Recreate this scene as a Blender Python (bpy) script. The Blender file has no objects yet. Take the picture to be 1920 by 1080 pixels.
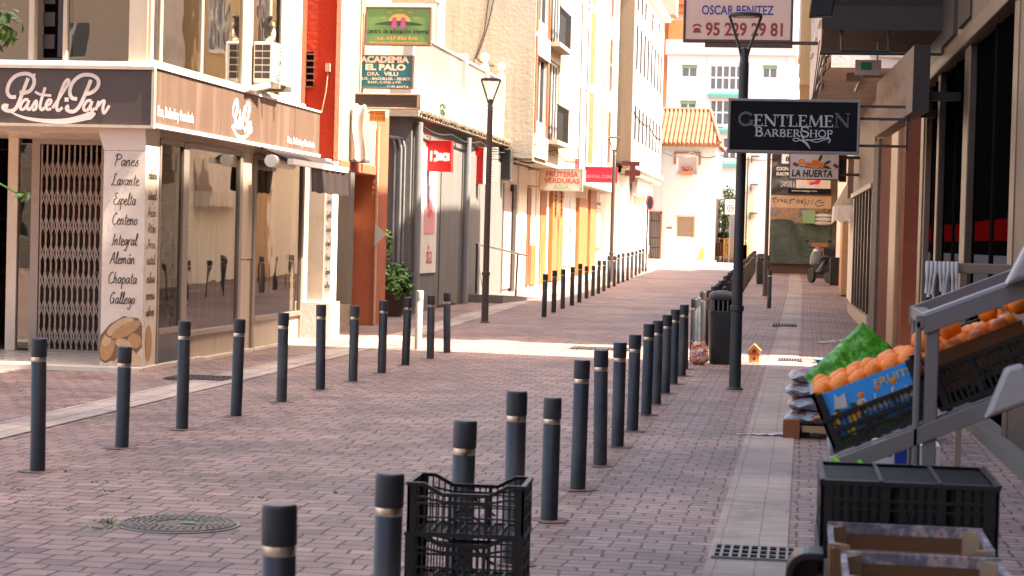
import bpy, math, random
from mathutils import Vector, Matrix
SC = bpy.context.scene
COL = SC.collection
random.seed(11)

# ------------------------------------------------------------------ camera
FPX, EYE, ROLL = 3700.0, 1.71, 0.026
PITCH = math.atan(94.3 / FPX)
YAW = math.atan(547.9 / FPX * math.cos(PITCH))
_f = Vector((-math.sin(YAW) * math.cos(PITCH), math.cos(YAW) * math.cos(PITCH), -math.sin(PITCH)))
_r = Vector((math.cos(YAW), math.sin(YAW), 0))
_u = _r.cross(_f)
_R = _r * math.cos(ROLL) + _u * math.sin(ROLL)
_U = _u * math.cos(ROLL) - _r * math.sin(ROLL)
cam_data = bpy.data.cameras.new("camera")
cam = bpy.data.objects.new("camera", cam_data)
COL.objects.link(cam)
cam_data.sensor_width = 36.0
cam_data.lens = FPX / 1920 * 36
cam_data.clip_end = 900
cam_data.clip_start = 0.2
cam_data.dof.use_dof = True
cam_data.dof.focus_distance = 21.5
cam_data.dof.aperture_fstop = 6.3
m = Matrix.Identity(4)
for i in range(3):
    m[i][0], m[i][1], m[i][2] = _R[i], _U[i], -_f[i]
m[2][3] = EYE
cam.matrix_world = m
SC.camera = cam

# ------------------------------------------------------------------ world, sun, exposure
SUN = Vector((1.0, -0.12, 1.6)).normalized()
w = bpy.data.worlds.new("World")
SC.world = w
w.use_nodes = True
nt = w.node_tree
sky = nt.nodes.new("ShaderNodeTexSky")
sky.sky_type = 'NISHITA'
sky.sun_disc = False
sky.sun_elevation = math.asin(SUN.z)
sky.sun_rotation = math.atan2(SUN.x, SUN.y)
sky.air_density = 0.8
sky.dust_density = 4.0
sky.ozone_density = 0.6
bg = nt.nodes["Background"]
nt.links.new(sky.outputs[0], bg.inputs[0])
bg.inputs[1].default_value = 0.15
sd = bpy.data.lights.new("sun", 'SUN')
sd.energy = 4.5
sd.angle = math.radians(0.5)
sd.color = (1.0, 0.95, 0.88)
so = bpy.data.objects.new("sun", sd)
COL.objects.link(so)
so.rotation_mode = 'QUATERNION'
so.rotation_quaternion = SUN.to_track_quat('Z', 'Y')
so.location = (0, 0, 40)
SC.view_settings.view_transform = 'Standard'
SC.view_settings.look = 'None'
SC.view_settings.gamma = 1.0
SC.view_settings.use_white_balance = True          # camera white balance set for the open shade
SC.view_settings.white_balance_temperature = 7250
SC.view_settings.white_balance_tint = 10
SC.view_settings.exposure = 2.47
SC.cycles.use_denoising = True
SC.cycles.max_bounces = 10
SC.cycles.diffuse_bounces = 5
SC.cycles.transparent_max_bounces = 16
SC.cycles.caustics_reflective = False
SC.cycles.caustics_refractive = False
SC.cycles.sample_clamp_indirect = 8


def gz(y):                       # the street climbs gently beyond about 38 m
    t = (y - 38) / 5.0
    return 0.0125 * (5 * math.log1p(math.exp(t)) if t < 30 else y - 38)


def at(px, py, Y):               # world X and Z seen at a point of the survey photo for a known distance Y
    a, b = px - 960, py - 540
    x = a * math.cos(ROLL) + b * math.sin(ROLL)
    y = -a * math.sin(ROLL) + b * math.cos(ROLL)
    d = _f * FPX + _r * x - _u * y
    return d.x / d.y * Y, EYE + d.z / d.y * Y


# ------------------------------------------------------------------ materials
MATS = {}


def mat(name, col, rough=0.7, var=0.15, scale=2.0, bump=0.1, bscale=40.0, metal=0.0, spec=0.4,
        stain=0.0, stain_col=None, streak=False, coat=0.0, trans=0.0, rnd=False):
    mt = bpy.data.materials.new(name)
    mt.use_nodes = True
    n, l = mt.node_tree.nodes, mt.node_tree.links
    p = n["Principled BSDF"]
    p.inputs["Roughness"].default_value = rough
    p.inputs["Metallic"].default_value = metal
    p.inputs["Specular IOR Level"].default_value = spec
    p.inputs["Coat Weight"].default_value = coat
    p.inputs["Transmission Weight"].default_value = trans
    tc = n.new("ShaderNodeTexCoord")
    nz = n.new("ShaderNodeTexNoise")
    nz.inputs["Scale"].default_value = scale
    nz.inputs["Detail"].default_value = 6
    nz.inputs["Roughness"].default_value = 0.65
    vec = tc.outputs["Object"]
    if rnd:                                   # each copy takes another piece of the pattern
        oi = n.new("ShaderNodeObjectInfo")
        sc_ = n.new("ShaderNodeVectorMath"); sc_.operation = 'SCALE'
        cb = n.new("ShaderNodeCombineXYZ")
        for q in range(3): l.new(oi.outputs["Random"], cb.inputs[q])
        sc_.inputs[3].default_value = 40
        l.new(cb.outputs[0], sc_.inputs[0])
        ad = n.new("ShaderNodeVectorMath"); ad.operation = 'ADD'
        l.new(vec, ad.inputs[0]); l.new(sc_.outputs[0], ad.inputs[1])
        vec = ad.outputs[0]
    l.new(vec, nz.inputs["Vector"])
    mx = n.new("ShaderNodeMix")
    mx.data_type = 'RGBA'
    mx.inputs[6].default_value = tuple(c * (1 - var) for c in col) + (1,)
    mx.inputs[7].default_value = tuple(min(1, c * (1 + var)) for c in col) + (1,)
    l.new(nz.outputs["Fac"], mx.inputs[0])
    out = mx.outputs[2]
    if stain > 0:
        mp = n.new("ShaderNodeMapping")
        mp.inputs["Scale"].default_value = (3, 3, 0.25) if streak else (1, 1, 1)
        l.new(vec, mp.inputs["Vector"])
        n2 = n.new("ShaderNodeTexNoise")
        n2.inputs["Scale"].default_value = 1.7
        n2.inputs["Detail"].default_value = 8
        l.new(mp.outputs[0], n2.inputs["Vector"])
        cr = n.new("ShaderNodeValToRGB")
        cr.color_ramp.elements[0].position = 0.48
        cr.color_ramp.elements[1].position = 0.72
        l.new(n2.outputs["Fac"], cr.inputs[0])
        ml = n.new("ShaderNodeMath")
        ml.operation = 'MULTIPLY'
        ml.inputs[1].default_value = stain
        l.new(cr.outputs[0], ml.inputs[0])
        m2 = n.new("ShaderNodeMix")
        m2.data_type = 'RGBA'
        sc = stain_col or tuple(c * 0.45 for c in col)
        m2.inputs[7].default_value = tuple(sc) + (1,)
        l.new(ml.outputs[0], m2.inputs[0])
        l.new(out, m2.inputs[6])
        out = m2.outputs[2]
    l.new(out, p.inputs["Base Color"])
    if bump > 0:
        nb = n.new("ShaderNodeTexNoise")
        nb.inputs["Scale"].default_value = bscale
        nb.inputs["Detail"].default_value = 5
        l.new(vec, nb.inputs["Vector"])
        bp = n.new("ShaderNodeBump")
        bp.inputs["Strength"].default_value = bump
        bp.inputs["Distance"].default_value = 0.02
        l.new(nb.outputs["Fac"], bp.inputs["Height"])
        l.new(bp.outputs[0], p.inputs["Normal"])
        if rough > 0.15:
            mr = n.new("ShaderNodeMapRange")
            mr.inputs[3].default_value = rough - 0.08
            mr.inputs[4].default_value = min(1, rough + 0.1)
            l.new(nz.outputs["Fac"], mr.inputs[0])
            l.new(mr.outputs[0], p.inputs["Roughness"])
    MATS[name] = mt
    return mt


def paver(name, c1, c2, mortar, bw, rh, off=0.5, squash=1.0, dirt=(0.2, 0.12, 0.08), rot=0.0, msize=0.009, freq=2, dist=0.075):
    mt = bpy.data.materials.new(name)
    mt.use_nodes = True
    n, l = mt.node_tree.nodes, mt.node_tree.links
    p = n["Principled BSDF"]
    tc = n.new("ShaderNodeTexCoord")
    nd = n.new("ShaderNodeTexNoise")
    nd.inputs["Scale"].default_value = 3.2
    nd.inputs["Detail"].default_value = 3
    l.new(tc.outputs["Object"], nd.inputs["Vector"])
    sub = n.new("ShaderNodeVectorMath"); sub.operation = 'SUBTRACT'
    sub.inputs[1].default_value = (0.5, 0.5, 0.5)
    l.new(nd.outputs["Color"], sub.inputs[0])
    scl = n.new("ShaderNodeVectorMath"); scl.operation = 'SCALE'
    scl.inputs[3].default_value = dist
    l.new(sub.outputs[0], scl.inputs[0])
    add = n.new("ShaderNodeVectorMath"); add.operation = 'ADD'
    l.new(tc.outputs["Object"], add.inputs[0]); l.new(scl.outputs[0], add.inputs[1])
    mp = n.new("ShaderNodeMapping")
    mp.inputs["Rotation"].default_value = (0, 0, rot)
    l.new(add.outputs[0], mp.inputs["Vector"])
    br = n.new("ShaderNodeTexBrick")
    br.offset = off
    br.squash = squash
    br.offset_frequency = freq
    br.squash_frequency = 3
    br.inputs["Scale"].default_value = 1.0
    br.inputs["Mortar Size"].default_value = msize
    br.inputs["Mortar Smooth"].default_value = 0.2
    br.inputs["Bias"].default_value = 0.0
    br.inputs["Brick Width"].default_value = bw
    br.inputs["Row Height"].default_value = rh
    br.inputs["Color1"].default_value = c1 + (1,)
    br.inputs["Color2"].default_value = c2 + (1,)
    br.inputs["Mortar"].default_value = mortar + (1,)
    l.new(mp.outputs[0], br.inputs["Vector"])
    big = n.new("ShaderNodeTexNoise")
    big.inputs["Scale"].default_value = 0.55
    big.inputs["Detail"].default_value = 7
    big.inputs["Roughness"].default_value = 0.6
    l.new(tc.outputs["Object"], big.inputs["Vector"])
    cr = n.new("ShaderNodeValToRGB")
    cr.color_ramp.elements[0].position = 0.35
    cr.color_ramp.elements[0].color = (0.68, 0.66, 0.70, 1)
    cr.color_ramp.elements[1].position = 0.68
    cr.color_ramp.elements[1].color = (1.32, 1.22, 1.15, 1)
    l.new(big.outputs["Fac"], cr.inputs[0])
    mul = n.new("ShaderNodeMix"); mul.data_type = 'RGBA'; mul.blend_type = 'MULTIPLY'
    mul.inputs[0].default_value = 1
    l.new(br.outputs["Color"], mul.inputs[6]); l.new(cr.outputs[0], mul.inputs[7])
    rust = n.new("ShaderNodeTexNoise")
    rust.inputs["Scale"].default_value = 0.9
    rust.inputs["Detail"].default_value = 5
    mp2 = n.new("ShaderNodeMapping"); mp2.inputs["Location"].default_value = (13, 7, 2)
    l.new(tc.outputs["Object"], mp2.inputs["Vector"]); l.new(mp2.outputs[0], rust.inputs["Vector"])
    cr2 = n.new("ShaderNodeValToRGB")
    cr2.color_ramp.elements[0].position = 0.58
    cr2.color_ramp.elements[0].color = (0, 0, 0, 1)
    cr2.color_ramp.elements[1].position = 0.8
    cr2.color_ramp.elements[1].color = (0.55, 0.55, 0.55, 1)
    l.new(rust.outputs["Fac"], cr2.inputs[0])
    m2 = n.new("ShaderNodeMix"); m2.data_type = 'RGBA'
    m2.inputs[7].default_value = dirt + (1,)
    l.new(cr2.outputs[0], m2.inputs[0]); l.new(mul.outputs[2], m2.inputs[6])
    ds = n.new("ShaderNodeTexNoise"); ds.inputs["Scale"].default_value = 1.7; ds.inputs["Detail"].default_value = 9; ds.inputs["Roughness"].default_value = 0.72
    mp3 = n.new("ShaderNodeMapping"); mp3.inputs["Location"].default_value = (31, 3, 9)
    l.new(tc.outputs["Object"], mp3.inputs["Vector"]); l.new(mp3.outputs[0], ds.inputs["Vector"])
    cr3 = n.new("ShaderNodeValToRGB")
    cr3.color_ramp.elements[0].position = 0.52; cr3.color_ramp.elements[0].color = (1, 1, 1, 1)
    cr3.color_ramp.elements[1].position = 0.72; cr3.color_ramp.elements[1].color = (0.60, 0.56, 0.54, 1)
    l.new(ds.outputs["Fac"], cr3.inputs[0])
    mu2 = n.new("ShaderNodeMix"); mu2.data_type = 'RGBA'; mu2.blend_type = 'MULTIPLY'; mu2.inputs[0].default_value = 1
    l.new(m2.outputs[2], mu2.inputs[6]); l.new(cr3.outputs[0], mu2.inputs[7])
    m2 = mu2
    # small pale specks of litter and chewing gum
    vo = n.new("ShaderNodeTexVoronoi")
    vo.inputs["Scale"].default_value = 2.6
    l.new(tc.outputs["Object"], vo.inputs["Vector"])
    lt = n.new("ShaderNodeMath"); lt.operation = 'LESS_THAN'; lt.inputs[1].default_value = 0.055
    l.new(vo.outputs["Distance"], lt.inputs[0])
    hf = n.new("ShaderNodeMath"); hf.operation = 'MULTIPLY'; hf.inputs[1].default_value = 0.45
    l.new(lt.outputs[0], hf.inputs[0])
    m3 = n.new("ShaderNodeMix"); m3.data_type = 'RGBA'
    m3.inputs[7].default_value = (0.45, 0.42, 0.40, 1)
    l.new(hf.outputs[0], m3.inputs[0]); l.new(m2.outputs[2], m3.inputs[6])
    l.new(m3.outputs[2], p.inputs["Base Color"])
    p.inputs["Roughness"].default_value = 0.62
    p.inputs["Specular IOR Level"].default_value = 0.35
    fine = n.new("ShaderNodeTexNoise")
    fine.inputs["Scale"].default_value = 60
    fine.inputs["Detail"].default_value = 6
    l.new(tc.outputs["Object"], fine.inputs["Vector"])
    sm = n.new("ShaderNodeMath"); sm.operation = 'MULTIPLY_ADD'
    sm.inputs[1].default_value = -1.0
    l.new(br.outputs["Fac"], sm.inputs[0])
    fs = n.new("ShaderNodeMath"); fs.operation = 'MULTIPLY'; fs.inputs[1].default_value = 0.5
    l.new(fine.outputs["Fac"], fs.inputs[0]); l.new(fs.outputs[0], sm.inputs[2])
    un = n.new("ShaderNodeTexNoise"); un.inputs["Scale"].default_value = 4.0; un.inputs["Detail"].default_value = 3
    l.new(tc.outputs["Object"], un.inputs["Vector"])
    us_ = n.new("ShaderNodeMath"); us_.operation = 'MULTIPLY_ADD'; us_.inputs[1].default_value = 2.2
    l.new(un.outputs["Fac"], us_.inputs[0]); l.new(sm.outputs[0], us_.inputs[2])
    sm = us_
    bp = n.new("ShaderNodeBump")
    bp.inputs["Strength"].default_value = 0.6
    bp.inputs["Distance"].default_value = 0.010
    l.new(sm.outputs[0], bp.inputs["Height"]); l.new(bp.outputs[0], p.inputs["Normal"])
    MATS[name] = mt
    return mt


def glass(name, tint=(0.75, 0.78, 0.76), refl=1.0, base=0.06):
    mt = bpy.data.materials.new(name)
    mt.use_nodes = True
    n, l = mt.node_tree.nodes, mt.node_tree.links
    n.remove(n["Principled BSDF"])
    o = n["Material Output"]
    tr = n.new("ShaderNodeBsdfTransparent"); tr.inputs[0].default_value = tint + (1,)
    gl = n.new("ShaderNodeBsdfGlossy"); gl.inputs["Roughness"].default_value = 0.015
    gl.inputs[0].default_value = (0.93, 0.88, 0.80, 1)
    fr = n.new("ShaderNodeFresnel"); fr.inputs[0].default_value = 1.6
    ma = n.new("ShaderNodeMath"); ma.operation = 'MULTIPLY_ADD'; ma.use_clamp = True
    ma.inputs[1].default_value = refl; ma.inputs[2].default_value = base
    l.new(fr.outputs[0], ma.inputs[0])
    tc = n.new("ShaderNodeTexCoord")
    nz = n.new("ShaderNodeTexNoise"); nz.inputs["Scale"].default_value = 1.1
    l.new(tc.outputs["Object"], nz.inputs["Vector"])
    bp = n.new("ShaderNodeBump"); bp.inputs["Strength"].default_value = 0.06; bp.inputs["Distance"].default_value = 0.05
    l.new(nz.outputs["Fac"], bp.inputs["Height"]); l.new(bp.outputs[0], gl.inputs["Normal"])
    mx = n.new("ShaderNodeMixShader")
    l.new(ma.outputs[0], mx.inputs[0]); l.new(tr.outputs[0], mx.inputs[1]); l.new(gl.outputs[0], mx.inputs[2])
    l.new(mx.outputs[0], o.inputs[0])
    MATS[name] = mt
    return mt


def flat(name, col, rough=0.55):
    return mat(name, col, rough, var=0.06, scale=8, bump=0.0)


paver('road_pavers', (0.320, 0.220, 0.192), (0.185, 0.134, 0.120), (0.072, 0.032, 0.026), 0.19, 0.155, 0.5, 1.0, freq=3)
paver('pavement_pavers', (0.315, 0.221, 0.194), (0.195, 0.142, 0.127), (0.090, 0.044, 0.032), 0.172, 0.12, 0.5, 1.0, freq=3)
paver('pale_pavers', (0.36, 0.295, 0.245), (0.29, 0.24, 0.20), (0.23, 0.18, 0.135), 0.2125, 0.105, 0.0, 1.0, dist=0.02, msize=0.005)
paver('pale_slabs', (0.42, 0.35, 0.29), (0.36, 0.31, 0.27), (0.17, 0.13, 0.10), 0.27, 0.4, 0.0, 1.0)
mat('bollard_paint', (0.020, 0.022, 0.027), 0.42, var=0.25, scale=9, bump=0.05, stain=0.65, stain_col=(0.085, 0.075, 0.068), rnd=True)
mat('bollard_old', (0.42, 0.38, 0.32), 0.6, var=0.25, scale=14, bump=0.15, stain=0.7, stain_col=(0.22, 0.11, 0.05))
mat('steel_band', (0.62, 0.54, 0.44), 0.28, var=0.3, scale=20, bump=0.05, metal=1.0)
mat('lamp_black', (0.030, 0.030, 0.031), 0.45, var=0.2, scale=6, bump=0.05, stain=0.4, stain_col=(0.07, 0.06, 0.05))
mat('lamp_brown', (0.075, 0.055, 0.048), 0.5, var=0.2, scale=6, bump=0.05, stain=0.3)
mat('bin_black', (0.028, 0.030, 0.032), 0.5, var=0.2, scale=5, bump=0.05, stain=0.3, stain_col=(0.06, 0.055, 0.05))
mat('plastic_black', (0.007, 0.007, 0.0075), 0.45, var=0.3, scale=12, bump=0.05, stain=0.3, stain_col=(0.035, 0.03, 0.027))
mat('white_paint', (0.74, 0.70, 0.64), 0.6, var=0.08, scale=2, bump=0.06, stain=0.25, stain_col=(0.45, 0.38, 0.30), streak=True)
mat('white_render', (0.78, 0.73, 0.66), 0.85, var=0.08, scale=1.2, bump=0.25, bscale=25, stain=0.3, stain_col=(0.5, 0.42, 0.33), streak=True)
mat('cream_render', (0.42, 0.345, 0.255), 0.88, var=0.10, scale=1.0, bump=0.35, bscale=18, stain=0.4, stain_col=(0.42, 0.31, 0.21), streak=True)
mat('peach_render', (0.50, 0.33, 0.21), 0.88, var=0.10, scale=1.2, bump=0.3, bscale=18, stain=0.3, streak=True)
mat('red_render', (0.37, 0.050, 0.018), 0.85, var=0.22, scale=2.0, bump=0.5, bscale=14, stain=0.35, stain_col=(0.20, 0.035, 0.018))
mat('terracotta_render', (0.43, 0.125, 0.058), 0.85, var=0.2, scale=2.0, bump=0.5, bscale=12, stain=0.35, stain_col=(0.22, 0.07, 0.04))
mat('orange_panel', (0.33, 0.125, 0.038), 0.6, var=0.22, scale=3.5, bump=0.2, bscale=30, stain=0.3, stain_col=(0.50, 0.24, 0.09))
mat('orange_render', (0.54, 0.21, 0.075), 0.85, var=0.08, scale=1, bump=0.2)
mat('grey_render', (0.165, 0.150, 0.135), 0.8, var=0.15, scale=1.5, bump=0.25, bscale=20, stain=0.35, streak=True)
mat('lilac_render', (0.70, 0.66, 0.63), 0.85, var=0.05, scale=0.5, bump=0.1)
mat('pink_render', (0.60, 0.46, 0.43), 0.85, var=0.06, scale=0.5, bump=0.1)
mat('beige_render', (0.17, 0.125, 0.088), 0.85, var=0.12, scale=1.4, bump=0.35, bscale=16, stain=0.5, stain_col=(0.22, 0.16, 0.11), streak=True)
mat('bronze_panel', (0.05, 0.036, 0.028), 0.45, var=0.25, scale=3, bump=0.05, stain=0.4, streak=True)
mat('sign_brown', (0.032, 0.022, 0.016), 0.6, var=0.2, scale=3, bump=0.05)
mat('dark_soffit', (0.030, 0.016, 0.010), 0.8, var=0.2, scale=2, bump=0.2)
mat('granite_brown', (0.115, 0.040, 0.026), 0.7, var=0.45, scale=28, bump=0.04, spec=0.05, stain=0.25, stain_col=(0.20, 0.10, 0.07))
mat('granite_dark', (0.05, 0.047, 0.045), 0.3, var=0.5, scale=60, bump=0.02)
mat('tile_grey', (0.13, 0.115, 0.10), 0.7, spec=0.1, var=0.25, scale=30, bump=0.05)
mat('gold_column', (0.27, 0.18, 0.105), 0.4, var=0.3, scale=5, bump=0.08, stain=0.6, stain_col=(0.20, 0.12, 0.07), streak=True)
mat('pale_render', (0.46, 0.39, 0.31), 0.88, var=0.10, scale=1.0, bump=0.3, bscale=18, stain=0.4, stain_col=(0.36, 0.28, 0.2), streak=True)
mat('white_block', (0.50, 0.47, 0.43), 0.7, var=0.08, scale=1.2, bump=0.1, stain=0.3, stain_col=(0.40, 0.35, 0.29), streak=True)
mat('plaster_old', (0.40, 0.345, 0.275), 0.9, var=0.14, scale=0.9, bump=0.5, bscale=12, stain=0.6, stain_col=(0.33, 0.25, 0.17), streak=True)
mat('far_pane', (0.035, 0.035, 0.037), 0.7, var=0.5, scale=0.8, bump=0.0, spec=0.0)
mat('silver_frame', (0.095, 0.070, 0.052), 0.4, var=0.3, scale=4, bump=0.05, metal=0.6, stain=0.3, streak=True)
mat('brown_frame', (0.27, 0.22, 0.18), 0.42, var=0.18, scale=4, bump=0.04, metal=0.3)
mat('beige_frame', (0.44, 0.345, 0.25), 0.45, var=0.15, scale=4, bump=0.05, stain=0.3, streak=True)
mat('marble', (0.60, 0.50, 0.40), 0.28, var=0.18, scale=3.5, bump=0.02, stain=0.4, stain_col=(0.44, 0.33, 0.24))
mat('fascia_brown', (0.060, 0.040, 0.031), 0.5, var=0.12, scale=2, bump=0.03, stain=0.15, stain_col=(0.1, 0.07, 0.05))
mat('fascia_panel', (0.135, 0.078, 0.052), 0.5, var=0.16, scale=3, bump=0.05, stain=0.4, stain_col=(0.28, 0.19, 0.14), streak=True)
mat('cross_red', (0.075, 0.008, 0.010), 0.5, var=0.1, scale=4, bump=0.0)
mat('lettering_pale', (0.62, 0.50, 0.42), 0.5, var=0.05, scale=4, bump=0.0)
mat('lettering_white', (0.80, 0.78, 0.75), 0.5, var=0.05, scale=4, bump=0.0)
mat('lettering_brown', (0.055, 0.032, 0.022), 0.6, var=0.1, scale=4, bump=0.0)
mat('gate_metal', (0.27, 0.215, 0.18), 0.45, var=0.2, scale=12, bump=0.05, metal=0.4)
mat('shop_wall', (0.38, 0.26, 0.17), 0.8, var=0.15, scale=1, bump=0.1)
mat('shop_wood', (0.15, 0.085, 0.05), 0.5, var=0.3, scale=3, bump=0.1)
mat('interior_beige', (0.66, 0.54, 0.40), 0.9, var=0.12, scale=3, bump=0.1)
mat('awning_cloth', (0.026, 0.014, 0.012), 0.85, var=0.15, scale=4, bump=0.15, stain=0.25, stain_col=(0.05, 0.035, 0.03))
mat('awning_white', (0.74, 0.66, 0.58), 0.85, var=0.1, scale=3, bump=0.15, stain=0.35, stain_col=(0.55, 0.30, 0.14), streak=True)
mat('ac_white', (0.70, 0.66, 0.60), 0.45, var=0.08, scale=4, bump=0.02, stain=0.15, streak=True)
mat('dark_void', (0.006, 0.0055, 0.005), 0.8, var=0.2, scale=3, bump=0.0, spec=0.0)
mat('house_render', (0.44, 0.425, 0.40), 0.85, var=0.06, scale=1.2, bump=0.2, stain=0.2, streak=True)
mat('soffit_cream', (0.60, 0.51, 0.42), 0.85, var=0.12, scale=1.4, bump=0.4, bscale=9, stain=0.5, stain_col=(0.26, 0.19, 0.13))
mat('dark_glass', (0.018, 0.018, 0.019), 0.06, var=0.3, scale=2, bump=0.01, bscale=2, spec=0.6)
mat('black_glass', (0.002, 0.002, 0.002), 0.6, var=0.2, scale=2, bump=0.0, spec=0.0)
mat('grey_glass', (0.11, 0.115, 0.12), 0.08, var=0.3, scale=2, bump=0.02, bscale=2, spec=0.6)
glass('shop_glass', (0.85, 0.86, 0.84), 0.8, 0.05)
glass('street_glass', (0.6, 0.6, 0.58), 1.3, 0.22)
glass('upper_glass', (0.50, 0.50, 0.46), 1.35, 0.22)
mat('sign_green', (0.11, 0.24, 0.085), 0.5, var=0.08, scale=3, bump=0.0, stain=0.15)
mat('sign_teal', (0.012, 0.115, 0.135), 0.45, var=0.08, scale=3, bump=0.0, stain=0.15, stain_col=(0.03, 0.16, 0.18))
mat('sign_cream', (0.72, 0.56, 0.46), 0.5, var=0.05, scale=3, bump=0.0)
mat('sign_orange', (0.85, 0.33, 0.06), 0.5, var=0.08, scale=3, bump=0.0)
mat('print_orange', (0.82, 0.30, 0.10), 0.5, var=0.08, scale=3, bump=0.0)
mat('print_purple', (0.33, 0.065, 0.20), 0.5, var=0.08, scale=3, bump=0.0)
mat('print_darkgreen', (0.02, 0.06, 0.025), 0.5, var=0.08, scale=3, bump=0.0)
mat('sign_red', (0.62, 0.012, 0.012), 0.42, var=0.06, scale=2, bump=0.0)
mat('sign_crimson', (0.70, 0.02, 0.05), 0.45, var=0.06, scale=2, bump=0.0)
mat('sign_pink', (0.75, 0.30, 0.33), 0.45, var=0.06, scale=2, bump=0.0)
mat('sign_black', (0.006, 0.0055, 0.0065), 0.55, var=0.2, scale=2, bump=0.0, spec=0.12)
mat('sign_white', (0.62, 0.55, 0.51), 0.5, var=0.06, scale=2, bump=0.0, stain=0.2, stain_col=(0.45, 0.36, 0.30), streak=True)
mat('sign_aged', (0.42, 0.345, 0.32), 0.5, var=0.08, scale=2, bump=0.0, stain=0.2, stain_col=(0.30, 0.23, 0.2), streak=True)
mat('letter_silver', (0.42, 0.40, 0.40), 0.4, var=0.15, scale=4, bump=0.0)
mat('letter_faded', (0.085, 0.08, 0.082), 0.4, var=0.15, scale=4, bump=0.0)
mat('sign_navy', (0.004, 0.005, 0.016), 0.5, var=0.1, scale=4, bump=0.0)
mat('letter_blue', (0.012, 0.03, 0.22), 0.5, var=0.1, scale=4, bump=0.0)
mat('letter_wine', (0.17, 0.022, 0.03), 0.5, var=0.1, scale=4, bump=0.0)
mat('letter_black', (0.012, 0.011, 0.010), 0.5, var=0.1, scale=4, bump=0.0)
mat('sign_worn', (0.26, 0.17, 0.11), 0.8, var=0.3, scale=9, bump=0.0)
mat('letter_green', (0.30, 0.50, 0.25), 0.5, var=0.1, scale=4, bump=0.0)
mat('letter_rust', (0.55, 0.10, 0.05), 0.5, var=0.1, scale=4, bump=0.0)
mat('frame_dark', (0.045, 0.030, 0.026), 0.5, var=0.2, scale=6, bump=0.04)
mat('frame_grey', (0.22, 0.20, 0.19), 0.4, var=0.15, scale=6, bump=0.04, metal=0.5)
mat('frame_brown', (0.17, 0.105, 0.07), 0.5, var=0.2, scale=6, bump=0.05)
mat('pipe_grey', (0.20, 0.20, 0.20), 0.5, var=0.15, scale=4, bump=0.04, stain=0.3)
mat('cable_black', (0.02, 0.018, 0.016), 0.6, var=0.2, scale=8, bump=0.0)
mat('cable_pale', (0.42, 0.33, 0.24), 0.6, var=0.2, scale=8, bump=0.0)
mat('roof_tile', (0.25, 0.092, 0.046), 0.8, var=0.3, scale=3, bump=0.3, bscale=20, stain=0.35, stain_col=(0.34, 0.17, 0.09))
mat('shutter_green', (0.20, 0.32, 0.16), 0.6, var=0.1, scale=4, bump=0.05)
mat('shutter_teal', (0.05, 0.17, 0.15), 0.7, var=0.1, scale=4, bump=0.05)
mat('wood_brown', (0.23, 0.075, 0.028), 0.55, var=0.3, scale=6, bump=0.15, bscale=30)
mat('wood_pale', (0.42, 0.25, 0.13), 0.6, var=0.25, scale=7, bump=0.15, bscale=30)
mat('wood_panel', (0.21, 0.155, 0.11), 0.6, var=0.3, scale=3, bump=0.12, bscale=30, stain=0.5, stain_col=(0.20, 0.14, 0.10), streak=True)
mat('cardboard', (0.135, 0.062, 0.024), 0.85, var=0.12, scale=6, bump=0.08)
mat('cardboard_pale', (0.27, 0.175, 0.10), 0.85, var=0.12, scale=6, bump=0.08)
mat('print_navy', (0.085, 0.07, 0.075), 0.7, var=0.7, scale=14, bump=0.0, stain=0.8, stain_col=(0.30, 0.25, 0.26))
mat('print_blue', (0.015, 0.27, 0.66), 0.55, var=0.15, scale=5, bump=0.0)
mat('print_yellow', (0.72, 0.42, 0.03), 0.6, var=0.15, scale=5, bump=0.0)
mat('print_pink', (0.62, 0.33, 0.28), 0.6, var=0.15, scale=5, bump=0.0)
mat('rack_metal', (0.165, 0.15, 0.145), 0.5, var=0.15, scale=8, bump=0.05, metal=0.1, stain=0.25, stain_col=(0.16, 0.14, 0.13))
mat('bracket_white', (0.36, 0.335, 0.32), 0.5, var=0.08, scale=8, bump=0.04)
mat('orange_peel', (0.78, 0.175, 0.002), 0.5, var=0.14, scale=9, bump=0.25, bscale=90, spec=0.5, stain=0.25, stain_col=(0.62, 0.20, 0.01), rnd=True)
mat('tomato_skin', (0.55, 0.03, 0.012), 0.25, var=0.15, scale=9, bump=0.02)
mat('leaf', (0.055, 0.125, 0.022), 0.5, var=0.5, scale=6, bump=0.0)
mat('leaf_bright', (0.11, 0.22, 0.03), 0.45, var=0.4, scale=6, bump=0.0)
mat('weed', (0.07, 0.13, 0.02), 0.6, var=0.4, scale=30, bump=0.0)
mat('bark', (0.14, 0.10, 0.07), 0.9, var=0.3, scale=12, bump=0.5)
mat('pot_brown', (0.085, 0.05, 0.035), 0.7, var=0.2, scale=6, bump=0.15)
mat('sack_grey', (0.30, 0.32, 0.36), 0.42, var=0.25, scale=7, bump=0.35, bscale=9)
mat('sack_red', (0.50, 0.05, 0.03), 0.4, var=0.3, scale=12, bump=0.1)
mat('iron_cast', (0.12, 0.095, 0.085), 0.5, var=0.3, scale=20, bump=0.15, metal=0.4)
mat('iron_pale', (0.19, 0.165, 0.15), 0.5, var=0.25, scale=20, bump=0.1, metal=0.4)
mat('paper_white', (0.50, 0.47, 0.45), 0.8, var=0.08, scale=9, bump=0.1)
mat('barrier_yellow', (0.62, 0.29, 0.045), 0.5, var=0.15, scale=6, bump=0.05)
mat('skin', (0.50, 0.28, 0.19), 0.5, var=0.08, scale=12, bump=0.03)
mat('hair_dark', (0.022, 0.014, 0.010), 0.5, var=0.3, scale=30, bump=0.2)
mat('denim', (0.12, 0.18, 0.22), 0.85, var=0.2, scale=20, bump=0.15)
mat('shirt_green', (0.020, 0.065, 0.050), 0.85, var=0.15, scale=10, bump=0.1)
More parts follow.
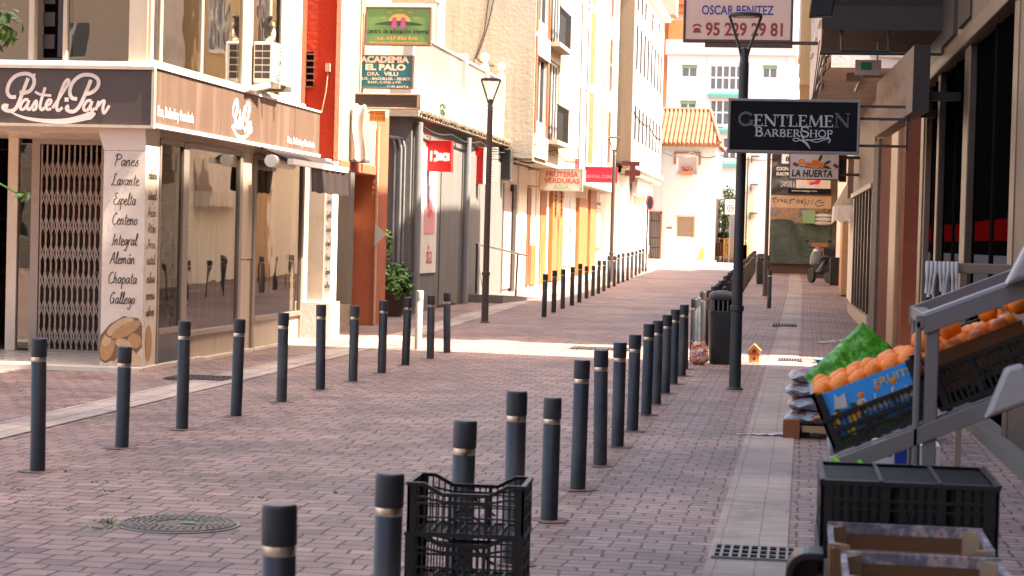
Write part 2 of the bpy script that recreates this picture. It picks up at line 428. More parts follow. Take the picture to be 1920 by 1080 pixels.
mat('helmet_grey', (0.20, 0.195, 0.20), 0.25, var=0.1, scale=6, bump=0.0, coat=0.4)
mat('feather_dark', (0.055, 0.040, 0.034), 0.7, var=0.3, scale=25, bump=0.2)
mat('feather_pale', (0.62, 0.50, 0.38), 0.7, var=0.15, scale=25, bump=0.1)
mat('feather_tan', (0.48, 0.27, 0.12), 0.7, var=0.2, scale=25, bump=0.1)
mat('rubber', (0.015, 0.015, 0.015), 0.7, var=0.2, scale=12, bump=0.1)
mat('chrome', (0.6, 0.58, 0.55), 0.2, var=0.1, scale=6, bump=0.0, metal=1.0)
mat('bike_grey', (0.085, 0.087, 0.095), 0.3, var=0.1, scale=4, bump=0.0, coat=0.4)
mat('toy_yellow', (0.72, 0.42, 0.12), 0.6, var=0.1, scale=9, bump=0.03)
mat('toy_red', (0.60, 0.13, 0.05), 0.6, var=0.1, scale=9, bump=0.03)
mat('bowl_blue', (0.03, 0.22, 0.42), 0.35, var=0.1, scale=9, bump=0.0)
mat('plastic_green', (0.20, 0.62, 0.02), 0.4, var=0.1, scale=9, bump=0.0)
mat('exit_green', (0.01, 0.20, 0.06), 0.4, var=0.1, scale=9, bump=0.0)
mat('stripe_red', (0.075, 0.002, 0.002), 0.6, var=0.1, scale=3, bump=0.0, spec=0.0)
mat('panel_grey', (0.085, 0.083, 0.085), 0.6, var=0.12, scale=3, bump=0.0, spec=0.0)


def print_mat(name, cols, scale, rough=0.5, seed=0.0, stretch=(1, 1, 1), bump=0.0):
    """printed plastic or fabric: blotches of several inks"""
    mt = bpy.data.materials.new(name)
    mt.use_nodes = True
    n, l = mt.node_tree.nodes, mt.node_tree.links
    p = n["Principled BSDF"]
    p.inputs["Roughness"].default_value = rough
    tc = n.new("ShaderNodeTexCoord")
    mp = n.new("ShaderNodeMapping")
    mp.inputs["Location"].default_value = (seed, seed * 2, seed * 3)
    mp.inputs["Scale"].default_value = stretch
    l.new(tc.outputs["Object"], mp.inputs["Vector"])
    nz = n.new("ShaderNodeTexNoise")
    nz.inputs["Scale"].default_value = scale
    nz.inputs["Detail"].default_value = 7
    nz.inputs["Roughness"].default_value = 0.7
    l.new(mp.outputs[0], nz.inputs["Vector"])
    cr = n.new("ShaderNodeValToRGB")
    e = cr.color_ramp.elements
    while len(e) > 1:
        e.remove(e[-1])
    e[0].position = cols[0][0]; e[0].color = cols[0][1] + (1,)
    for pos, c in cols[1:]:
        k = e.new(pos); k.color = c + (1,)
    l.new(nz.outputs["Fac"], cr.inputs[0])
    l.new(cr.outputs[0], p.inputs["Base Color"])
    if bump:
        nb = n.new("ShaderNodeTexNoise"); nb.inputs["Scale"].default_value = 5; nb.inputs["Detail"].default_value = 4
        l.new(tc.outputs["Object"], nb.inputs["Vector"])
        bp = n.new("ShaderNodeBump"); bp.inputs["Strength"].default_value = bump; bp.inputs["Distance"].default_value = 0.06
        l.new(nb.outputs["Fac"], bp.inputs["Height"]); l.new(bp.outputs[0], p.inputs["Normal"])
    MATS[name] = mt


print_mat('grass_print', [(0.30, (0.015, 0.075, 0.008)), (0.46, (0.04, 0.22, 0.012)), (0.60, (0.11, 0.40, 0.03)), (0.70, (0.45, 0.62, 0.38))],
          20, 0.38, 3.0, (1, 1, 1), 0.25)
print_mat('sack_print', [(0.34, (0.05, 0.05, 0.055)), (0.42, (0.22, 0.23, 0.26)), (0.52, (0.34, 0.35, 0.38)), (0.56, (0.06, 0.06, 0.06)), (0.60, (0.42, 0.04, 0.02)), (0.66, (0.45, 0.30, 0.03))], 5.5, 0.42, 2.0, (1, 1, 2.2), 0.5)
print_mat('tray_print', [(0.36, (0.07, 0.06, 0.075)), (0.50, (0.17, 0.14, 0.16)), (0.58, (0.40, 0.34, 0.32)), (0.68, (0.30, 0.07, 0.06))], 16, 0.7, 6.0)
print_mat('tarp_green', [(0.30, (0.024, 0.036, 0.026)), (0.52, (0.045, 0.065, 0.047)), (0.7, (0.075, 0.095, 0.072))], 1.3, 0.6, 1.0, (1, 1, 1.6), 0.9)
print_mat('banner_black', [(0.30, (0.018, 0.018, 0.020)), (0.5, (0.035, 0.036, 0.04)), (0.72, (0.20, 0.19, 0.18))], 1.3, 0.55, 5.0, (0.6, 1, 1.4), 0.6)
print_mat('wall_scrawl', [(0.36, (0.10, 0.045, 0.03)), (0.46, (0.34, 0.19, 0.07)), (0.54, (0.28, 0.2, 0.14)), (0.62, (0.10, 0.09, 0.16)), (0.7, (0.36, 0.30, 0.24))], 2.2, 0.8, 9.0)
print_mat('fruit_print', [(0.34, (0.25, 0.33, 0.05)), (0.46, (0.78, 0.52, 0.25)), (0.58, (0.70, 0.60, 0.45)), (0.7, (0.72, 0.18, 0.05))], 3.2, 0.5, 2.0)
print_mat('plastic_bag', [(0.36, (0.55, 0.50, 0.46)), (0.48, (0.50, 0.43, 0.38)), (0.52, (0.50, 0.05, 0.03)), (0.60, (0.55, 0.20, 0.05)), (0.66, (0.55, 0.5, 0.46))], 9, 0.35, 2.0, (1, 1, 1), 0.6)
print_mat('poster_photo', [(0.36, (0.08, 0.08, 0.09)), (0.48, (0.40, 0.40, 0.40)), (0.6, (0.72, 0.70, 0.68))], 1.6, 0.4, 4.0)
M = MATS


# ------------------------------------------------------------------ mesh helpers
class FR:
    """a frame on a surface: u along it, v up, n out of it"""
    def __init__(s, O, U, N, V=(0, 0, 1)):
        s.O, s.U, s.V, s.N = Vector(O), Vector(U).normalized(), Vector(V).normalized(), Vector(N).normalized()

    def p(s, u, v, n=0.0):
        return s.O + s.U * u + s.V * v + s.N * n


def faceY(Y, X0=0.0):            # a surface that faces the camera side of the street: u = X
    return FR((X0, Y, 0), (1, 0, 0), (0, -1, 0))


def faceX(X):                    # a left-hand facade that faces +X: u = Y
    return FR((X, 0, 0), (0, 1, 0), (1, 0, 0))


BASE = {}
SPLIT = {'post', 'corner_bracket', 'upper_frame', 'pipe', 'corner_post', 'window_base', 'tyre', 'wheel', 'finial', 'bracket', 'arm', 'stake', 'surround', 'shutter_panel', 'metal_frame', 'upper_pane', 'door_jamb', 'foot', 'pilaster', 'louvre', 'downpipe', 'white_band', 'door_frame', 'wall_panel', 'metal_panel', 'stripe'}


class MB:
    def __init__(s):
        s.v, s.f, s.mi = [], [], []

    def add(s, vs, fs, m=0):
        k = len(s.v)
        s.v += [Vector(a) for a in vs]
        for f in fs:
            s.f.append([k + i for i in f]); s.mi.append(m)
        return s

    def hexa(s, p, m=0):         # p: 4 bottom, 4 top
        return s.add(p, [(3, 2, 1, 0), (4, 5, 6, 7), (0, 1, 5, 4), (1, 2, 6, 5), (2, 3, 7, 6), (3, 0, 4, 7)], m)

    def box(s, x0, x1, y0, y1, z0, z1, m=0):
        x0, x1 = min(x0, x1), max(x0, x1); y0, y1 = min(y0, y1), max(y0, y1); z0, z1 = min(z0, z1), max(z0, z1)
        return s.hexa([(x0, y0, z0), (x1, y0, z0), (x1, y1, z0), (x0, y1, z0), (x0, y0, z1), (x1, y0, z1), (x1, y1, z1), (x0, y1, z1)], m)

    def fbox(s, fr, u0, u1, v0, v1, n0, n1, m=0):
        P = fr.p
        pts = [P(u0, v0, n1), P(u1, v0, n1), P(u1, v0, n0), P(u0, v0, n0), P(u0, v1, n1), P(u1, v1, n1), P(u1, v1, n0), P(u0, v1, n0)]
        if fr.U.cross(fr.V).dot(fr.N) < 0:
            pts = [pts[i] for i in (1, 0, 3, 2, 5, 4, 7, 6)]
        return s.hexa(pts, m)

    def quad(s, pts, m=0):
        return s.add(pts, [tuple(range(len(pts)))], m)

    def fquad(s, fr, u0, u1, v0, v1, n=0.0, m=0):
        P = fr.p
        q = [P(u0, v0, n), P(u1, v0, n), P(u1, v1, n), P(u0, v1, n)]
        if fr.U.cross(fr.V).dot(fr.N) < 0: q.reverse()
        return s.quad(q, m)

    def fpoly(s, fr, pts, n=0.0, m=0, th=0.0):
        q = [fr.p(u, v, n) for u, v in pts]
        if th <= 0:
            return s.quad(q, m)
        k = len(q)
        b = [fr.p(u, v, n - th) for u, v in pts]
        fs = [tuple(range(k)), tuple(range(2 * k - 1, k - 1, -1))] + [(i, k + i, k + (i + 1) % k, (i + 1) % k) for i in range(k)]
        return s.add(q + b, fs, m)

    def disc(s, fr, u, v, ru, rv, n=0.0, m=0, k=16, a0=0.0, rot=0.0, th=0.0, a1=2 * math.pi):
        pts = []
        for i in range(k if a1 - a0 > 6.2 else k + 1):
            a = a0 + (a1 - a0) * i / k
            x, y = ru * math.cos(a), rv * math.sin(a)
            pts.append((u + x * math.cos(rot) - y * math.sin(rot), v + x * math.sin(rot) + y * math.cos(rot)))
        return s.fpoly(fr, pts, n, m, th)

    def stroke(s, fr, pts, wd, n=0.0, m=0, th=0.0):
        """a flat painted line of given width along pts (u, v)"""
        k = len(pts)
        L, Rr = [], []
        for i in range(k):
            a = Vector(pts[max(i - 1, 0)]); b = Vector(pts[min(i + 1, k - 1)])
            d = (b - a)
            if d.length < 1e-9: d = Vector((1, 0))
            d.normalize()
            ww = (wd[i] if isinstance(wd, (list, tuple)) else wd) / 2
            q = Vector(pts[i])
            L.append((q.x - d.y * ww, q.y + d.x * ww)); Rr.append((q.x + d.y * ww, q.y - d.x * ww))
        dn = 0.00004 if k > 8 else 0.0
        vs = [fr.p(a, b, n + dn * i) for i, (a, b) in enumerate(L)] + [fr.p(a, b, n + dn * i) for i, (a, b) in enumerate(Rr)]
        fs = [(k + i, k + i + 1, i + 1, i) for i in range(k - 1)]
        if th > 0:
            vs += [fr.p(a, b, n - th) for a, b in L] + [fr.p(a, b, n - th) for a, b in Rr]
            fs += [(i, i + 1, 2 * k + i + 1, 2 * k + i) for i in range(k - 1)]
            fs += [(3 * k + i, 3 * k + i + 1, k + i + 1, k + i) for i in range(k - 1)]
        return s.add(vs, fs, m)

    def tube(s, pts, r, seg=8, m=0, cap=True):
        pts = [Vector(p) for p in pts]
        k = len(pts)
        rings = []
        up = Vector((0, 0, 1))
        prev = None
        for i in range(k):
            d = (pts[min(i + 1, k - 1)] - pts[max(i - 1, 0)]).normalized()
            if prev is None:
                a = d.cross(up)
                if a.length < 1e-3: a = d.cross(Vector((1, 0, 0)))
            else:
                a = prev - d * prev.dot(d)
            a.normalize(); prev = a
            b = d.cross(a)
            rr = r[i] if isinstance(r, (list, tuple)) else r
            rings.append([pts[i] + (a * math.cos(t) + b * math.sin(t)) * rr for t in [2 * math.pi * j / seg for j in range(seg)]])
        vs = [q for ring in rings for q in ring]
        fs = []
        for i in range(k - 1):
            for j in range(seg):
                j2 = (j + 1) % seg
                fs.append((i * seg + j, (i + 1) * seg + j, (i + 1) * seg + j2, i * seg + j2))
        if cap:
            fs.append(tuple(range(seg))); fs.append(tuple(range(k * seg - 1, (k - 1) * seg - 1, -1)))
        return s.add(vs, fs, m)

    def lathe(s, prof, c=(0, 0, 0), seg=24, m=0):
        c = Vector(c)
        vs, fs = [], []
        for r, z in prof:
            vs += [c + Vector((r * math.cos(2 * math.pi * j / seg), r * math.sin(2 * math.pi * j / seg), z)) for j in range(seg)]
        for i in range(len(prof) - 1):
            for j in range(seg):
                j2 = (j + 1) % seg
                fs.append((i * seg + j, i * seg + j2, (i + 1) * seg + j2, (i + 1) * seg + j))
        fs.append(tuple(range(seg - 1, -1, -1)))
        k = len(prof) - 1
        fs.append(tuple(range(k * seg, k * seg + seg)))
        return s.add(vs, fs, m)

    def ball(s, c, rx, ry=None, rz=None, seg=14, rings=9, m=0, noise=0.0, mtx=None):
        ry = rx if ry is None else ry; rz = rx if rz is None else rz
        c = Vector(c)
        vs, fs = [], []
        def P(x, y, z):
            q = Vector((x * rx, y * ry, z * rz)) * (1 + random.uniform(-noise, noise))
            return c + (mtx @ q if mtx else q)
        vs.append(P(0, 0, -1))
        for i in range(1, rings):
            t = -math.pi / 2 + math.pi * i / rings
            for j in range(seg):
                a = 2 * math.pi * j / seg
                vs.append(P(math.cos(t) * math.cos(a), math.cos(t) * math.sin(a), math.sin(t)))
        vs.append(P(0, 0, 1))
        top = len(vs) - 1
        for j in range(seg):
            j2 = (j + 1) % seg
            fs.append((0, 1 + j2, 1 + j))
            for i in range(rings - 2):
                a = 1 + i * seg
                fs.append((a + j, a + j2, a + seg + j2, a + seg + j))
            a = 1 + (rings - 2) * seg
            fs.append((a + j, a + j2, top))
        return s.add(vs, fs, m)

    def merge(s, o, m=None):
        k = len(s.v)
        s.v += o.v
        s.f += [[k + i for i in f] for f in o.f]
        s.mi += o.mi if m is None else [m] * len(o.f)
        return s

    def xform(s, mtx):
        s.v = [mtx @ q for q in s.v]
        return s

    def pieces(s):
        p = list(range(len(s.v)))
        def root(i):
            while p[i] != i:
                p[i] = p[p[i]]; i = p[i]
            return i
        for f in s.f:
            a = root(f[0])
            for j in f[1:]: p[root(j)] = a
        out = {}
        for f, mi in zip(s.f, s.mi): out.setdefault(root(f[0]), []).append((f, mi))
        res = []
        for fs in out.values():
            ids = sorted({i for f, _ in fs for i in f}); mp = {j: k for k, j in enumerate(ids)}
            o = MB(); o.v = [s.v[i] for i in ids]; o.f = [[mp[i] for i in f] for f, _ in fs]; o.mi = [q for _, q in fs]
            res.append(o)
        return res

    def build(s, name, mats, parent=None, base=None, smooth=0, bevel=0.0, label=None, cat=None, group=None, kind=None):
        if parent is not None and name in SPLIT:
            ps = s.pieces()
            if len(ps) > 1:
                for q in ps: r = q._build(name, mats, parent, base, smooth, bevel, label, cat, group, kind)
                return r
        return s._build(name, mats, parent, base, smooth, bevel, label, cat, group, kind)

    def _build(s, name, mats, parent=None, base=None, smooth=0, bevel=0.0, label=None, cat=None, group=None, kind=None):
        if not isinstance(mats, (list, tuple)): mats = [mats]
        b = Vector(base) if base is not None else (BASE[parent] if parent is not None else Vector((0, 0, 0)))
        me = bpy.data.meshes.new(name)
        me.from_pydata([tuple(q - b) for q in s.v], [], s.f)
        for a in mats:
            me.materials.append(M[a] if isinstance(a, str) else a)
        if len(mats) > 1: me.polygons.foreach_set("material_index", s.mi)
        me.update()
        if smooth:
            me.polygons.foreach_set("use_smooth", [True] * len(me.polygons))
            me.set_sharp_from_angle(angle=math.radians(smooth))
        o = bpy.data.objects.new(name, me)
        COL.objects.link(o)
        if parent is not None:
            o.parent = parent
        else:
            o.location = b
        BASE[o] = b
        if bevel > 0:
            md = o.modifiers.new("bevel", 'BEVEL')
            md.width = bevel; md.segments = 2; md.limit_method = 'ANGLE'; md.angle_limit = math.radians(40)
        tag(o, label, cat, group, kind)
        return o


def tag(o, label=None, cat=None, group=None, kind=None):
    if label: o["label"] = label
    if cat: o["category"] = cat
    if group: o["group"] = group
    if kind: o["kind"] = kind


def thing(name, label, cat, base=(0, 0, 0), group=None):
    o = bpy.data.objects.new(name, None)
    o.empty_display_size = 0.2
    COL.objects.link(o)
    o.location = base
    BASE[o] = Vector(base)
    tag(o, label, cat, group)
    return o


def copy_tree(o, parent=None):
    c = o.copy()
    COL.objects.link(c)
    if parent is not None: c.parent = parent
    for ch in [x for x in o.children]:
        copy_tree(ch, c)
    return c


def place(o, loc, rz=0.0, tilt=(0, 0), label=None, group=None, scale=None):
    o.location = loc
    o.rotation_euler = (tilt[0], tilt[1], rz)
    if label: o["label"] = label
    if group: o["group"] = group
    if scale: o.scale = scale
    return o


# text set from the built-in font, returned as a flat mesh scaled to a box
def text_into(mb, s, fr, u0, u1, v0, v1, n=0.003, m=0, shear=0.0, bold=0.0, spacing=1.0, flip=False, keep=False):
    c = bpy.data.curves.new("t", 'FONT')
    c.body = s
    c.shear = shear
    c.offset = bold
    c.space_character = spacing
    c.resolution_u = 3
    o = bpy.data.objects.new("t", c)
    COL.objects.link(o)
    dg = bpy.context.evaluated_depsgraph_get()
    ev = o.evaluated_get(dg)
    me = ev.to_mesh()
    vs = [q.co.copy() for q in me.vertices]
    fs = [tuple(p.vertices) for p in me.polygons]
    ev.to_mesh_clear()
    bpy.data.objects.remove(o)
    bpy.data.curves.remove(c)
    if not vs: return mb
    x0, x1 = min(q.x for q in vs), max(q.x for q in vs)
    y0, y1 = min(q.y for q in vs), max(q.y for q in vs)
    sx, sy = (u1 - u0) / max(x1 - x0, 1e-6), (v1 - v0) / max(y1 - y0, 1e-6)
    out = []
    for q in vs:
        u = u0 + (q.x - x0) * sx
        if flip: u = u1 - (q.x - x0) * sx
        out.append(fr.p(u, v0 + (q.y - y0) * sy, n))
    return mb.add(out, fs, m)


# serif capitals drawn as strokes, for the barber's sign
def _arc(cx, cy, rx, ry, a0, a1, k=12):
    return [(cx + rx * math.cos(math.radians(a0 + (a1 - a0) * i / k)), cy + ry * math.sin(math.radians(a0 + (a1 - a0) * i / k))) for i in range(k + 1)]


TK, TN, SF = 0.15, 0.06, 0.05
SERIF = {
    'G': (0.86, [(_arc(.44, .5, .36, .46, 40, 325), TK), ([(.76, .04), (.76, .40)], TK), ([(.60, .40), (.90, .40)], SF), ([(.74, .70), (.74, .92)], TN)]),
    'E': (0.66, [([(.17, 0), (.17, 1)], TK), ([(.02, .03), (.60, .03)], TN), ([(.02, .97), (.56, .97)], TN), ([(.17, .52), (.45, .52)], TN),
                 ([(.58, .0), (.58, .24)], TN), ([(.54, .78), (.54, 1)], TN), ([(.44, .42), (.44, .62)], TN)]),
    'N': (0.86, [([(.14, 0), (.14, 1)], TN), ([(.12, .97), (.74, .03)], TK), ([(.74, 0), (.74, 1)], TN), ([(.02, .02), (.27, .02)], SF), ([(.0, .98), (.22, .98)], SF), ([(.60, .98), (.88, .98)], SF)]),
    'T': (0.74, [([(.37, 0), (.37, 1)], TK), ([(.04, .97), (.70, .97)], TN), ([(.05, .76), (.05, 1)], TN), ([(.69, .76), (.69, 1)], TN), ([(.20, .02), (.54, .02)], SF)]),
    'L': (0.62, [([(.17, 0), (.17, 1)], TK), ([(.02, .03), (.58, .03)], TN), ([(.56, 0), (.56, .28)], TN), ([(.02, .98), (.34, .98)], SF)]),
    'M': (1.02, [([(.12, 0), (.18, 1)], TN), ([(.18, .98), (.50, .05)], TK), ([(.50, .05), (.82, .98)], TN), ([(.84, 1), (.88, 0)], TK), ([(.0, .02), (.26, .02)], SF), ([(.74, .02), (1.02, .02)], SF)]),
    'B': (0.74, [([(.17, 0), (.17, 1)], TK), (_arc(.32, .76, .24, .21, 90, -90), .12), (_arc(.34, .27, .30, .25, 90, -90), .13), ([(.02, .03), (.36, .03)], TN), ([(.02, .97), (.34, .97)], TN), ([(.17, .53), (.34, .53)], TN)]),
    'A': (0.84, [([(.08, 0), (.42, 1)], TN), ([(.42, 1), (.74, 0)], TK), ([(.22, .34), (.60, .34)], TN), ([(-.02, .02), (.20, .02)], SF), ([(.60, .02), (.88, .02)], SF)]),
    'R': (0.80, [([(.17, 0), (.17, 1)], TK), (_arc(.32, .74, .26, .23, 90, -90), .12), ([(.34, .50), (.74, .02)], TK), ([(.02, .02), (.33, .02)], SF), ([(.02, .97), (.34, .97)], TN)]),
    'S': (0.62, [(_arc(.31, .74, .24, .22, 30, 270) + _arc(.31, .27, .25, .24, 90, -150), .12), ([(.53, .72), (.53, .98)], TN), ([(.06, .02), (.06, .28)], TN)]),
    'H': (0.90, [([(.17, 0), (.17, 1)], TK), ([(.72, 0), (.72, 1)], TK), ([(.17, .52), (.72, .52)], TN), ([(.02, .02), (.33, .02)], SF), ([(.56, .02), (.88, .02)], SF), ([(.02, .98), (.33, .98)], SF), ([(.56, .98), (.88, .98)], SF)]),
    'O': (0.88, [(_arc(.44, .5, .35, .46, 0, 360, 22), .13)]),
    'P': (0.70, [([(.17, 0), (.17, 1)], TK), (_arc(.32, .72, .27, .25, 90, -90), .12), ([(.02, .02), (.34, .02)], SF), ([(.02, .97), (.34, .97)], TN), ([(.17, .47), (.34, .47)], TN)]),
}


def serif_line(mb, word, fr, u0, u1, v0, heights, n=0.004, mis=None):
    tot = sum(SERIF[c][0] * h for c, h in zip(word, heights))
    k = (u1 - u0) / tot
    u = u0
    for i, (c, h) in enumerate(zip(word, heights)):
        wd, st = SERIF[c]
        for j, (pts, t) in enumerate(st):
            mb.stroke(fr, [(u + a * h * k, v0 + b * h) for a, b in pts], t * h * min(k, 1.2), n + 0.0003 * (j + 1), mis[i] if mis else 0)
        u += wd * h * k
    return mb


HAND = {
    'P': (1.0, [[(.1, 0), (.35, 1.9)], [(.0, 1.55), (.4, 1.95), (.9, 1.75), (.85, 1.25), (.3, 1.0)]]), 'L': (1.0, [[(.75, 1.7), (.55, 1.95), (.4, 1.6), (.35, .8), (.15, .15), (.0, .1), (.2, .2), (.6, .0), (.95, .15)]]),
    'E': (.95, [[(.85, 1.75), (.5, 1.95), (.25, 1.6), (.6, 1.1), (.2, .85), (.1, .35), (.45, 0), (.9, .25)]]), 'C': (.95, [[(.8, 1.6), (.65, 1.9), (.3, 1.6), (.1, .8), (.3, .1), (.6, 0), (.95, .3)]]),
    'I': (.55, [[(.0, 0), (.25, .1), (.3, 1.0), (.45, 1.9)]]), 'A': (1.0, [[(.0, 0), (.3, .9), (.6, 1.9), (.7, .9), (.85, 0)], [(.15, .7), (.8, .75)]]),
    'G': (1.05, [[(.8, 1.6), (.6, 1.9), (.2, 1.4), (.1, .6), (.35, .0), (.7, .4), (.8, .9), (.5, .85)], [(.75, .9), (.8, 0)]]),
    'a': (.78, [[(.6, .8), (.35, 1.0), (.08, .5), (.25, .0), (.5, .35), (.62, .95), (.6, .2), (.8, .05)]]), 'n': (.75, [[(.05, .95), (.1, .0)], [(.1, .5), (.35, 1.0), (.5, .7), (.5, .1), (.72, .1)]]),
    'm': (1.1, [[(.05, .95), (.1, .0)], [(.1, .5), (.3, 1.0), (.42, .7), (.42, .05)], [(.42, .5), (.68, 1.0), (.82, .7), (.82, .1), (1.05, .1)]]),
    'e': (.66, [[(.08, .5), (.5, .65), (.4, 1.0), (.12, .7), (.12, .2), (.4, .0), (.68, .25)]]), 's': (.56, [[(.0, .1), (.3, .9), (.4, 1.0), (.3, .7), (.5, .3), (.3, 0), (.05, .1)]]),
    'x': (.66, [[(.05, .95), (.3, .5), (.6, .0)], [(.6, 1), (.05, 0)]]), 't': (.48, [[(.3, 1.7), (.22, .6), (.25, .1), (.45, .05)], [(.02, 1.1), (.55, 1.15)]]),
    'p': (.7, [[(.1, 1), (.1, -.9)], [(.1, .6), (.4, 1.0), (.6, .6), (.4, .05), (.1, .2)]]), 'l': (.45, [[(.05, .1), (.3, 1.2), (.35, 1.9), (.2, 1.8), (.15, .4), (.3, .0), (.5, .2)]]),
    'o': (.68, [[(.35, 1), (.08, .6), (.2, .05), (.5, .2), (.55, .75), (.3, 1)]]), 'g': (.72, [[(.6, .8), (.35, 1), (.08, .55), (.3, .1), (.6, .8), (.58, -.4), (.4, -.9), (.1, -.6)]]),
    'r': (.55, [[(.08, .95), (.12, 0)], [(.12, .6), (.35, 1.0), (.55, .9)]]), 'h': (.75, [[(.2, 1.9), (.1, 0)], [(.1, .5), (.35, 1.0), (.52, .7), (.5, .1), (.7, .1)]]),
    'á': (.78, [[(.6, .8), (.35, 1.0), (.08, .5), (.25, .0), (.5, .35), (.62, .95), (.6, .2), (.8, .05)], [(.35, 1.3), (.5, 1.65)]])}


def hand_line(mb, word, fr, u0, u1, v0, xh, wd, n=0.002, m=0):
    """a word in loose brush handwriting between u0 and u1, x-height xh"""
    k = (u1 - u0) / sum(HAND[c][0] for c in word)
    u = u0
    for i, c in enumerate(word):
        for j, st in enumerate(HAND[c][1]):
            mb.stroke(fr, catmull([(u + a * k + b * xh * .12, v0 + b * xh) for a, b in st], 4), wd, n + .0002 * ((i + j) % 3), m)
        u += HAND[c][0] * k
    return mb


def catmull(pts, sub=6):
    out = []
    P = [Vector(p) for p in pts]
    k = len(P)
    for i in range(k - 1):
        p0, p1, p2, p3 = P[max(i - 1, 0)], P[i], P[i + 1], P[min(i + 2, k - 1)]
        for j in range(sub):
            t = j / sub
            out.append(0.5 * ((2 * p1) + (-p0 + p2) * t + (2 * p0 - 5 * p1 + 4 * p2 - p3) * t * t + (-p0 + 3 * p1 - 3 * p2 + p3) * t ** 3))
    out.append(P[-1])
    return out


# a wall with real openings: holes are (u0, u1, v0, v1); reveals run back by depth
def wall_holes(mb, fr, u0, u1, v0, v1, holes, depth=0.25, m=0, caps=True):
    us = sorted({u0, u1} | {h[0] for h in holes} | {h[1] for h in holes})
    vs = sorted({v0, v1} | {h[2] for h in holes} | {h[3] for h in holes})
    us = [a for a in us if u0 <= a <= u1]; vs = [a for a in vs if v0 <= a <= v1]
    for a, b in zip(us, us[1:]):
        # merge vertically where possible
        run = None
        for c, d in zip(vs, vs[1:]):
            mu, mv = (a + b) / 2, (c + d) / 2
            if any(h[0] < mu < h[1] and h[2] < mv < h[3] for h in holes):
                if run: mb.fquad(fr, a, b, run[0], run[1], 0, m); run = None
            else:
                run = (run[0], d) if run else (c, d)
        if run: mb.fquad(fr, a, b, run[0], run[1], 0, m)
    P = fr.p
    def rev(*q): mb.quad(q, m)
    for h in holes:
        a, b, c, d = h
        rev(P(a, c, 0), P(a, d, 0), P(a, d, -depth), P(a, c, -depth))
        rev(P(b, d, 0), P(b, c, 0), P(b, c, -depth), P(b, d, -depth))
        rev(P(a, d, 0), P(b, d, 0), P(b, d, -depth), P(a, d, -depth))
        rev(P(b, c, 0), P(a, c, 0), P(a, c, -depth), P(b, c, -depth))
    if caps:
        rev(P(u0, v0, 0), P(u0, v0, -depth), P(u0, v1, -depth), P(u0, v1, 0))
        rev(P(u1, v0, 0), P(u1, v1, 0), P(u1, v1, -depth), P(u1, v0, -depth))
        rev(P(u0, v1, 0), P(u0, v1, -depth), P(u1, v1, -depth), P(u1, v1, 0))
        rev(P(u0, v0, 0), P(u1, v0, 0), P(u1, v0, -depth), P(u0, v0, -depth))
    return mb


def window(parent, fr, h, inset=0.12, frame='white_paint', pane='dark_glass', t=0.05, mull=1, rails=(), label=None, shutter=None, dep=0.05):
    """one window in a wall opening: frame part with a pane sub-part"""
    a, b, c, d = h
    f = MB()
    n0, n1 = -inset - dep, -inset
    f.fbox(fr, a + .002, a + t, c + .002, d - .002, n0, n1)
    f.fbox(fr, b - t, b - .002, c + .002, d - .002, n0, n1)
    f.fbox(fr, a + t, b - t, d - t, d - .002, n0, n1)
    f.fbox(fr, a + t, b - t, c + .002, c + t, n0, n1)
    for i in range(mull):
        u = a + (b - a) * (i + 1) / (mull + 1)
        f.fbox(fr, u - t / 2, u + t / 2, c + t, d - t, n0 - .001, n1 - min(.004, dep * .2))
    for r in rails:
        v = c + (d - c) * r
        f.fbox(fr, a + t, b - t, v - t / 2, v + t / 2, n0 + .002, n1 + .003)
    w_ = f.build('window', frame, parent, label=label)
    p = MB().fbox(fr, a + t * .6, b - t * .6, c + t * .6, d - t * .6, n0 - 0.004, n0 + (0.016 if dep > 0.02 else 0.002))
    p.build('pane', pane, w_)
    if shutter:
        s = MB()
        v0 = c + (d - c) * (1 - shutter[1])
        k = max(2, int((d - v0) / 0.07))
        for i in range(k):
            s.fbox(fr, a + .03, b - .03, v0 + (d - v0) * i / k, v0 + (d - v0) * (i + .9) / k, n1 + .012, n1 + .03)
        s.build('shutter', shutter[0], w_)
    return w_


def leaves(mb, c, rad, n, size, m=0, squash=0.8, hollow=0.2, dirz=0.3):
    c = Vector(c)
    for _ in range(n):
        d = Vector((random.gauss(0, 1), random.gauss(0, 1), random.gauss(0, 1))).normalized()
        r = (hollow + (1 - hollow) * random.random() ** 0.5)
        q = c + Vector((d.x * rad[0], d.y * rad[1], d.z * rad[2])) * r
        nrm = (d + Vector((random.uniform(-.8, .8), random.uniform(-.8, .8), random.uniform(-.2, 1) + dirz))).normalized()
        a = nrm.cross(Vector((random.uniform(-1, 1), random.uniform(-1, 1), random.uniform(-1, 1)))).normalized()
        b = nrm.cross(a)
        s = size * random.uniform(.6, 1.3)
        mm = m if random.random() < .65 else m + 1
        mid = q + nrm * s * .12
        mb.add([q - a * s, mid + b * s * .42 - a * .1 * s, q + a * s, mid - b * s * .42 - a * .1 * s, mid + nrm * -.0], [(0, 1, 2), (0, 2, 3)], mm)
    return mb


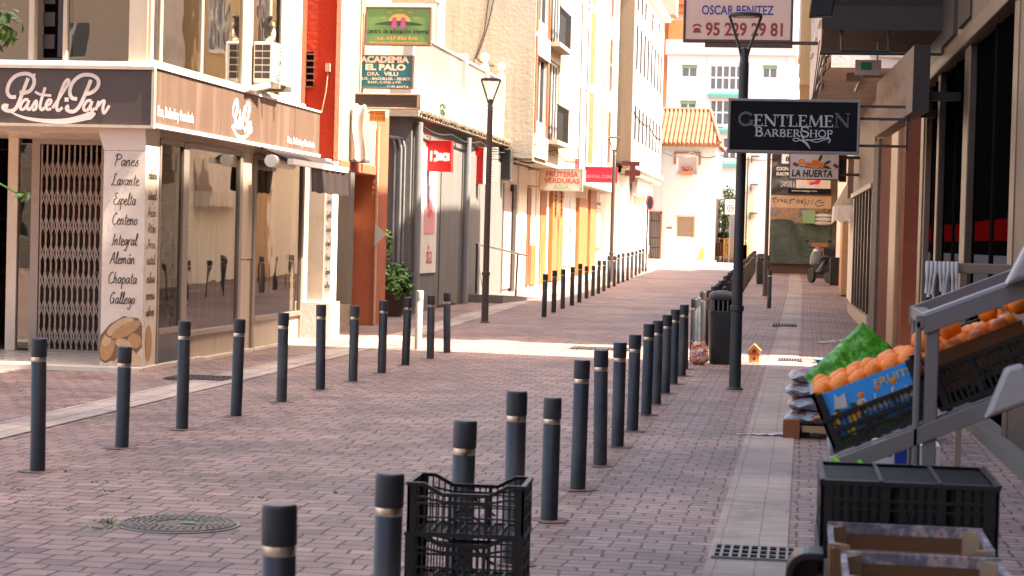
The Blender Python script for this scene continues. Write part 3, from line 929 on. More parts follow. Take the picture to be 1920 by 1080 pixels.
def skin_mesh(joints, edges, sub=2):
    """one continuous surface grown over a skeleton: joints {name: ((x,y,z), radius)}"""
    names = list(joints)
    idx = {k: i for i, k in enumerate(names)}
    me = bpy.data.meshes.new("skin")
    me.from_pydata([joints[k][0] for k in names], [(idx[a], idx[b]) for a, b in edges], [])
    o = bpy.data.objects.new("skin", me)
    COL.objects.link(o)
    md = o.modifiers.new("skin", 'SKIN')
    md.use_smooth_shade = True
    for i, k in enumerate(names):
        r = joints[k][1]
        r = r if isinstance(r, tuple) else (r, r)
        me.skin_vertices[0].data[i].radius = r
        me.skin_vertices[0].data[i].use_root = (i == 0)
    sd_ = o.modifiers.new("sub", 'SUBSURF')
    sd_.levels = sub; sd_.render_levels = sub
    dg = bpy.context.evaluated_depsgraph_get()
    ev = o.evaluated_get(dg)
    t = ev.to_mesh()
    mb = MB().add([q.co.copy() for q in t.vertices], [tuple(p.vertices) for p in t.polygons])
    ev.to_mesh_clear()
    bpy.data.objects.remove(o)
    return mb


# ------------------------------------------------------------------ ground, road, strips
def lerp_tab(tab, y):
    for (a, b), (c, d) in zip(tab, tab[1:]):
        if y <= c: return b + (d - b) * (y - a) / (c - a)
    return tab[-1][1]


XL = lambda y: lerp_tab([(-60, -5.15), (30, -5.15), (41, -5.4), (55, -5.68), (65, -5.95), (78, -6.33), (98, -7.0)], y)
XR = lambda y: lerp_tab([(-60, -1.5), (28, -1.54), (60, -1.84), (83, -2.08), (98, -2.3)], y)


def sheet(name, xa, xb, y0, y1, dz, mtl, step=4.0, kind='structure', label=None):
    mb = MB()
    k = max(1, int((y1 - y0) / step))
    ys = [y0 + (y1 - y0) * i / k for i in range(k + 1)]
    vs = []
    for y in ys:
        vs += [(xa(y), y, gz(y) + dz), (xb(y), y, gz(y) + dz)]
    mb.add(vs, [(2 * i, 2 * i + 1, 2 * i + 3, 2 * i + 2) for i in range(k)])
    return mb.build(name, mtl, kind=kind, label=label)


sheet('ground', lambda y: -260, lambda y: 260, -60, 520, 0.0, 'pavement_pavers', 5.8, label='mauve paved ground of the pedestrian street and its surroundings')
sheet('road', XL, XR, -55, 84, 0.004, 'road_pavers', 4.0, label='mauve block paved roadway between the two rows of bollards')
sheet('paving_strip', lambda y: XL(y) - 1.66, lambda y: XL(y) - 1.14, -55, 84, 0.008, 'pale_slabs', label='pale beige slab strip along the left pavement')
sheet('paving_band', lambda y: -0.475 - max(0, y - 60) * .006, lambda y: -0.05 - max(0, y - 60) * .006, -55, 80.8, 0.008, 'pale_pavers', label='pale beige two-row block strip along the right pavement')
mat('concrete_pale', (0.40, 0.36, 0.31), 0.85, var=0.12, scale=1.5, bump=0.15, stain=0.3)
sheet('crossing', lambda y: -40, lambda y: 30, 84, 96.6, 0.006, 'concrete_pale', label='pale sunlit cross street at the far end')

# ------------------------------------------------------------------ left: corner bakery
bk = thing('bakery', 'corner bakery with brown fascia, folding gate and glass upper floor', 'building', (-7.75, 22.4, 0))
fs, ff = faceX(-7.75), faceY(22.45)
# marble step
MB().box(-14, -7.70, 22.28, 24.8, -0.02, 0.065).box(-7.86, -7.69, 24.8, 30.4, -0.02, 0.05).build('step', 'marble', bk, bevel=0.01)
# corner pillar with printed front
mb = MB()
mb.hexa([(-8.27, 22.5, .066), (-7.75, 22.5, .066), (-7.75, 23.0, .066), (-8.27, 23.0, .066), (-8.27, 22.5, 2.62), (-7.75, 22.5, 2.62), (-7.75, 23.0, 2.62), (-8.27, 23.0, 2.62)])
mb.hexa([(-8.27, 22.5, 2.622), (-7.75, 22.5, 2.622), (-7.75, 23.0, 2.622), (-8.27, 23.0, 2.622), (-8.36, 22.47, 2.915), (-7.75, 22.47, 2.915), (-7.75, 23.0, 2.915), (-8.36, 23.0, 2.915)])
pil = mb.build('pillar', 'marble', bk, bevel=0.006, label='corner pillar covered in a pale bread menu')
fp = faceY(22.495)
words = ['Panes', 'Laxante', 'Espelta', 'Centeno', 'Integral', 'Alemán', 'Chapata', 'Gallego']
us = [(-8.14, -7.84), (-8.17, -7.83), (-8.145, -7.865), (-8.155, -7.84), (-8.155, -7.84), (-8.17, -7.86), (-8.19, -7.83), (-8.165, -7.85)]
zs = [2.44, 2.21, 1.98, 1.745, 1.50, 1.28, 1.045, 0.805]
mb = MB()
for wd, (a, b), z in zip(words, us, zs):
    hand_line(mb, wd, fp, a, b, z, .072, .0105, .001)
fsd = faceX(-7.748)
for wd, z in zip(['Salados', 'Integral', 'Aján', 'Atán', 'Aros', 'Hotel', 'Salsas', 'Harina', 'Salmón'], [2.3, 2.05, 1.85, 1.66, 1.47, 1.28, 1.06, .86, .66]):
    hand_line(mb, ''.join(c if c in HAND else 'e' for c in wd), fsd, 22.6, 22.9, z, .06, .012, .002)
mb.build('lettering', 'lettering_brown', pil)
# printed bread at the foot of the pillar
mat('bread_a', (0.42, 0.22, 0.09), 0.6, var=0.3, scale=14, bump=0.0)
mat('bread_b', (0.52, 0.33, 0.17), 0.6, var=0.25, scale=14, bump=0.0)
mat('bread_c', (0.20, 0.09, 0.04), 0.6, var=0.3, scale=14, bump=0.0)
mb = MB()
mb.fpoly(fp, [(-8.268, .12), (-8.268, .42), (-8.15, .56), (-7.98, .66), (-7.80, .64), (-7.752, .55), (-7.752, .30), (-7.9, .12)], .001, 2)
mb.disc(fp, -8.17, .29, .105, .20, .0015, 2, rot=-.2)
mb.disc(fp, -8.175, .30, .088, .18, .002, 0, rot=-.2)
mb.disc(fp, -8.19, .36, .05, .07, .0022, 1, rot=-.4)
mb.disc(fp, -8.02, .525, .205, .085, .0025, 2, rot=.55)
mb.disc(fp, -7.945, .485, .21, .08, .0032, 2, rot=.5)
for q_ in range(4): mb.stroke(fp, [(-8.13 + q_ * .07, .50 + q_ * .04), (-8.09 + q_ * .07, .47 + q_ * .04)], .012, .0045, 1)
mb.disc(fp, -8.02, .535, .19, .075, .003, 1, rot=.55)
mb.disc(fp, -7.95, .50, .20, .07, .0036, 0, rot=.5)
mb.disc(fp, -7.84, .37, .085, .09, .0042, 0)
mb.disc(fp, -7.98, .33, .10, .06, .0044, 1, rot=-.3)
mb.fpoly(fp, [(-8.05, .16), (-7.86, .26), (-7.77, .18), (-7.76, .09), (-8.12, .09)], .005, 1)
mb.disc(FR((-7.749, 0, 0), (0, 1, 0), (1, 0, 0)), 22.72, .33, .12, .22, .003, 0)
mb.build('bread_picture', ['bread_a', 'bread_b', 'bread_c'], pil)
# fascia boxes
mb = MB().fbox(ff, -16, -7.66, 2.92, 3.575, -0.015, 0.04, 0)
fas = mb.build('front_fascia', 'fascia_brown', bk, label='dark brown front fascia with white script lettering')
MB().fbox(ff, -16, -7.63, 2.885, 2.92, -0.015, 0.07).fbox(ff, -16, -7.63, 3.575, 3.61, -0.015, 0.07).fbox(ff, -7.665, -7.63, 2.92, 3.575, -.015, 0.055).build('trim', 'beige_frame', fas)
L = lambda x, y: (-9.59 + (x / 3) * (1.83 / 275.0), 3.56 - (y / 3 - 130.5) * 0.00640)   # survey of the script lettering
mb = MB()
def script(pts, wd, sub=6, n=0.044):
    q = catmull([L(x, y) for x, y in pts], sub)
    mb.stroke(ff, q, wd, n)
W = 0.045
script([(112, 545), (80, 545), (62, 515), (75, 465), (110, 428), (165, 415), (205, 432), (212, 470), (192, 508), (160, 522), (132, 520)], W)
script([(178, 440), (160, 490), (140, 545), (118, 600), (95, 622), (62, 622), (40, 608), (48, 594), (70, 598)], W)
script([(205, 420), (215, 428)], .05)
script([(182, 560), (160, 562), (140, 590), (140, 612), (158, 612), (178, 585), (186, 562), (176, 600), (186, 615), (200, 605)], .036, n=.0444)
script([(200, 605), (225, 565), (228, 590), (222, 612), (205, 616)], .036, n=.0448)
script([(275, 490), (255, 560), (248, 600), (260, 615), (275, 600)], .036, n=.0452)
script([(218, 515), (250, 530), (310, 535)], .03, n=.0456)
script([(280, 595), (305, 580), (310, 562), (296, 560), (282, 585), (288, 612), (312, 608)], .034, n=.046)
script([(318, 605), (360, 540), (405, 465), (400, 445), (380, 470), (355, 540), (342, 600), (352, 618), (375, 600)], .036, n=.0464)
script([(385, 556), (408, 556)], .05, n=.0468)
script([(455, 552), (425, 545), (414, 510), (430, 460), (475, 422), (530, 418), (568, 440), (572, 475), (550, 505), (515, 522), (492, 520)], W, n=.0472)
script([(530, 445), (510, 500), (485, 560), (462, 602), (435, 622), (405, 616), (398, 600), (412, 592)], W, n=.0476)
script([(535, 560), (512, 562), (494, 590), (496, 612), (514, 612), (532, 585), (540, 562), (530, 600), (542, 615), (556, 600)], .036, n=.048)
script([(560, 612), (578, 562), (572, 590), (592, 565), (608, 562), (600, 600), (608, 628), (636, 585)], .036, n=.0484)
q = catmull([L(x, y) for x, y in [(55, 605), (95, 635), (170, 662), (280, 676), (400, 674), (500, 652), (560, 630)]], 6)
mb.stroke(ff, q, [0.012 + 0.085 * min(1, i / len(q) * 1.05) ** 1.3 if i < len(q) - 5 else 0.1 - .02 * (i - len(q) + 5) for i in range(len(q))], 0.0488)
mb.build('lettering', 'lettering_pale', fas)
mb = MB()
fsf = faceX(-7.64)
for i, (a, b) in enumerate([(22.47, 23.35), (23.357, 25.1), (25.107, 27.35), (27.357, 28.9), (28.907, 30.42)]):
    mb.fbox(fsf, a, b, 2.945, 3.60, -0.30, 0.0 - 0.002 * (i % 2))
fas2 = mb.build('side_fascia', 'fascia_panel', bk, label='sunlit brown side fascia in panels with small white lettering')
MB().fbox(fsf, 22.47, 30.44, 2.90, 2.945, -0.32, 0.02).fbox(fsf, 22.47, 30.44, 3.60, 3.63, -0.32, 0.02).build('trim', 'white_paint', fas2)
mb = MB()
text_into(mb, 'Pan, Bollería y Pastelería', fsf, 22.56, 23.95, 3.0, 3.17, 0.003, 0, bold=0.02)
text_into(mb, 'Pan, Bollería y Pastelería', fsf, 28.5, 30.1, 3.0, 3.13, 0.003, 0, bold=0.02)
LL = lambda x, y: (25.6 + (x - 30) / 610 * 0.98, 3.50 - (y - 400) / 275 * 0.52)
for pts in [[(112, 545), (62, 515), (75, 465), (165, 415), (212, 470), (160, 522)], [(178, 440), (140, 545), (95, 622), (40, 608)],
            [(182, 560), (140, 600), (178, 590), (186, 615), (228, 570), (222, 612), (275, 490), (255, 612), (310, 565), (288, 612), (400, 450), (345, 610)],
            [(455, 552), (414, 510), (475, 422), (568, 440), (515, 522)], [(530, 445), (485, 560), (435, 622), (400, 600)],
            [(535, 560), (496, 612), (540, 562), (545, 615), (578, 562), (605, 562), (608, 625), (636, 585)], [(60, 610), (170, 662), (330, 678), (480, 655), (560, 628)]]:
    mb.stroke(fsf, catmull([LL(x, y) for x, y in pts], 5), 0.055, 0.0035)
mb.build('lettering', 'lettering_white', fas2)
# side wall: granite base, frames, glass
MB().fbox(fs, 23.0, 24.0, .05, .42, -.2, 0).build('window_base', 'granite_dark', bk)
MB().fbox(fs, 24.06, 26.5, .05, .34, -.14, -.02).fbox(fs, 27.2, 29.95, .05, .42, -.14, -.02).build('window_base', 'beige_frame', bk, bevel=.006)
mb = MB()
for a, b in [(23.0, 23.06), (23.92, 24.14), (26.42, 26.55), (27.16, 27.28), (29.86, 29.98)]:
    mb.fbox(fs, a, b, .05, 2.80, -.09, .012)
for a, b, z in [(23.06, 23.92, .42), (24.14, 26.42, .34), (27.28, 29.86, .42)]:
    mb.fbox(fs, a, b, z, z + .07, -.10, .02)
    mb.fbox(fs, a, b, 2.74, 2.81, -.09, .008)
mb.build('window_frame', 'brown_frame', bk, bevel=0.004)
mb = MB()
mb.fbox(fs, 26.55, 27.16, .05, 1.30, -.2, -.03).fbox(fs, 26.55, 27.16, 1.31, 2.9, -.2, -.02)
mb.build('wall_post', 'beige_frame', bk, bevel=0.004)
for a, b, z in [(23.06, 23.92, .49), (24.14, 26.42, .41), (27.28, 29.86, .49)]:
    MB().fquad(fs, a, b, z, 2.74, -.02).build('pane', 'shop_glass' if z > .45 and a < 24 else 'street_glass', bk)
MB().fbox(fs, 23.0, 30.3, 2.81, 2.9, -.25, -.01).build('lintel', 'beige_frame', bk)
# front: recessed gate, jambs and door glass
fg = faceY(24.6)
mb = MB()
mb.fbox(fg, -10.34, -10.20, .066, 2.9, -.12, .02).fbox(fg, -16, -10.52, .066, 2.9, -.12, .02).fbox(fg, -16, -7.9, 2.84, 2.912, -.12, 1.8)
mb.hexa([(-8.99, 24.6, .066), (-8.30, 23.02, .066), (-8.24, 23.02, .066), (-8.93, 24.6, .066), (-8.99, 24.6, 2.84), (-8.30, 23.02, 2.84), (-8.24, 23.02, 2.84), (-8.93, 24.6, 2.84)])
mb.build('door_jamb', 'marble', bk, bevel=.006)
mb = MB().fbox(fg, -10.01, -9.90, .066, 2.84, -.06, .03).fbox(fg, -9.90, -9.0, 2.77, 2.84, -.04, .03).fbox(fg, -9.06, -9.0, .066, 2.77, -.03, .03)
mb.fbox(fg, -9.90, -9.06, .066, .10, -.03, .03)
ks = 12
ux = [-9.88 + .82 * i / (ks - 1) for i in range(ks)]
for i, u in enumerate(ux):
    mb.fbox(fg, u - .011, u + .011, .105, 2.765, -.012, .012 + .003 * (i % 2))
for i in range(ks - 1):
    z = .16
    while z < 2.6:
        a, b = ux[i], ux[i + 1]
        mb.stroke(fg, [(a, z), (b, z + .24)], .013, .018, th=.006)
        mb.stroke(fg, [(b, z + .0), (a, z + .24)], .013, .026, th=.006)
        z += .36
gate = mb.build('folding_gate', 'gate_metal', bk, label='closed lattice folding gate')
mb = MB().fbox(fg, -10.2, -10.01, .1, 2.78, -.03, -.02)
mb.build('door_pane', 'shop_glass', bk)
# interior
mb = MB()
mb.box(-14, -7.95, 30.0, 30.2, .06, 2.9).box(-14, -13.8, 24.7, 30.0, .06, 2.9).box(-14, -7.87, 24.9, 30.1, 2.91, 2.93)
mb.box(-14, -7.87, 24.7, 30.0, .045, .062)
mb.build('interior_wall', 'shop_wall', bk)
mb = MB()
for z in (.5, .9, 1.3, 1.7, 2.1):
    mb.box(-12.6, -9.2, 28.4, 28.9, z, z + .03)
mb.box(-12.6, -9.2, 28.9, 28.95, .1, 2.6)
mb.box(-11.6, -9.0, 26.6, 27.1, .07, .95)
mb.box(-10.6, -9.0, 25.9, 26.2, .07, 1.0).box(-10.6, -9.0, 26.2, 26.25, .07, 2.6)
for z in (1.25, 1.6, 1.95, 2.3): mb.box(-10.6, -9.0, 25.95, 26.2, z, z + .03)
mb.build('display_shelf', 'shop_wood', bk)
mb = MB()
for i in range(40):
    mb.ball((random.uniform(-12.4, -9.4), random.uniform(28.45, 28.8), random.choice((.5, .9, 1.3, 1.7)) + .1), random.uniform(.1, .16), .1, .07, 8, 5, m=i % 2)
for i in range(30):
    mb.ball((random.uniform(-10.5, -9.1), 26.05, random.choice((1.06, 1.33, 1.68, 2.03))), random.uniform(.06, .13), .08, .06, 8, 5, m=i % 2)
for i in range(10):
    mb.ball((random.uniform(-11.4, -9.2), random.uniform(26.7, 27.0), 1.03), .14, .1, .07, 8, 5, m=i % 2)
mb.build('bread', ['bread_a', 'bread_b'], bk)
mb = MB()
for i in range(9):
    if i < 5: continue
    y = 24.6 + i * .23
    mb.box(-8.10, -8.07, y, y + .20, .5, 2.72)
for i in range(7):
    y = 27.6 + i * .3
    mb.box(-8.14, -8.11, y, y + .22, .75, 2.72)
mb.build('reflection_panel', 'interior_beige', bk)  # beige panels added behind the glass in place of the street reflection
# end pillar on its plinth
MB().box(-7.95, -7.48, 30.75, 31.4, -.02, .60).build('plinth', 'white_render', bk, bevel=.01)
mb = MB().box(-7.88, -7.62, 30.8, 31.2, .60, 2.9, 0).box(-7.618, -7.50, 30.82, 31.2, .60, 2.86, 1)
ep = mb.build('end_pillar', ['marble', 'white_render'], bk, label='end pillar with cream front and lettered white side')
mb = MB()
fe = faceY(30.818)
for k, wd in enumerate(words):
    hand_line(mb, wd, fe, -7.605, -7.515, 2.40 - .225 * k, .055, .0045, .001)
mb.build('lettering', 'lettering_brown', ep)
# awning folded at the far end of the fascia
mb = MB()
pts = [(-7.62, 2.88), (-7.24, 2.74), (-7.20, 2.72), (-7.20, 2.45)]
for y0, y1 in [(27.05, 30.35)]:
    mb.add([(-7.64, y0, 2.90), (-7.22, y0, 2.735), (-7.22, y1, 2.735), (-7.64, y1, 2.90), (-7.64, y0, 2.87), (-7.22, y0, 2.705), (-7.22, y1, 2.705), (-7.64, y1, 2.87)],
           [(0, 1, 2, 3), (7, 6, 5, 4), (0, 4, 5, 1), (2, 6, 7, 3), (1, 5, 6, 2)], 0)
    mb.box(-7.24, -7.15, y0 - .02, y1 + .02, 2.66, 2.74, 1)
aw = mb.build('awning', ['awning_cloth', 'white_paint'], bk, label='small dark awning with lettered valance')
mb = MB()
k = 24
vs = []
for i in range(k + 1):
    y = 28.1 + (30.36 - 28.1) * i / k
    vs += [(-7.17 + .012 * math.sin(i * 1.7), y, 2.66), (-7.155 + .03 * math.sin(i * 1.1), y, 2.30 + .012 * math.sin(i * 2.0))]
mb.add(vs, [(2 * i, 2 * i + 1, 2 * i + 3, 2 * i + 2) for i in range(k)])
vl = mb.build('valance', 'awning_cloth', aw, smooth=60)
MB().tube([(-7.45, 26.9, 2.70), (-7.45, 28.0, 2.70)], .09, 12).tube([(-7.62, 27.3, 2.8), (-7.25, 27.3, 2.66)], .02).build('roller', 'white_paint', aw, smooth=50)
# upper floor
fu, fuf = faceX(-7.78), faceY(22.62)
mb = MB()
mb.fbox(fu, 22.62, 29.8, 3.63, 3.69, -.25, .07)
mb.fbox(fuf, -16, -7.70, 3.612, 3.68, -.25, .08)
mb.build('sill', 'white_paint', bk, bevel=.01)
mb = MB()
for a, b, t in [(22.62, 22.72, .02), (23.02, 23.12, .0), (24.66, 24.75, .0), (26.5, 27.0, .01), (27.9, 28.0, 0), (28.5, 28.95, .01)]:
    mb.fbox(fu, a, b, 3.69, 5.9, -.12, t)
for a, b in [(22.72, 23.02), (23.12, 24.66), (24.75, 26.5), (27.0, 27.9), (28.0, 28.5)]:
    mb.fbox(fu, a, b, 3.69, 3.73, -.08, .0)
for a, b, t in [(-8.03, -7.80, .02), (-9.29, -9.22, .0), (-8.86, -8.81, .0), (-10.6, -10.5, 0), (-12, -11.9, 0), (-13.4, -13.3, 0)]:
    mb.fbox(fuf, a, b, 3.68, 5.9, -.12, t)
mb.build('upper_frame', 'beige_frame', bk, bevel=.006)
mb = MB()
for a, b in [(22.72, 23.02), (23.12, 24.66), (24.75, 26.5), (27.0, 27.9), (28.0, 28.5)]:
    mb.fquad(fu, a, b, 3.73, 5.9, -.02)
mb.build('upper_pane', 'upper_glass', bk)
mb = MB()
for a, b in [(-16, -13.4), (-13.3, -12), (-11.9, -10.6), (-10.5, -9.29), (-8.81, -8.03)]:
    mb.fquad(fuf, a, b, 3.68, 5.9, -.05)
mb.build('upper_pane', 'upper_glass', bk)
MB().fbox(fuf, -9.22, -8.86, 3.75, 5.9, -.35, -.3).build('upper_void', 'dark_void', bk)
mb = MB()
for z in (3.85, 4.12, 4.39, 4.66): mb.fbox(fuf, -9.2, -9.05, z, z + .17, -.29, -.22)
mb.fbox(fuf, -9.0, -8.86, 3.75, 5.9, -.29, -.2)
mb.build('wall_cabinet', 'frame_dark', bk)
mb = MB().box(-16, -8.9, 25.6, 25.7, 3.7, 5.9).box(-16, -9.0, 29.6, 29.8, 3.7, 5.9).box(-8.6, -8.5, 26.4, 29.6, 3.7, 5.9)
mb.build('upper_interior', 'interior_beige', bk)
mb = MB().box(-16, -7.9, 22.8, 29.8, 3.58, 3.66).box(-16, -7.5, 22.4, 30.2, 5.9, 6.2).box(-16, -7.78, 22.62, 30.2, 6.2, 11.5)
mb.box(-7.86, -7.80, 28.3, 29.8, 3.64, 5.9)
mb.build('upper_wall', 'white_render', bk)

# air conditioner and decoy bird
ac = thing('air_conditioner', 'white wall air conditioner with a bird decoy standing on it', 'air conditioner', (-7.6, 28.1, 3.8))
MB().box(-7.745, -7.45, 27.70, 28.56, 3.80, 4.37).build('body', 'ac_white', ac, bevel=.02)
mb = MB()
fa = faceY(27.697)
for i in range(2):
    for j in range(5):
        mb.fbox(fa, -7.725 + i * .115, -7.62 + i * .115, 3.855 + j * .098, 3.935 + j * .098, -.01, .0015)
mb.build('side_grille', 'frame_dark', ac)
fx = faceX(-7.448)
mb = MB()
for rr in (.06, .105, .15, .195, .235):
    mb.stroke(fx, [(27.99 + rr * math.cos(t * math.pi / 14), 4.085 + rr * math.sin(t * math.pi / 14)) for t in range(29)], .012, .012, th=.012)
for t in range(12):
    mb.stroke(fx, [(27.99 + .05 * math.cos(t * math.pi / 6), 4.085 + .05 * math.sin(t * math.pi / 6)), (27.99 + .24 * math.cos(t * math.pi / 6), 4.085 + .24 * math.sin(t * math.pi / 6))], .008, .006, th=.006)
fg_ = mb.build('fan_grille', 'ac_white', ac)
MB().disc(fx, 27.99, 4.085, .235, .235, .0005, k=28).build('fan', 'frame_dark', fg_)
MB().box(-7.77, -7.38, 27.78, 27.82, 3.72, 3.80).box(-7.77, -7.38, 28.42, 28.46, 3.72, 3.80).build('bracket', 'beige_frame', ac)
MB().tube([(-7.5, 27.6, 3.74), (-7.62, 27.2, 3.66), (-7.60, 26.9, 3.66)], .05, 8).build('duct', 'white_paint', ac, smooth=50)

dc = thing('bird_decoy', 'dark hooded falcon decoy with pale breast on the air conditioner', 'bird figure', (-7.58, 27.86, 4.37))
bx, by, bz = -7.58, 27.86, 4.372
body = skin_mesh({'r': ((bx, by + .02, bz + .16), (.075, .075)), 'b': ((bx - .01, by + .03, bz + .08), .05), 't': ((bx - .03, by + .05, bz + .02), .025), 'c': ((bx + .01, by - .01, bz + .25), .075),
                  'n': ((bx + .015, by - .02, bz + .31), .052), 'h': ((bx + .02, by - .03, bz + .355), .056), 'k': ((bx + .055, by - .06, bz + .36), .02), 'e': ((bx + .08, by - .078, bz + .345), .008)},
                 [('r', 'b'), ('b', 't'), ('r', 'c'), ('c', 'n'), ('n', 'h'), ('h', 'k'), ('k', 'e')])
bo = body.build('body', 'feather_dark', dc, smooth=80)
mb = MB().ball((bx + .055, by + .022, bz + .12), .045, .05, .09, 12, 9)
mb.build('breast', 'feather_pale', dc, smooth=80)
MB().ball((bx + .055, by - .005, bz + .245), .036, .04, .05, 10, 7).build('throat', 'feather_tan', dc, smooth=80)
MB().ball((bx + .02, by - .02, bz + .03), .06, .05, .03, 10, 6).tube([(bx + .02, by - .02, bz), (bx + .02, by - .03, bz + .08)], .02).build('foot', 'feather_pale', dc, smooth=80)

ac.location.y -= .75
dc.location.y -= .75
# woman standing inside the shop window
wx, wy, wz = -8.46, 25.55, 0.066
pw = thing('person', 'woman with dark hair in a blue denim dress standing behind the bakery window', 'person', (wx, wy, wz))
J = {'pel': ((wx, wy, wz + .95), (.125, .105)), 'wst': ((wx, wy, wz + 1.10), (.105, .09)), 'chs': ((wx + .01, wy - .01, wz + 1.30), (.125, .10)), 'nb': ((wx + .01, wy, wz + 1.45), (.055, .055)),
     'nk': ((wx + .025, wy - .01, wz + 1.52), .048), 'jaw': ((wx + .05, wy - .02, wz + 1.57), (.06, .065)), 'hd': ((wx + .045, wy - .02, wz + 1.655), (.078, .088)), 'top': ((wx + .04, wy - .02, wz + 1.72), (.055, .06)),
     'sl': ((wx + .0, wy - .17, wz + 1.40), .05), 'el': ((wx - .03, wy - .25, wz + 1.14), .038), 'wl': ((wx + .13, wy - .30, wz + 1.02), .027), 'pl': ((wx + .2, wy - .31, wz + 1.0), (.035, .018)),
     'sr': ((wx + .0, wy + .17, wz + 1.40), .05), 'er': ((wx - .05, wy + .23, wz + 1.13), .038), 'wr': ((wx + .06, wy + .22, wz + .93), .027), 'pr': ((wx + .12, wy + .21, wz + .87), (.035, .018)),
     'hl': ((wx, wy - .09, wz + .88), .085), 'kl': ((wx + .03, wy - .1, wz + .48), .055), 'al': ((wx - .02, wy - .1, wz + .09), .036), 'tl': ((wx + .13, wy - .11, wz + .035), (.04, .03)),
     'hr': ((wx, wy + .09, wz + .88), .085), 'kr': ((wx + .08, wy + .1, wz + .49), .055), 'ar': ((wx + .06, wy + .1, wz + .09), .036), 'tr': ((wx + .21, wy + .11, wz + .035), (.04, .03)),
     'nose': ((wx + .135, wy - .02, wz + 1.635), .011)}
E_ = [('pel', 'wst'), ('wst', 'chs'), ('chs', 'nb'), ('nb', 'nk'), ('nk', 'jaw'), ('jaw', 'hd'), ('hd', 'top'), ('chs', 'sl'), ('sl', 'el'), ('el', 'wl'), ('wl', 'pl'), ('chs', 'sr'), ('sr', 'er'), ('er', 'wr'), ('wr', 'pr'),
      ('pel', 'hl'), ('hl', 'kl'), ('kl', 'al'), ('al', 'tl'), ('pel', 'hr'), ('hr', 'kr'), ('kr', 'ar'), ('ar', 'tr'), ('hd', 'nose')]
mb = skin_mesh(J, E_)
for s_ in (-1, 1):                                   # five fingers on each hand
    hx, hy, hz = (J['pl'] if s_ < 0 else J['pr'])[0]
    for i in range(4):
        mb.tube([(hx + .01, hy + (i - 1.5) * .016, hz), (hx + .05, hy + (i - 1.5) * .018, hz - .01), (hx + .08 - abs(i - 1.4) * .008, hy + (i - 1.5) * .017, hz - .04)], [.009, .008, .006], 6)
    mb.tube([(hx - .02, hy - .02, hz), (hx + .015, hy - .05, hz - .005), (hx + .04, hy - .055, hz - .015)], [.011, .009, .007], 6)
mb.ball((wx + .125, wy - .05, wz + 1.655), .012, .016, .01, 8, 6).ball((wx + .125, wy + .01, wz + 1.655), .012, .016, .01, 8, 6)
pb = mb.build('body', 'skin', pw, smooth=80)
mb = skin_mesh({'pel': ((wx, wy, wz + .95), (.145, .13)), 'wst': ((wx, wy, wz + 1.10), (.125, .105)), 'chs': ((wx + .01, wy - .01, wz + 1.30), (.142, .118)), 'up': ((wx + .005, wy, wz + 1.38), (.10, .09)),
                'sl': ((wx, wy - .18, wz + 1.385), .062), 'ml': ((wx - .02, wy - .23, wz + 1.24), .052), 'sr': ((wx, wy + .18, wz + 1.385), .062), 'mr': ((wx - .03, wy + .21, wz + 1.24), .052),
                'hm': ((wx + .01, wy, wz + .62), (.19, .17)), 'hm2': ((wx + .02, wy, wz + .45), (.20, .19))},
               [('pel', 'wst'), ('wst', 'chs'), ('chs', 'up'), ('up', 'sl'), ('sl', 'ml'), ('up', 'sr'), ('sr', 'mr'), ('pel', 'hm'), ('hm', 'hm2')])
mb.build('dress', 'denim', pw, smooth=80)
mb = MB().ball((wx + .02, wy - .02, wz + 1.68), .105, .108, .105, 16, 10, noise=.03).ball((wx - .04, wy - .02, wz + 1.56), .075, .105, .16, 14, 9, noise=.04).ball((wx - .03, wy - .1, wz + 1.50), .05, .05, .14, 10, 7, noise=.05)
mb.build('hair', 'hair_dark', pw, smooth=80)
# the small white table by the window
tb = thing('cafe_table', 'small white cafe table just inside the bakery window', 'table', (-8.05, 24.5, .066))
MB().box(-8.32, -7.92, 24.2, 24.8, .74, .80).build('table_top', 'white_paint', tb, bevel=.008)
MB().tube([(-8.12, 24.5, .08), (-8.12, 24.5, .74)], .03).box(-8.3, -7.94, 24.32, 24.68, .066, .09).build('leg', 'white_paint', tb)

# ------------------------------------------------------------------ red building
rb = thing('red_building', 'red and terracotta rendered building beside the bakery', 'building', (-7.9, 33, 0))
mb = MB()
mb.box(-14, -8.42, 30.42, 36.4, 2.95, 12).box(-8.42, -7.90, 32.5, 36.4, 2.96, 12)
mb.build('upper_wall', 'red_render', rb, bevel=.01)
MB().box(-7.90, -7.82, 32.46, 36.45, 2.93, 12).build('facade', 'peach_render', rb)
MB().box(-14, -8.22, 31.42, 36.4, 0, 2.95).build('lower_wall', 'cream_render', rb)
MB().box(-8.4, -7.80, 35.4, 36.4, 0.02, 3.9).box(-8.25, -7.795, 32.52, 35.4, 2.78, 2.955).build('column', 'terracotta_render', rb, bevel=.015)
MB().box(-8.06, -7.72, 33.0, 33.3, .5, 2.76).build('panel', 'tile_grey', rb, label='dark grey upright panel by the doorway')
mb = MB()
fv = faceY(30.42)
mb.fbox(fv, -8.44, -8.30, 0, 0, 0, 0)
vent = MB()
fv = faceY(32.5)
vent.fbox(fv, -8.415, -8.29, 4.15, 4.75, -.02, .02)
vt = vent.build('vent', 'dark_void', rb)
mb = MB()
for i in range(6): mb.fbox(fv, -8.42, -8.28, 4.15 + i * .11, 4.175 + i * .11, .0, .035)
mb.fbox(fv, -8.425, -8.41, 4.13, 4.77, 0, .035)
mb.build('slat', 'frame_brown', vt)
MB().tube([(-8.03, 32.47, 4.45), (-8.06, 32.47, 4.1), (-8.12, 32.45, 3.75), (-8.16, 31.2, 3.62)], .012, 6).box(-8.07, -7.99, 32.42, 32.5, 4.42, 4.56).build('cable', 'cable_pale', rb)
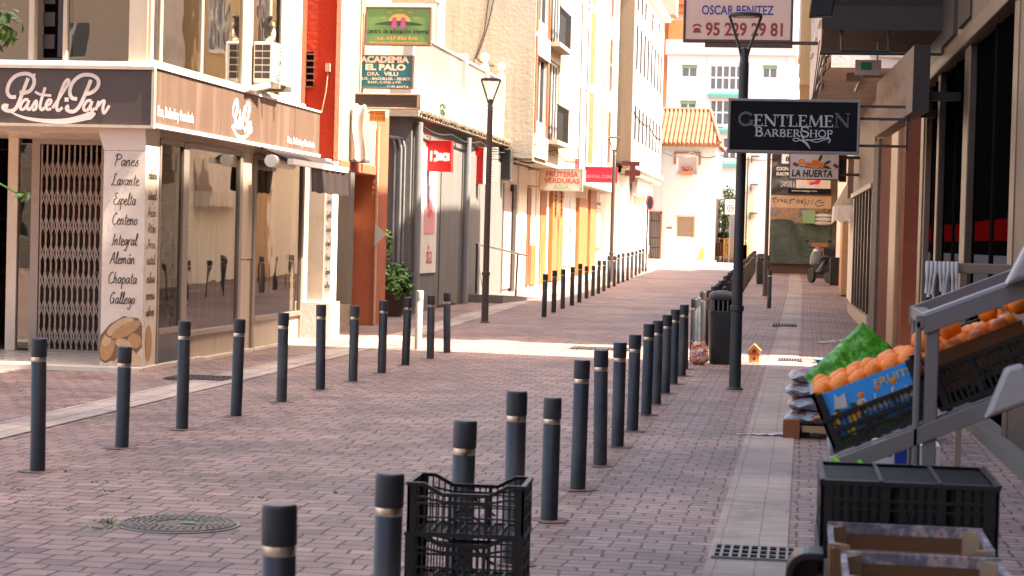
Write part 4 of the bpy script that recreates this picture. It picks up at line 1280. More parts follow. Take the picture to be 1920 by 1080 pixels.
MB().tube([(-7.80, 33.9, 6.5), (-7.80, 33.9, 4.2)], .018, 6).tube([(-7.80, 34.2, 6.6), (-7.79, 34.1, 5.0), (-7.80, 34.15, 4.3)], .01, 5).build('conduit', 'cable_pale', rb)
MB().tube([(-7.775, 35.36, 0.05), (-7.775, 35.36, 3.66)], .028, 8).build('pipe', 'peach_render', rb, smooth=50)  # added tube standing in for the sunlit right edge of the column

# signs hung from the red building
SIGN_G = 'projecting shop signs'
def proj_sign(name, label, px, Y, face, frame, th=.12, group=None, rim=.025, cat='sign'):
    """a box sign that juts into the street, facing the camera: px = (left, top, right, bottom) in the survey photo"""
    x0, z1 = at(px[0], px[1], Y); x1, z0 = at(px[2], px[3], Y)
    t = thing(name, label, cat, ((x0 + x1) / 2, Y, z0), group)
    fr = faceY(Y)
    mb = MB()
    mb.fbox(fr, x0, x1, z0, z0 + rim, -th, 0).fbox(fr, x0, x1, z1 - rim, z1, -th, 0)
    mb.fbox(fr, x0, x0 + rim, z0 + rim, z1 - rim, -th, -.0005).fbox(fr, x1 - rim, x1, z0 + rim, z1 - rim, -th, -.0005)
    mb.build('frame', frame, t, bevel=.004)
    pn = MB().fbox(fr, x0 + rim, x1 - rim, z0 + rim, z1 - rim, -th + .01, -.012).build('panel', face, t)
    return t, fr, x0, x1, z0, z1, pn


t, fr, x0, x1, z0, z1, pn = proj_sign('shop_sign', 'green projecting sign with two purple figures before a rising sun', (686, 12, 807, 86), 34.0, 'sign_green', 'frame_brown')
mb = MB()
Wd, Hd = x1 - x0, z1 - z0
S_ = lambda u, v: (x0 + Wd * u, z0 + Hd * v)
mb.disc(fr, *S_(.52, .60), Wd * .165, Hd * .22, -.009, 0, 20, a0=0, a1=math.pi)
mb.fpoly(fr, [S_(a, .55 + .09 * math.sin((a - .13) / .74 * math.pi) - (.0)) for a in [.13 + .074 * i for i in range(11)]] + [S_(.85, .52), S_(.5, .515), S_(.15, .535)], -.006, 1)
for u in (.44, .575):
    mb.disc(fr, *S_(u, .665), .045, .045, -.003, 2)
    mb.fpoly(fr, [S_(u - .045, .50), S_(u - .03, .63), S_(u + .03, .63), S_(u + .045, .50), S_(u + .02, .44), S_(u - .02, .44)], -.0036, 2)
for a in range(5):
    an = math.radians(20 + a * 35)
    text_into(mb, 'sol', fr, S_(.52 + .27 * math.cos(an) - .03, 0)[0], S_(.52 + .27 * math.cos(an) + .03, 0)[0], S_(0, .62 + .30 * math.sin(an) - .02)[1], S_(0, .62 + .30 * math.sin(an) + .02)[1], -.008, 0)
text_into(mb, 'centro de educación integral', fr, *[S_(.03, 0)[0], S_(.965, 0)[0]], S_(0, .27)[1], S_(0, .43)[1], -.008, 3, bold=.02)
text_into(mb, 'tel. 657 836 810', fr, S_(.18, 0)[0], S_(.8, 0)[0], S_(0, .145)[1], S_(0, .235)[1], -.008, 0)
text_into(mb, 'www.centrodeeducacionintegral.es', fr, S_(.06, 0)[0], S_(.95, 0)[0], S_(0, .04)[1], S_(0, .11)[1], -.008, 0)
mb.build('print', ['print_orange', 'print_darkgreen', 'print_purple', 'sign_navy'], t)

t, fr, x0, x1, z0, z1, pn = proj_sign('shop_sign', 'teal projecting academy sign with cream capital lettering', (671, 102, 774, 167), 34.0, 'sign_teal', 'frame_brown')
Wd, Hd = x1 - x0, z1 - z0
mb = MB()
for s_, a, b, c, d, bo_ in [('ACADEMIA', .04, .92, .76, .97, .05), ('EL PALO', .14, .86, .54, .73, .05), ('DRA.', .18, .40, .38, .49, .0), ('VILU', .47, .73, .38, .50, .03), ('E.S.O. - BACHILLER - SELECT.', .02, .96, .255, .335, .025),
                          ('B.U.P., C.O.U. y F.P.', .19, .79, .135, .225, .025), ('1ª PLANTA', .54, .93, .02, .095, .02)]:
    text_into(mb, s_, fr, x0 + Wd * a, x0 + Wd * b, z0 + Hd * c, z0 + Hd * d, -.009, 0, bold=bo_)
mb.build('lettering', 'sign_cream', t)

t, fr, x0, x1, z0, z1, pn = proj_sign('sign_box', 'empty dark brown light-box sign with a pale metal rim', (655, 174, 784, 205), 33.6, 'frame_dark', 'beige_frame', th=.22)
t, fr, x0, x1, z0, z1, pn = proj_sign('notice', 'small orange notice board above a pale strip for the sunlit column edge', (693, 207, 722, 228), 34.6, 'sign_orange', 'frame_brown', th=.03, rim=.012)
mb = MB()
text_into(mb, 'SE VENDE', fr, x0 + .03, x1 - .03, (z0 + z1) / 2 + .02, z1 - .03, -.008)
text_into(mb, '95 65 32 39', fr, x0 + .02, x1 - .02, z0 + .03, z0 + .09, -.008)
mb.build('lettering', 'frame_brown', t)
MB().fbox(fr, x0 - .25, x0, z1 - .05, z1 - .03, -.02, -.01).build('bracket', 'frame_brown', t)
# the torn vertical sign wrapped in white plastic
x0, z1 = at(642, 196, 33.3); x1, z0 = at(684, 298, 33.3)
t = thing('sign_box', 'tall vertical sign case hung with torn white plastic sheet', 'sign', ((x0 + x1) / 2, 33.3, z0))
MB().box(x0 - .12, x0 + .14, 33.35, 33.75, z0, z1).box(x0 - .1, x1, 33.35, 33.7, z0 - .06, z0).build('case', 'frame_grey', t, bevel=.006)
mb = MB()
k, q = 14, 18
vs = []
for j in range(q + 1):
    for i in range(k + 1):
        u = i / k; v = j / q
        fold = .06 * math.sin(u * 9 + v * 1.2) + .03 * math.sin(u * 23 + v * 3)
        vs.append((x0 + .10 + (x1 - x0 - .1) * u + .02 * math.sin(v * 7 + u), 33.28 + fold, z0 + .02 * math.sin(u * 17) + (z1 - z0) * v - (.05 * u if v < .05 else 0)))
mb.add(vs, [(j * (k + 1) + i, j * (k + 1) + i + 1, (j + 1) * (k + 1) + i + 1, (j + 1) * (k + 1) + i) for j in range(q) for i in range(k)])
mb.build('plastic_sheet', 'white_paint', t, smooth=60)
# torn paper
x0, z1 = at(703, 420, 35.3); x1, z0 = at(725, 462, 35.3)
MB().quad([(x0, 35.32, z1), (x1, 35.28, (z0 + z1) / 2 + .02), (x0 - .01, 35.32, z0)]).quad([(x0, 35.34, z1 + .2), (x0 + .03, 35.3, z1), (x0, 35.34, z1 - .1)]).build('torn_paper', 'paper_white', base=(x0, 35.3, z0), label='torn white paper flapping from the terracotta column edge', cat='paper')

# ------------------------------------------------------------------ white terrace building with the grey shop
db = thing('terrace_building', 'low white building with a roof terrace over a grey shop front', 'building', (-8.1, 45, 0.05))
fd = faceX(-8.1)
mb = MB()
mb.box(-14, -8.1, 40, 52.6, 0, 4.15)
mb.build('shop_wall', 'grey_render', db)
MB().fbox(fd, 40.9, 42.9, .9, 3.6, 0, .03).build('white_panel', 'white_paint', db)
mb = MB().fbox(fd, 41.4, 42.6, 1.75, 2.8, .03, .04)
pp = mb.build('poster', 'sign_pink', db)
mb = MB()
text_into(mb, 'dia', fd, 41.7, 42.4, 1.1, 1.5, .036); text_into(mb, 'DIA', fd, 41.8, 42.3, 2.1, 2.5, .046)
mb.build('lettering', 'sign_red', pp)
mb = MB()
for y0, y1 in ((43.4, 45.6), (46.5, 48.2), (49.6, 52)):
    mb.fbox(fd, y0, y1, .15, 3.7, 0, .03)
mb.build('shutter_panel', 'grey_render', db, bevel=.01)
mb = MB()
for y, r in ((40.2, .085), (46.2, .085), (40.6, .03), (40.8, .03)):
    mb.tube([(-8.1 + r + .03, y, .08), (-8.1 + r + .03, y, 4.05)], r, 10)
for x, r in ((-8.30, .05), (-8.42, .04), (-8.22, .03)):
    mb.tube([(x, 39.95, .1), (x, 39.95, 3.5), (x - .05, 39.95, 3.7), (x - .6, 39.95, 3.75), (x - 1.2, 39.95, 3.6)], r * .8, 8)
mb.build('pipe', 'pipe_grey', db, smooth=50)
mb = MB()
mb.box(-14, -7.93, 39.85, 52.6, 4.15, 4.28, 0)
for i in range(44):
    y = 40.0 + i * .285
    mb.tube([(-8.2, y, 4.31 + random.uniform(-.02, .02)), (-7.86 + random.uniform(-.04, .05), y, 4.22)], .07, 7, 1)
mb.build('cornice', ['cream_render', 'beige_render'], db, smooth=40)
mb = MB().box(-8.28, -8.1, 39.9, 52.6, 4.28, 5.05).box(-14, -8.28, 39.9, 40.1, 4.28, 5.0)
for y in (40.0, 46.4, 49.6, 52.3): mb.box(-8.29, -8.08, y - .12, y + .12, 5.05, 6.05)
mb.build('parapet', 'white_block', db, bevel=.01)
mb = MB()
mb.box(-8.23, -8.15, 40.1, 52.2, 5.9, 5.95).box(-8.22, -8.16, 40.1, 52.2, 5.12, 5.15)
y = 40.2
while y < 52.2:
    mb.box(-8.20, -8.18, y, y + .025, 5.15, 5.9); y += .13
mb.build('railing', 'white_block', db)
mb = MB()
for y, z in ((49.6, 6.05), (52.3, 6.05)):
    mb.lathe([(.08, 0), (.10, .03), (.04, .08), (.09, .14), (.115, .22), (.09, .30), (.02, .34)], (-8.19, y, z), 14)
mb.build('finial', 'white_render', db, smooth=60)
mb = MB().box(-14, -9.8, 42, 52.5, 4.28, 9.5, 0).box(-9.8, -8.4, 44.5, 45.0, 4.28, 7.2, 1)
mb.box(-9.8, -8.3, 40.8, 44.0, 6.95, 7.05, 1)
mb.tube([(-8.35, 43.9, 5.0), (-8.35, 43.9, 7.0)], .03, 6, 1)
mb.build('upper_wall', ['cream_render', 'white_render'], db)
mb = MB()
leaves(mb, (-8.05, 43.2, 4.55), (.12, .15, .25), 60, .05)
mb.build('weed', ['leaf', 'leaf_bright'], base=(-8.05, 43.2, 4.3), label='small weed growing out of the white parapet', cat='plant')
# red projecting shop signs
t, fr, x0, x1, z0, z1, pn = proj_sign('shop_sign', 'square red light-box sign with white lettering on the grey shop', (795, 263, 845, 322), 41.6, 'sign_red', 'sign_red', th=.28, rim=.012)
mb = MB()
Wd, Hd = x1 - x0, z1 - z0
U = lambda a: x0 + Wd * (.17 + a * .84)
V = lambda a: z0 + Hd * a
mb.fbox(fr, U(.08), U(.17), V(.33), V(.66), -.012, -.006)
mb.stroke(fr, _arc(U(.24), V(.495), Wd * .16, Hd * .13, 88, -88), .075, -.005)
mb.stroke(fr, [(U(.51), V(.36)), (U(.51), V(.60))], .075, -.005)
mb.stroke(fr, _arc(U(.74), V(.475), Wd * .10, Hd * .09, 0, 360, 16), .07, -.005)
mb.stroke(fr, [(U(.86), V(.35)), (U(.86), V(.60))], .07, -.0045)
mb.build('lettering', 'lettering_white', t)
x0, z1 = at(886, 276, 48.0); x1, z0 = at(905, 345, 48.0)
t = thing('shop_sign', 'narrow red box sign beside white louvres', 'sign', (-8.0, 48, z0))
MB().box(x0, x1, 48.0, 48.25, z0, z1).build('box', 'sign_red', t, bevel=.01)
MB().box(x1 + .005, x1 + .05, 47.98, 48.5, z0, z1).build('side_face', 'lettering_white', t)
mb = MB()
for i in range(14): mb.box(x1 + .02, x1 + .25, 48.7, 48.75, z0 + .1 + i * .062, z0 + .135 + i * .062)
mb.build('louvre', 'white_paint', t)
# potted plant
pp = thing('potted_plant', 'bushy green plant in a large brown pot by the grey wall', 'potted plant', (-8.32, 39.3, 0.05))
MB().lathe([(.24, 0), (.36, .42), (.40, .46), (.40, .5), (.35, .5), (.33, .44)], (-8.32, 39.3, .05), 24).build('pot', 'pot_brown', pp, smooth=40)
mb = MB()
leaves(mb, (-8.32, 39.3, .80), (.46, .42, .38), 900, .075)
leaves(mb, (-8.20, 39.15, .62), (.40, .36, .22), 350, .07)
mb.build('foliage', ['leaf', 'leaf_bright'], pp)
MB().tube([(-8.4, 39.3, .5), (-8.42, 39.3, 1.6)], .015).tube([(-8.55, 39.3, .5), (-8.56, 39.3, 1.5)], .015).build('stake', 'wood_pale', pp)
mb = MB(); leaves(mb, (-8.42, 39.3, 1.45), (.16, .14, .4), 160, .06, hollow=.0)
mb.build('stem_leaf', ['leaf_bright', 'leaf'], pp)

# ------------------------------------------------------------------ cream apartment block
ap = thing('apartment_building', 'cream apartment block with brown window surrounds and iron balconies', 'building', (-7.3, 57, 0.2))
fb = faceX(-7.3)
holes = []
for k in range(3):
    z = 4.85 + k * 2.75
    holes += [(52.85, 54.9, z, z + 2.05), (55.35, 57.8, z - .35, z + 1.95)]
mb = MB()
wall_holes(mb, fb, 52.5, 62.2, 3.9, 13.5, holes, .6)
mb.box(-14, -7.9, 52.5, 62.2, 3.9, 13.5).box(-7.95, -7.3, 52.5, 62.2, 3.78, 3.9)
mb.build('wall', 'cream_render', ap)
MB().box(-14, -7.302, 52.44, 52.499, 3.85, 13.5).build('end_wall', 'plaster_old', ap)
mb = MB()
for k in range(3):
    z = 4.85 + k * 2.75
    mb.fbox(fb, 52.52, 52.84, z - .3, z + 2.3, 0, .03).fbox(fb, 54.92, 55.3, z - .3, z + 2.3, 0, .03)
    mb.fbox(fb, 52.84, 54.92, z + 2.06, z + 2.3, 0, .025)
mb.build('surround', 'wood_brown', ap)
for k in range(3):
    z = 4.85 + k * 2.75
    window(ap, fb, (52.85, 54.9, z, z + 2.05), .05, 'white_paint', 'far_pane', .06, 1, shutter=('wood_brown', .35 if k else .15))
    window(ap, fb, (55.35, 57.8, z - .35, z + 1.95), .06, 'white_paint', 'far_pane', .07, 3)
    b = MB()
    b.fbox(fb, 55.2, 58.0, z - .47, z - .35, -.1, .32)
    b_ = b.build('balcony', 'cream_render', ap)
    r = MB()
    r.fbox(fb, 55.25, 57.95, z + .62, z + .66, .26, .30)
    u = 55.28
    while u < 57.95:
        r.fbox(fb, u, u + .03, z - .35, z + .62, .27, .29); u += .13
    r.fbox(fb, 55.25, 56.6, z - .3, z + .45, .275, .285)
    r.build('railing', 'cable_black', b_)
    mb = MB().fbox(fb, 52.7, 55.1, z - .95, z - .35, .001, .06)
    mb.build('parapet_panel', 'white_render', ap)
mb = MB()
mb.fbox(faceX(-8.2), 52.6, 62.2, 0.1, 3.78, -.3, 0)
mb.fbox(faceX(-8.2), 55.9, 57.6, .15, 3.78, 0, .05).fbox(faceX(-8.2), 59.8, 60.6, .15, 3.78, 0, .04)
mb.build('ground_wall', 'white_render', ap)
MB().fbox(faceX(-8.2), 53.0, 54.6, .3, 3.0, .002, .05).build('door', 'sign_aged', ap, label='plain beige shop door')
MB().fbox(faceX(-8.2), 52.6, 53.0, .2, 3.2, .002, .08).fbox(faceX(-8.2), 54.6, 55.2, .2, 3.2, .002, .10).build('door_frame', 'frame_dark', ap)
MB().fbox(faceX(-8.2), 57.8, 58.6, .3, 3.2, .002, .05).build('door', 'wood_brown', ap, label='brown timber door')
MB().fbox(faceX(-8.2), 58.7, 59.8, .3, 1.5, .002, .06).build('low_panel', 'orange_panel', ap)
MB().fbox(faceX(-8.2), 60.7, 62.1, .25, 3.6, .002, .06).build('tall_panel', 'orange_panel', ap)
mb = MB()
for i in range(5):
    mb.tube([(-8.5 + i * .04, 52.44, 9 - i * .1), (-8.7 + .1 * math.sin(i), 52.44, 7.2), (-9.0, 52.44, 6.3), (-8.7, 52.44, 6.1)], .012, 5) if i < 1 else None
mb.build('cable', 'cable_black', ap)
# dark air conditioner
x0, z1 = at(932, 280, 52.3); x1, z0 = at(961, 336, 52.3)
t = thing('air_conditioner', 'dark grey air conditioner hung below the cream block', 'air conditioner', ((x0 + x1) / 2, 52.3, z0))
MB().box(x0, x1, 51.9, 52.35, z0, z1).build('body', 'granite_dark', t, bevel=.02)
mb = MB()
for i in range(12): mb.box(x0 + .03, x1 - .03, 51.885, 51.9, z0 + .05 + i * .062, z0 + .075 + i * .062)
mb.build('grille', 'cable_black', t)
MB().box(x0 - .1, x1, 51.95, 52.4, z0 - .05, z0 - .005).build('bracket', 'frame_grey', t)
# access ramp with handrail
t = thing('access_ramp', 'grey metal access ramp with a sloping handrail', 'ramp', (-7.5, 49.6, .15))
MB().hexa([(-8.0, 46.9, .12), (-7.15, 46.9, .12), (-6.75, 50.3, .16), (-7.6, 50.6, .16), (-8.0, 46.9, .32), (-7.15, 46.9, .32), (-6.75, 50.3, .19), (-7.6, 50.6, .19)]).build('deck', 'iron_pale', t)
a0 = at(886, 456, 48.2); a1 = at(990, 480, 50.4)
MB().tube([(a0[0], 48.2, a0[1]), (a1[0], 50.4, a1[1])], .03, 8).build('handrail', 'chrome', t, smooth=50)
b0 = at(971, 475, 50.0)
MB().tube([(b0[0], 50.0, b0[1]), (b0[0] - .03, 50.0, .18)], .028, 8).tube([(a0[0] + .1, 48.3, a0[1]), (a0[0] + .1, 48.3, .3)], .028, 8).build('post', 'lamp_black', t, smooth=50)

# ------------------------------------------------------------------ block with orange panels
ob = thing('apartment_building', 'cream block with tall slot windows and orange brick panels', 'building', (-7.6, 69, 0.4))
fo = faceX(-7.6)
holes = []
for k in range(4):
    z = 4.6 + k * 2.8
    holes += [(63.6, 64.1, z, z + 2.3), (65.3, 65.85, z - .2, z + 2.2), (67.3, 67.9, z - .5, z + 2.4), (68.6, 70.0, z - .2, z + 2.3), (70.6, 71.6, z - .2, z + 2.2), (72.55, 73.05, z - .4, z + 2.2), (74.0, 74.6, z, z + 2.2), (75.3, 76.3, z, z + 2.1)]
mb = MB()
wall_holes(mb, fo, 62.3, 78.8, 3.6, 17, holes, .4)
mb.box(-16, -8.0, 62.25, 78.8, 3.6, 17).box(-8.0, -7.61, 62.25, 62.3, 3.6, 17)
for k in range(4):
    z = 4.6 + k * 2.8
    pass
mb.build('wall', 'pale_render', ob)
mb = MB()
for k in range(4):
    z = 4.6 + k * 2.8
    for a, b in ((64.3, 65.2), (66.0, 67.2), (71.8, 72.5), (73.1, 73.9)): mb.fbox(fo, a, b, z - .6, z + 2.15, 0.002, .045)
mb.build('white_band', 'white_block', ob)
for k in range(4):
    z = 4.6 + k * 2.8
    for i, h in enumerate([(68.6, 70.0, z - .2, z + 2.3), (70.6, 71.6, z - .2, z + 2.2), (75.3, 76.3, z, z + 2.1)]):
        window(ob, fo, h, -.012, 'orange_panel' if i != 1 else 'white_paint', 'orange_panel' if i == 0 else 'far_pane', .1, 1 if i else 2, rails=(.5,), dep=.01)
    for h in [(63.6, 64.1, z, z + 2.3), (65.3, 65.85, z - .2, z + 2.2), (67.3, 67.9, z - .5, z + 2.4), (72.55, 73.05, z - .4, z + 2.2), (74.0, 74.6, z, z + 2.2)]:
        window(ob, fo, h, -.012, 'frame_grey', 'far_pane', .05, 0, dep=.01)
mb = MB()
for k in range(16):
    for y in (63.4, 64.9):
        mb.fbox(fo, y, y + .35, 4.1 + k * .14 - 1.6, 4.19 + k * .14 - 1.6, -.5, -.395)
mb.build('vent_block', 'frame_brown', ob)
fo2 = faceX(-8.2)
mb = MB().fbox(fo2, 62.3, 78.8, .2, 3.6, -.4, 0)
for a, b in ((62.3, 62.7), (65.9, 66.3), (69.8, 70.2), (73.5, 74.0), (76.4, 77.0)): mb.fbox(fo2, a, b, .3, 3.6, 0, .04)
mb.build('ground_wall', 'white_render', ob)
for a, b, z in ((62.9, 65.8, 3.4), (70.4, 73.2, 3.2), (74.1, 76.2, 3.6)):
    MB().fbox(fo2, a, b, .35, z, .002, .15).build('wall_panel', 'orange_panel', ob)
pd = MB().fbox(fo2, 66.5, 69.6, .8, 3.4, .002, .06).build('poster', 'white_paint', ob)
mb = MB().fbox(fo2, 67.0, 69.0, 1.9, 3.2, .06, .07)
mb.build('picture', 'poster_photo', pd)
hw = (77.2, 78.6, 1.4, 3.1)
mb = MB().fbox(fo2, 77.1, 78.7, 1.3, 3.2, .002, .05)
wp = mb.build('window', 'orange_panel', ob)
mb = MB()
for i in range(14): mb.fbox(fo2, 77.25, 78.55, 1.42 + i * .12, 1.51 + i * .12, .05, .07)
mb.build('shutter', 'white_paint', wp)

# ------------------------------------------------------------------ white angled block
wb = thing('apartment_building', 'bright white overhanging block with rows of narrow windows and a projecting eave', 'building', (-7.0, 87, 0.55))
fw = faceX(-7.0)
holes = []
for k in range(3):
    z = 5.75 + k * 2.35
    for i in range(8):
        holes.append((79.7 + i * 1.9, 80.75 + i * 1.9, *((5.75, 7.25), (8.6, 10.5), (11.0, 11.85))[k]))
mb = MB()
wall_holes(mb, fw, 79.0, 95.0, 4.85, 12.2, holes, .3)
mb.box(-16, -7.3, 79.0, 95.0, 4.85, 12.2).box(-7.3, -7.0, 78.98, 79.0, 4.85, 12.2)
mb.build('wall', 'white_block', wb)
MB().box(-16, -7.02, 78.9, 78.97, 4.9, 12.1).build('gable_wall', 'beige_render', wb)
MB().box(-16, -6.7, 78.8, 95.0, 11.95 + .26, 12.4).build('eave', 'white_render', wb)
MB().box(-7.35, -6.85, 79.0, 95.0, 4.62, 4.85).box(-7.4, -6.95, 79, 95, 4.4, 4.62).build('ledge', 'cream_render', wb, bevel=.02)
for h in holes:
    window(wb, fw, h, -.012, 'sign_aged', 'far_pane' if random.random() < .85 else 'sign_aged', .06, 0, dep=.01)
mb = MB()
for k in range(3):
    for i in range(8):
        mb.fbox(fw, 79.95 + i * 1.85, 80.1 + i * 1.85, (5.5, 7.75, 8.3)[k], (5.62, 7.95, 8.42)[k], .002, .03)
mb.build('weep_slot', 'frame_dark', wb)
fw2 = faceX(-7.5)
hs = (84.9, 91.5, 1.5, 3.7)
mb = MB()
wall_holes(mb, fw2, 79.0, 95.0, .3, 4.4, [hs], .3)
mb.box(-16, -7.8, 79.0, 95.0, .3, 4.4)
mb.fbox(fw2, 84.6, 91.8, 1.15, 1.5, 0, .3).fbox(fw2, 84.6, 84.9, 1.5, 3.9, 0, .1).fbox(fw2, 91.5, 91.8, 1.5, 3.9, 0, .1)
mb.build('ground_wall', 'white_render', wb)
wn = MB().fbox(fw2, 84.9, 91.5, 1.5, 3.7, -.3, -.2).build('window', 'dark_glass', wb)
mb = MB()
for i in range(9): mb.fbox(fw2, 85.0 + i * .8, 85.14 + i * .8, 1.5, 3.7, -.05, .02)
mb.build('bar', 'white_paint', wn)
MB().fbox(fw2, 84.2, 92.5, 3.75, 4.38, .1, .34).build('shop_fascia', 'sign_aged', wb)

# loose cables strung along the facades
def strung(name, label, pts, r=.012, sag=.12, mtl='cable_black'):
    out = []
    for a, b in zip(pts, pts[1:]):
        A, B = Vector(a), Vector(b)
        for i in range(8): out.append(A.lerp(B, i / 8) - Vector((0, 0, sag * math.sin(math.pi * i / 8))))
    out.append(Vector(pts[-1]))
    MB().tube(out, r, 5).build(name, mtl, base=pts[0], smooth=60, label=label, cat='cable')
strung('facade_cable', 'sagging black cable along the cream block above its ground floor', [(-7.27, 52.6, 4.25), (-7.27, 57, 4.3), (-7.27, 62.2, 4.2), (-7.57, 66, 4.0)])
strung('facade_cable', 'bundle of cables under the cornice of the grey shop', [(-7.98, 40.1, 4.02), (-7.98, 44, 4.0), (-7.98, 48, 4.05), (-7.98, 52.3, 3.98), (-7.28, 52.9, 3.75)], .022, .10)
strung('facade_cable', 'thin cable crossing in front of the tiled house under its eave', [(-6.9, 94.9, 6.0), (-5.6, 96.5, 6.1), (-4.3, 96.8, 6.0), (-.2, 80.7, 5.3)], .025, .2)
strung('facade_cable', 'cable running across the white angled block', [(-6.97, 79.2, 6.9), (-6.97, 87, 6.8), (-6.97, 94.8, 6.6)], .02, .15)
strung('facade_cable', 'loose cable hanging down the cream end wall over the terrace', [(-8.3, 52.42, 9.0), (-8.6, 52.42, 7.4), (-8.9, 52.42, 6.5), (-8.4, 52.42, 6.3)], .014, .05)
# ------------------------------------------------------------------ signs further up the left side
t, fr, x0, x1, z0, z1, pn = proj_sign('shop_sign', 'fruit shop sign with red and green capitals over printed fruit', (1011, 315, 1092, 359), 58.0, 'fruit_print', 'sign_aged', th=.15, rim=.03)
Wd, Hd = x1 - x0, z1 - z0
mb = MB()
MBp = MB().fpoly(fr, [(x0 + Wd * a, z0 + Hd * b) for a, b in [(.12, .1), (.95, .06), (.96, .92), (.14, .95), (.10, .5)]], -.010)
MBp.build('ground_print', 'sign_cream', t)
text_into(mb, 'FRUTERÍA', fr, x0 + Wd * .16, x0 + Wd * .90, z0 + Hd * .62, z0 + Hd * .93, -.006, 0, bold=.03)
text_into(mb, 'VERDURAS', fr, x0 + Wd * .12, x0 + Wd * .93, z0 + Hd * .34, z0 + Hd * .57, -.006, 0, bold=.03)
text_into(mb, 'ASIA', fr, x0 + Wd * .32, x0 + Wd * .70, z0 + Hd * .06, z0 + Hd * .30, -.006, 1, bold=.03)
mb.build('lettering', ['letter_rust', 'letter_green'], t)
MB().box(-8.2, x0, 58.05, 58.1, z1 - .06, z1 - .02).box(-8.2, x0, 58.05, 58.1, z0 + .1, z0 + .14).build('bracket', 'beige_frame', t)
t, fr, x0, x1, z0, z1, pn = proj_sign('shop_sign', 'crimson dental clinic sign with thin white lettering', (1091, 312, 1157, 343), 68.0, 'sign_crimson', 'sign_crimson', th=.15, rim=.02)
Wd, Hd = x1 - x0, z1 - z0
mb = MB()
text_into(mb, 'DENTAL CLINIC', fr, x0 + Wd * .10, x0 + Wd * .93, z0 + Hd * .28, z0 + Hd * .48, -.008)
text_into(mb, 'The', fr, x0 + Wd * .06, x0 + Wd * .16, z0 + Hd * .62, z0 + Hd * .76, -.008)
mb.build('lettering', 'sign_pink', t)
MB().box(-7.65, x0, 68.03, 68.08, z1 - .1, z1 - .05).build('bracket', 'frame_grey', t)
t, fr, x0, x1, z0, z1, pn = proj_sign('shop_sign', 'small faded pink sign above the fruit shop sign', (1056, 297, 1085, 318), 62.6, 'sign_pink', 'sign_crimson', th=.1, rim=.015)
MB().box(-7.65, x0, 62.63, 62.66, z1 - .06, z1 - .03).build('bracket', 'frame_grey', t)
# pharmacy cross
xc, zc = at(1190, 325, 78.5)
t = thing('pharmacy_sign', 'dark red pharmacy cross sign on the white shop', 'sign', (xc, 78.5, zc - .5))
fr = faceY(78.5)
MB().box(-7.55, xc - .2, 78.62, 78.66, zc - .02, zc + .02).build('bracket', 'frame_grey', t)
MB().fbox(fr, xc - .40, xc + .22, zc - .10, zc + .12, -.15, 0).fbox(fr, xc - .20, xc + .02, zc - .34, zc - .10, -.148, -.002).fbox(fr, xc - .20, xc + .02, zc + .12, zc + .30, -.148, -.002).build('cross', 'cross_red', t)
MB().fbox(fr, xc - .55, xc + .18, zc + .30, zc + .48, -.3, -.16).build('plate', 'cross_red', t)
# round traffic sign seen from the side of its back
xs, zs_ = at(1213, 380, 78.0)
xb, yb, zb = -6.05, 78.0, gz(78)
xs = at(1211, 500, 78.0)[0]
t = thing('traffic_sign', 'round road sign on a thin dark post at the end of the left bollards', 'road sign', (xs, 78, zb))
MB().tube([(xs, 78.0, zb), (xs + .01, 78.0, zs_ + .3)], .04, 8).build('post', 'lamp_black', t, smooth=50)
mb = MB()
fr = FR((xs + .10, 77.95, zs_), (.42, .91, 0), (.91, -.42, 0))
mb.disc(fr, 0, 0, .29, .29, .0, 1, 24, th=.03)
mb.disc(fr, 0, 0, .25, .25, .003, 0, 24)
mb.build('plate', ['sign_navy', 'sign_red'], t)


# ------------------------------------------------------------------ far end: tiled house, flats, orange blocks
hb = thing('house', 'white two storey house with orange tiled roof closing the street', 'house', (-6, 97, .74))
fh = faceY(97.0)
def R4(px, Y):
    x0, z1 = at(px[0], px[1], Y); x1, z0 = at(px[2], px[3], Y)
    return (x0, x1, z0, z1)
h1, h2, h3 = R4((1269, 291, 1308, 328), 97), R4((1267, 403, 1303, 447), 97), R4((1217, 396, 1239, 488), 97)
mb = MB()
wall_holes(mb, fh, -9.6, -4.45, .70, 6.55, [h1, h2, h3], .25)
mb.box(-9.6, -4.452, 97.25, 104, .7, 6.55)
mb.build('wall', 'house_render', hb)
window(hb, fh, h1, .14, 'white_paint', 'sign_aged', .07, 0)
window(hb, fh, h2, .05, 'cream_render', 'frame_brown', .08, 0)
mb = MB()
a, b, c, d = h1
mb.fbox(fh, a - .12, b + .12, d + .08, d + .17, 0, .08).fbox(fh, a - .12, a - .04, d - .45, d + .08, 0, .08).fbox(fh, b + .04, b + .12, d - .45, d + .08, 0, .08)
mb.build('window_hood', 'wood_brown', hb)
a, b, c, d = h3
g = MB().fbox(fh, a, a + .08, c, d, -.2, .04).fbox(fh, b - .08, b, c, d, -.2, .04).fbox(fh, a, b, d - .08, d, -.2, .04)
g_ = g.build('gate', 'wood_brown', hb, label='barred brown entrance gate')
mb = MB().fbox(fh, a, b, c, d, -.24, -.2, 1)
for i in range(6): mb.fbox(fh, a + .1 + i * .085, a + .125 + i * .085, c, d, -.1, -.07)
for v in (.25, .45, .8): mb.fbox(fh, a, b, c + (d - c) * v, c + (d - c) * v + .04, -.1, -.06)
mb.build('bar', ['lamp_black', 'sign_aged'], g_)
MB().fbox(fh, -9.6, -4.3, .5, .86, 0, .5).build('base_step', 'concrete_pale', hb)
x, z = at(1255, 427, 97)
MB().fbox(fh, x - .13, x + .13, z - .04, z + .04, 0, .03).build('name_plate', 'sign_red', hb)
x, z = at(1305, 428 + 50, 97)
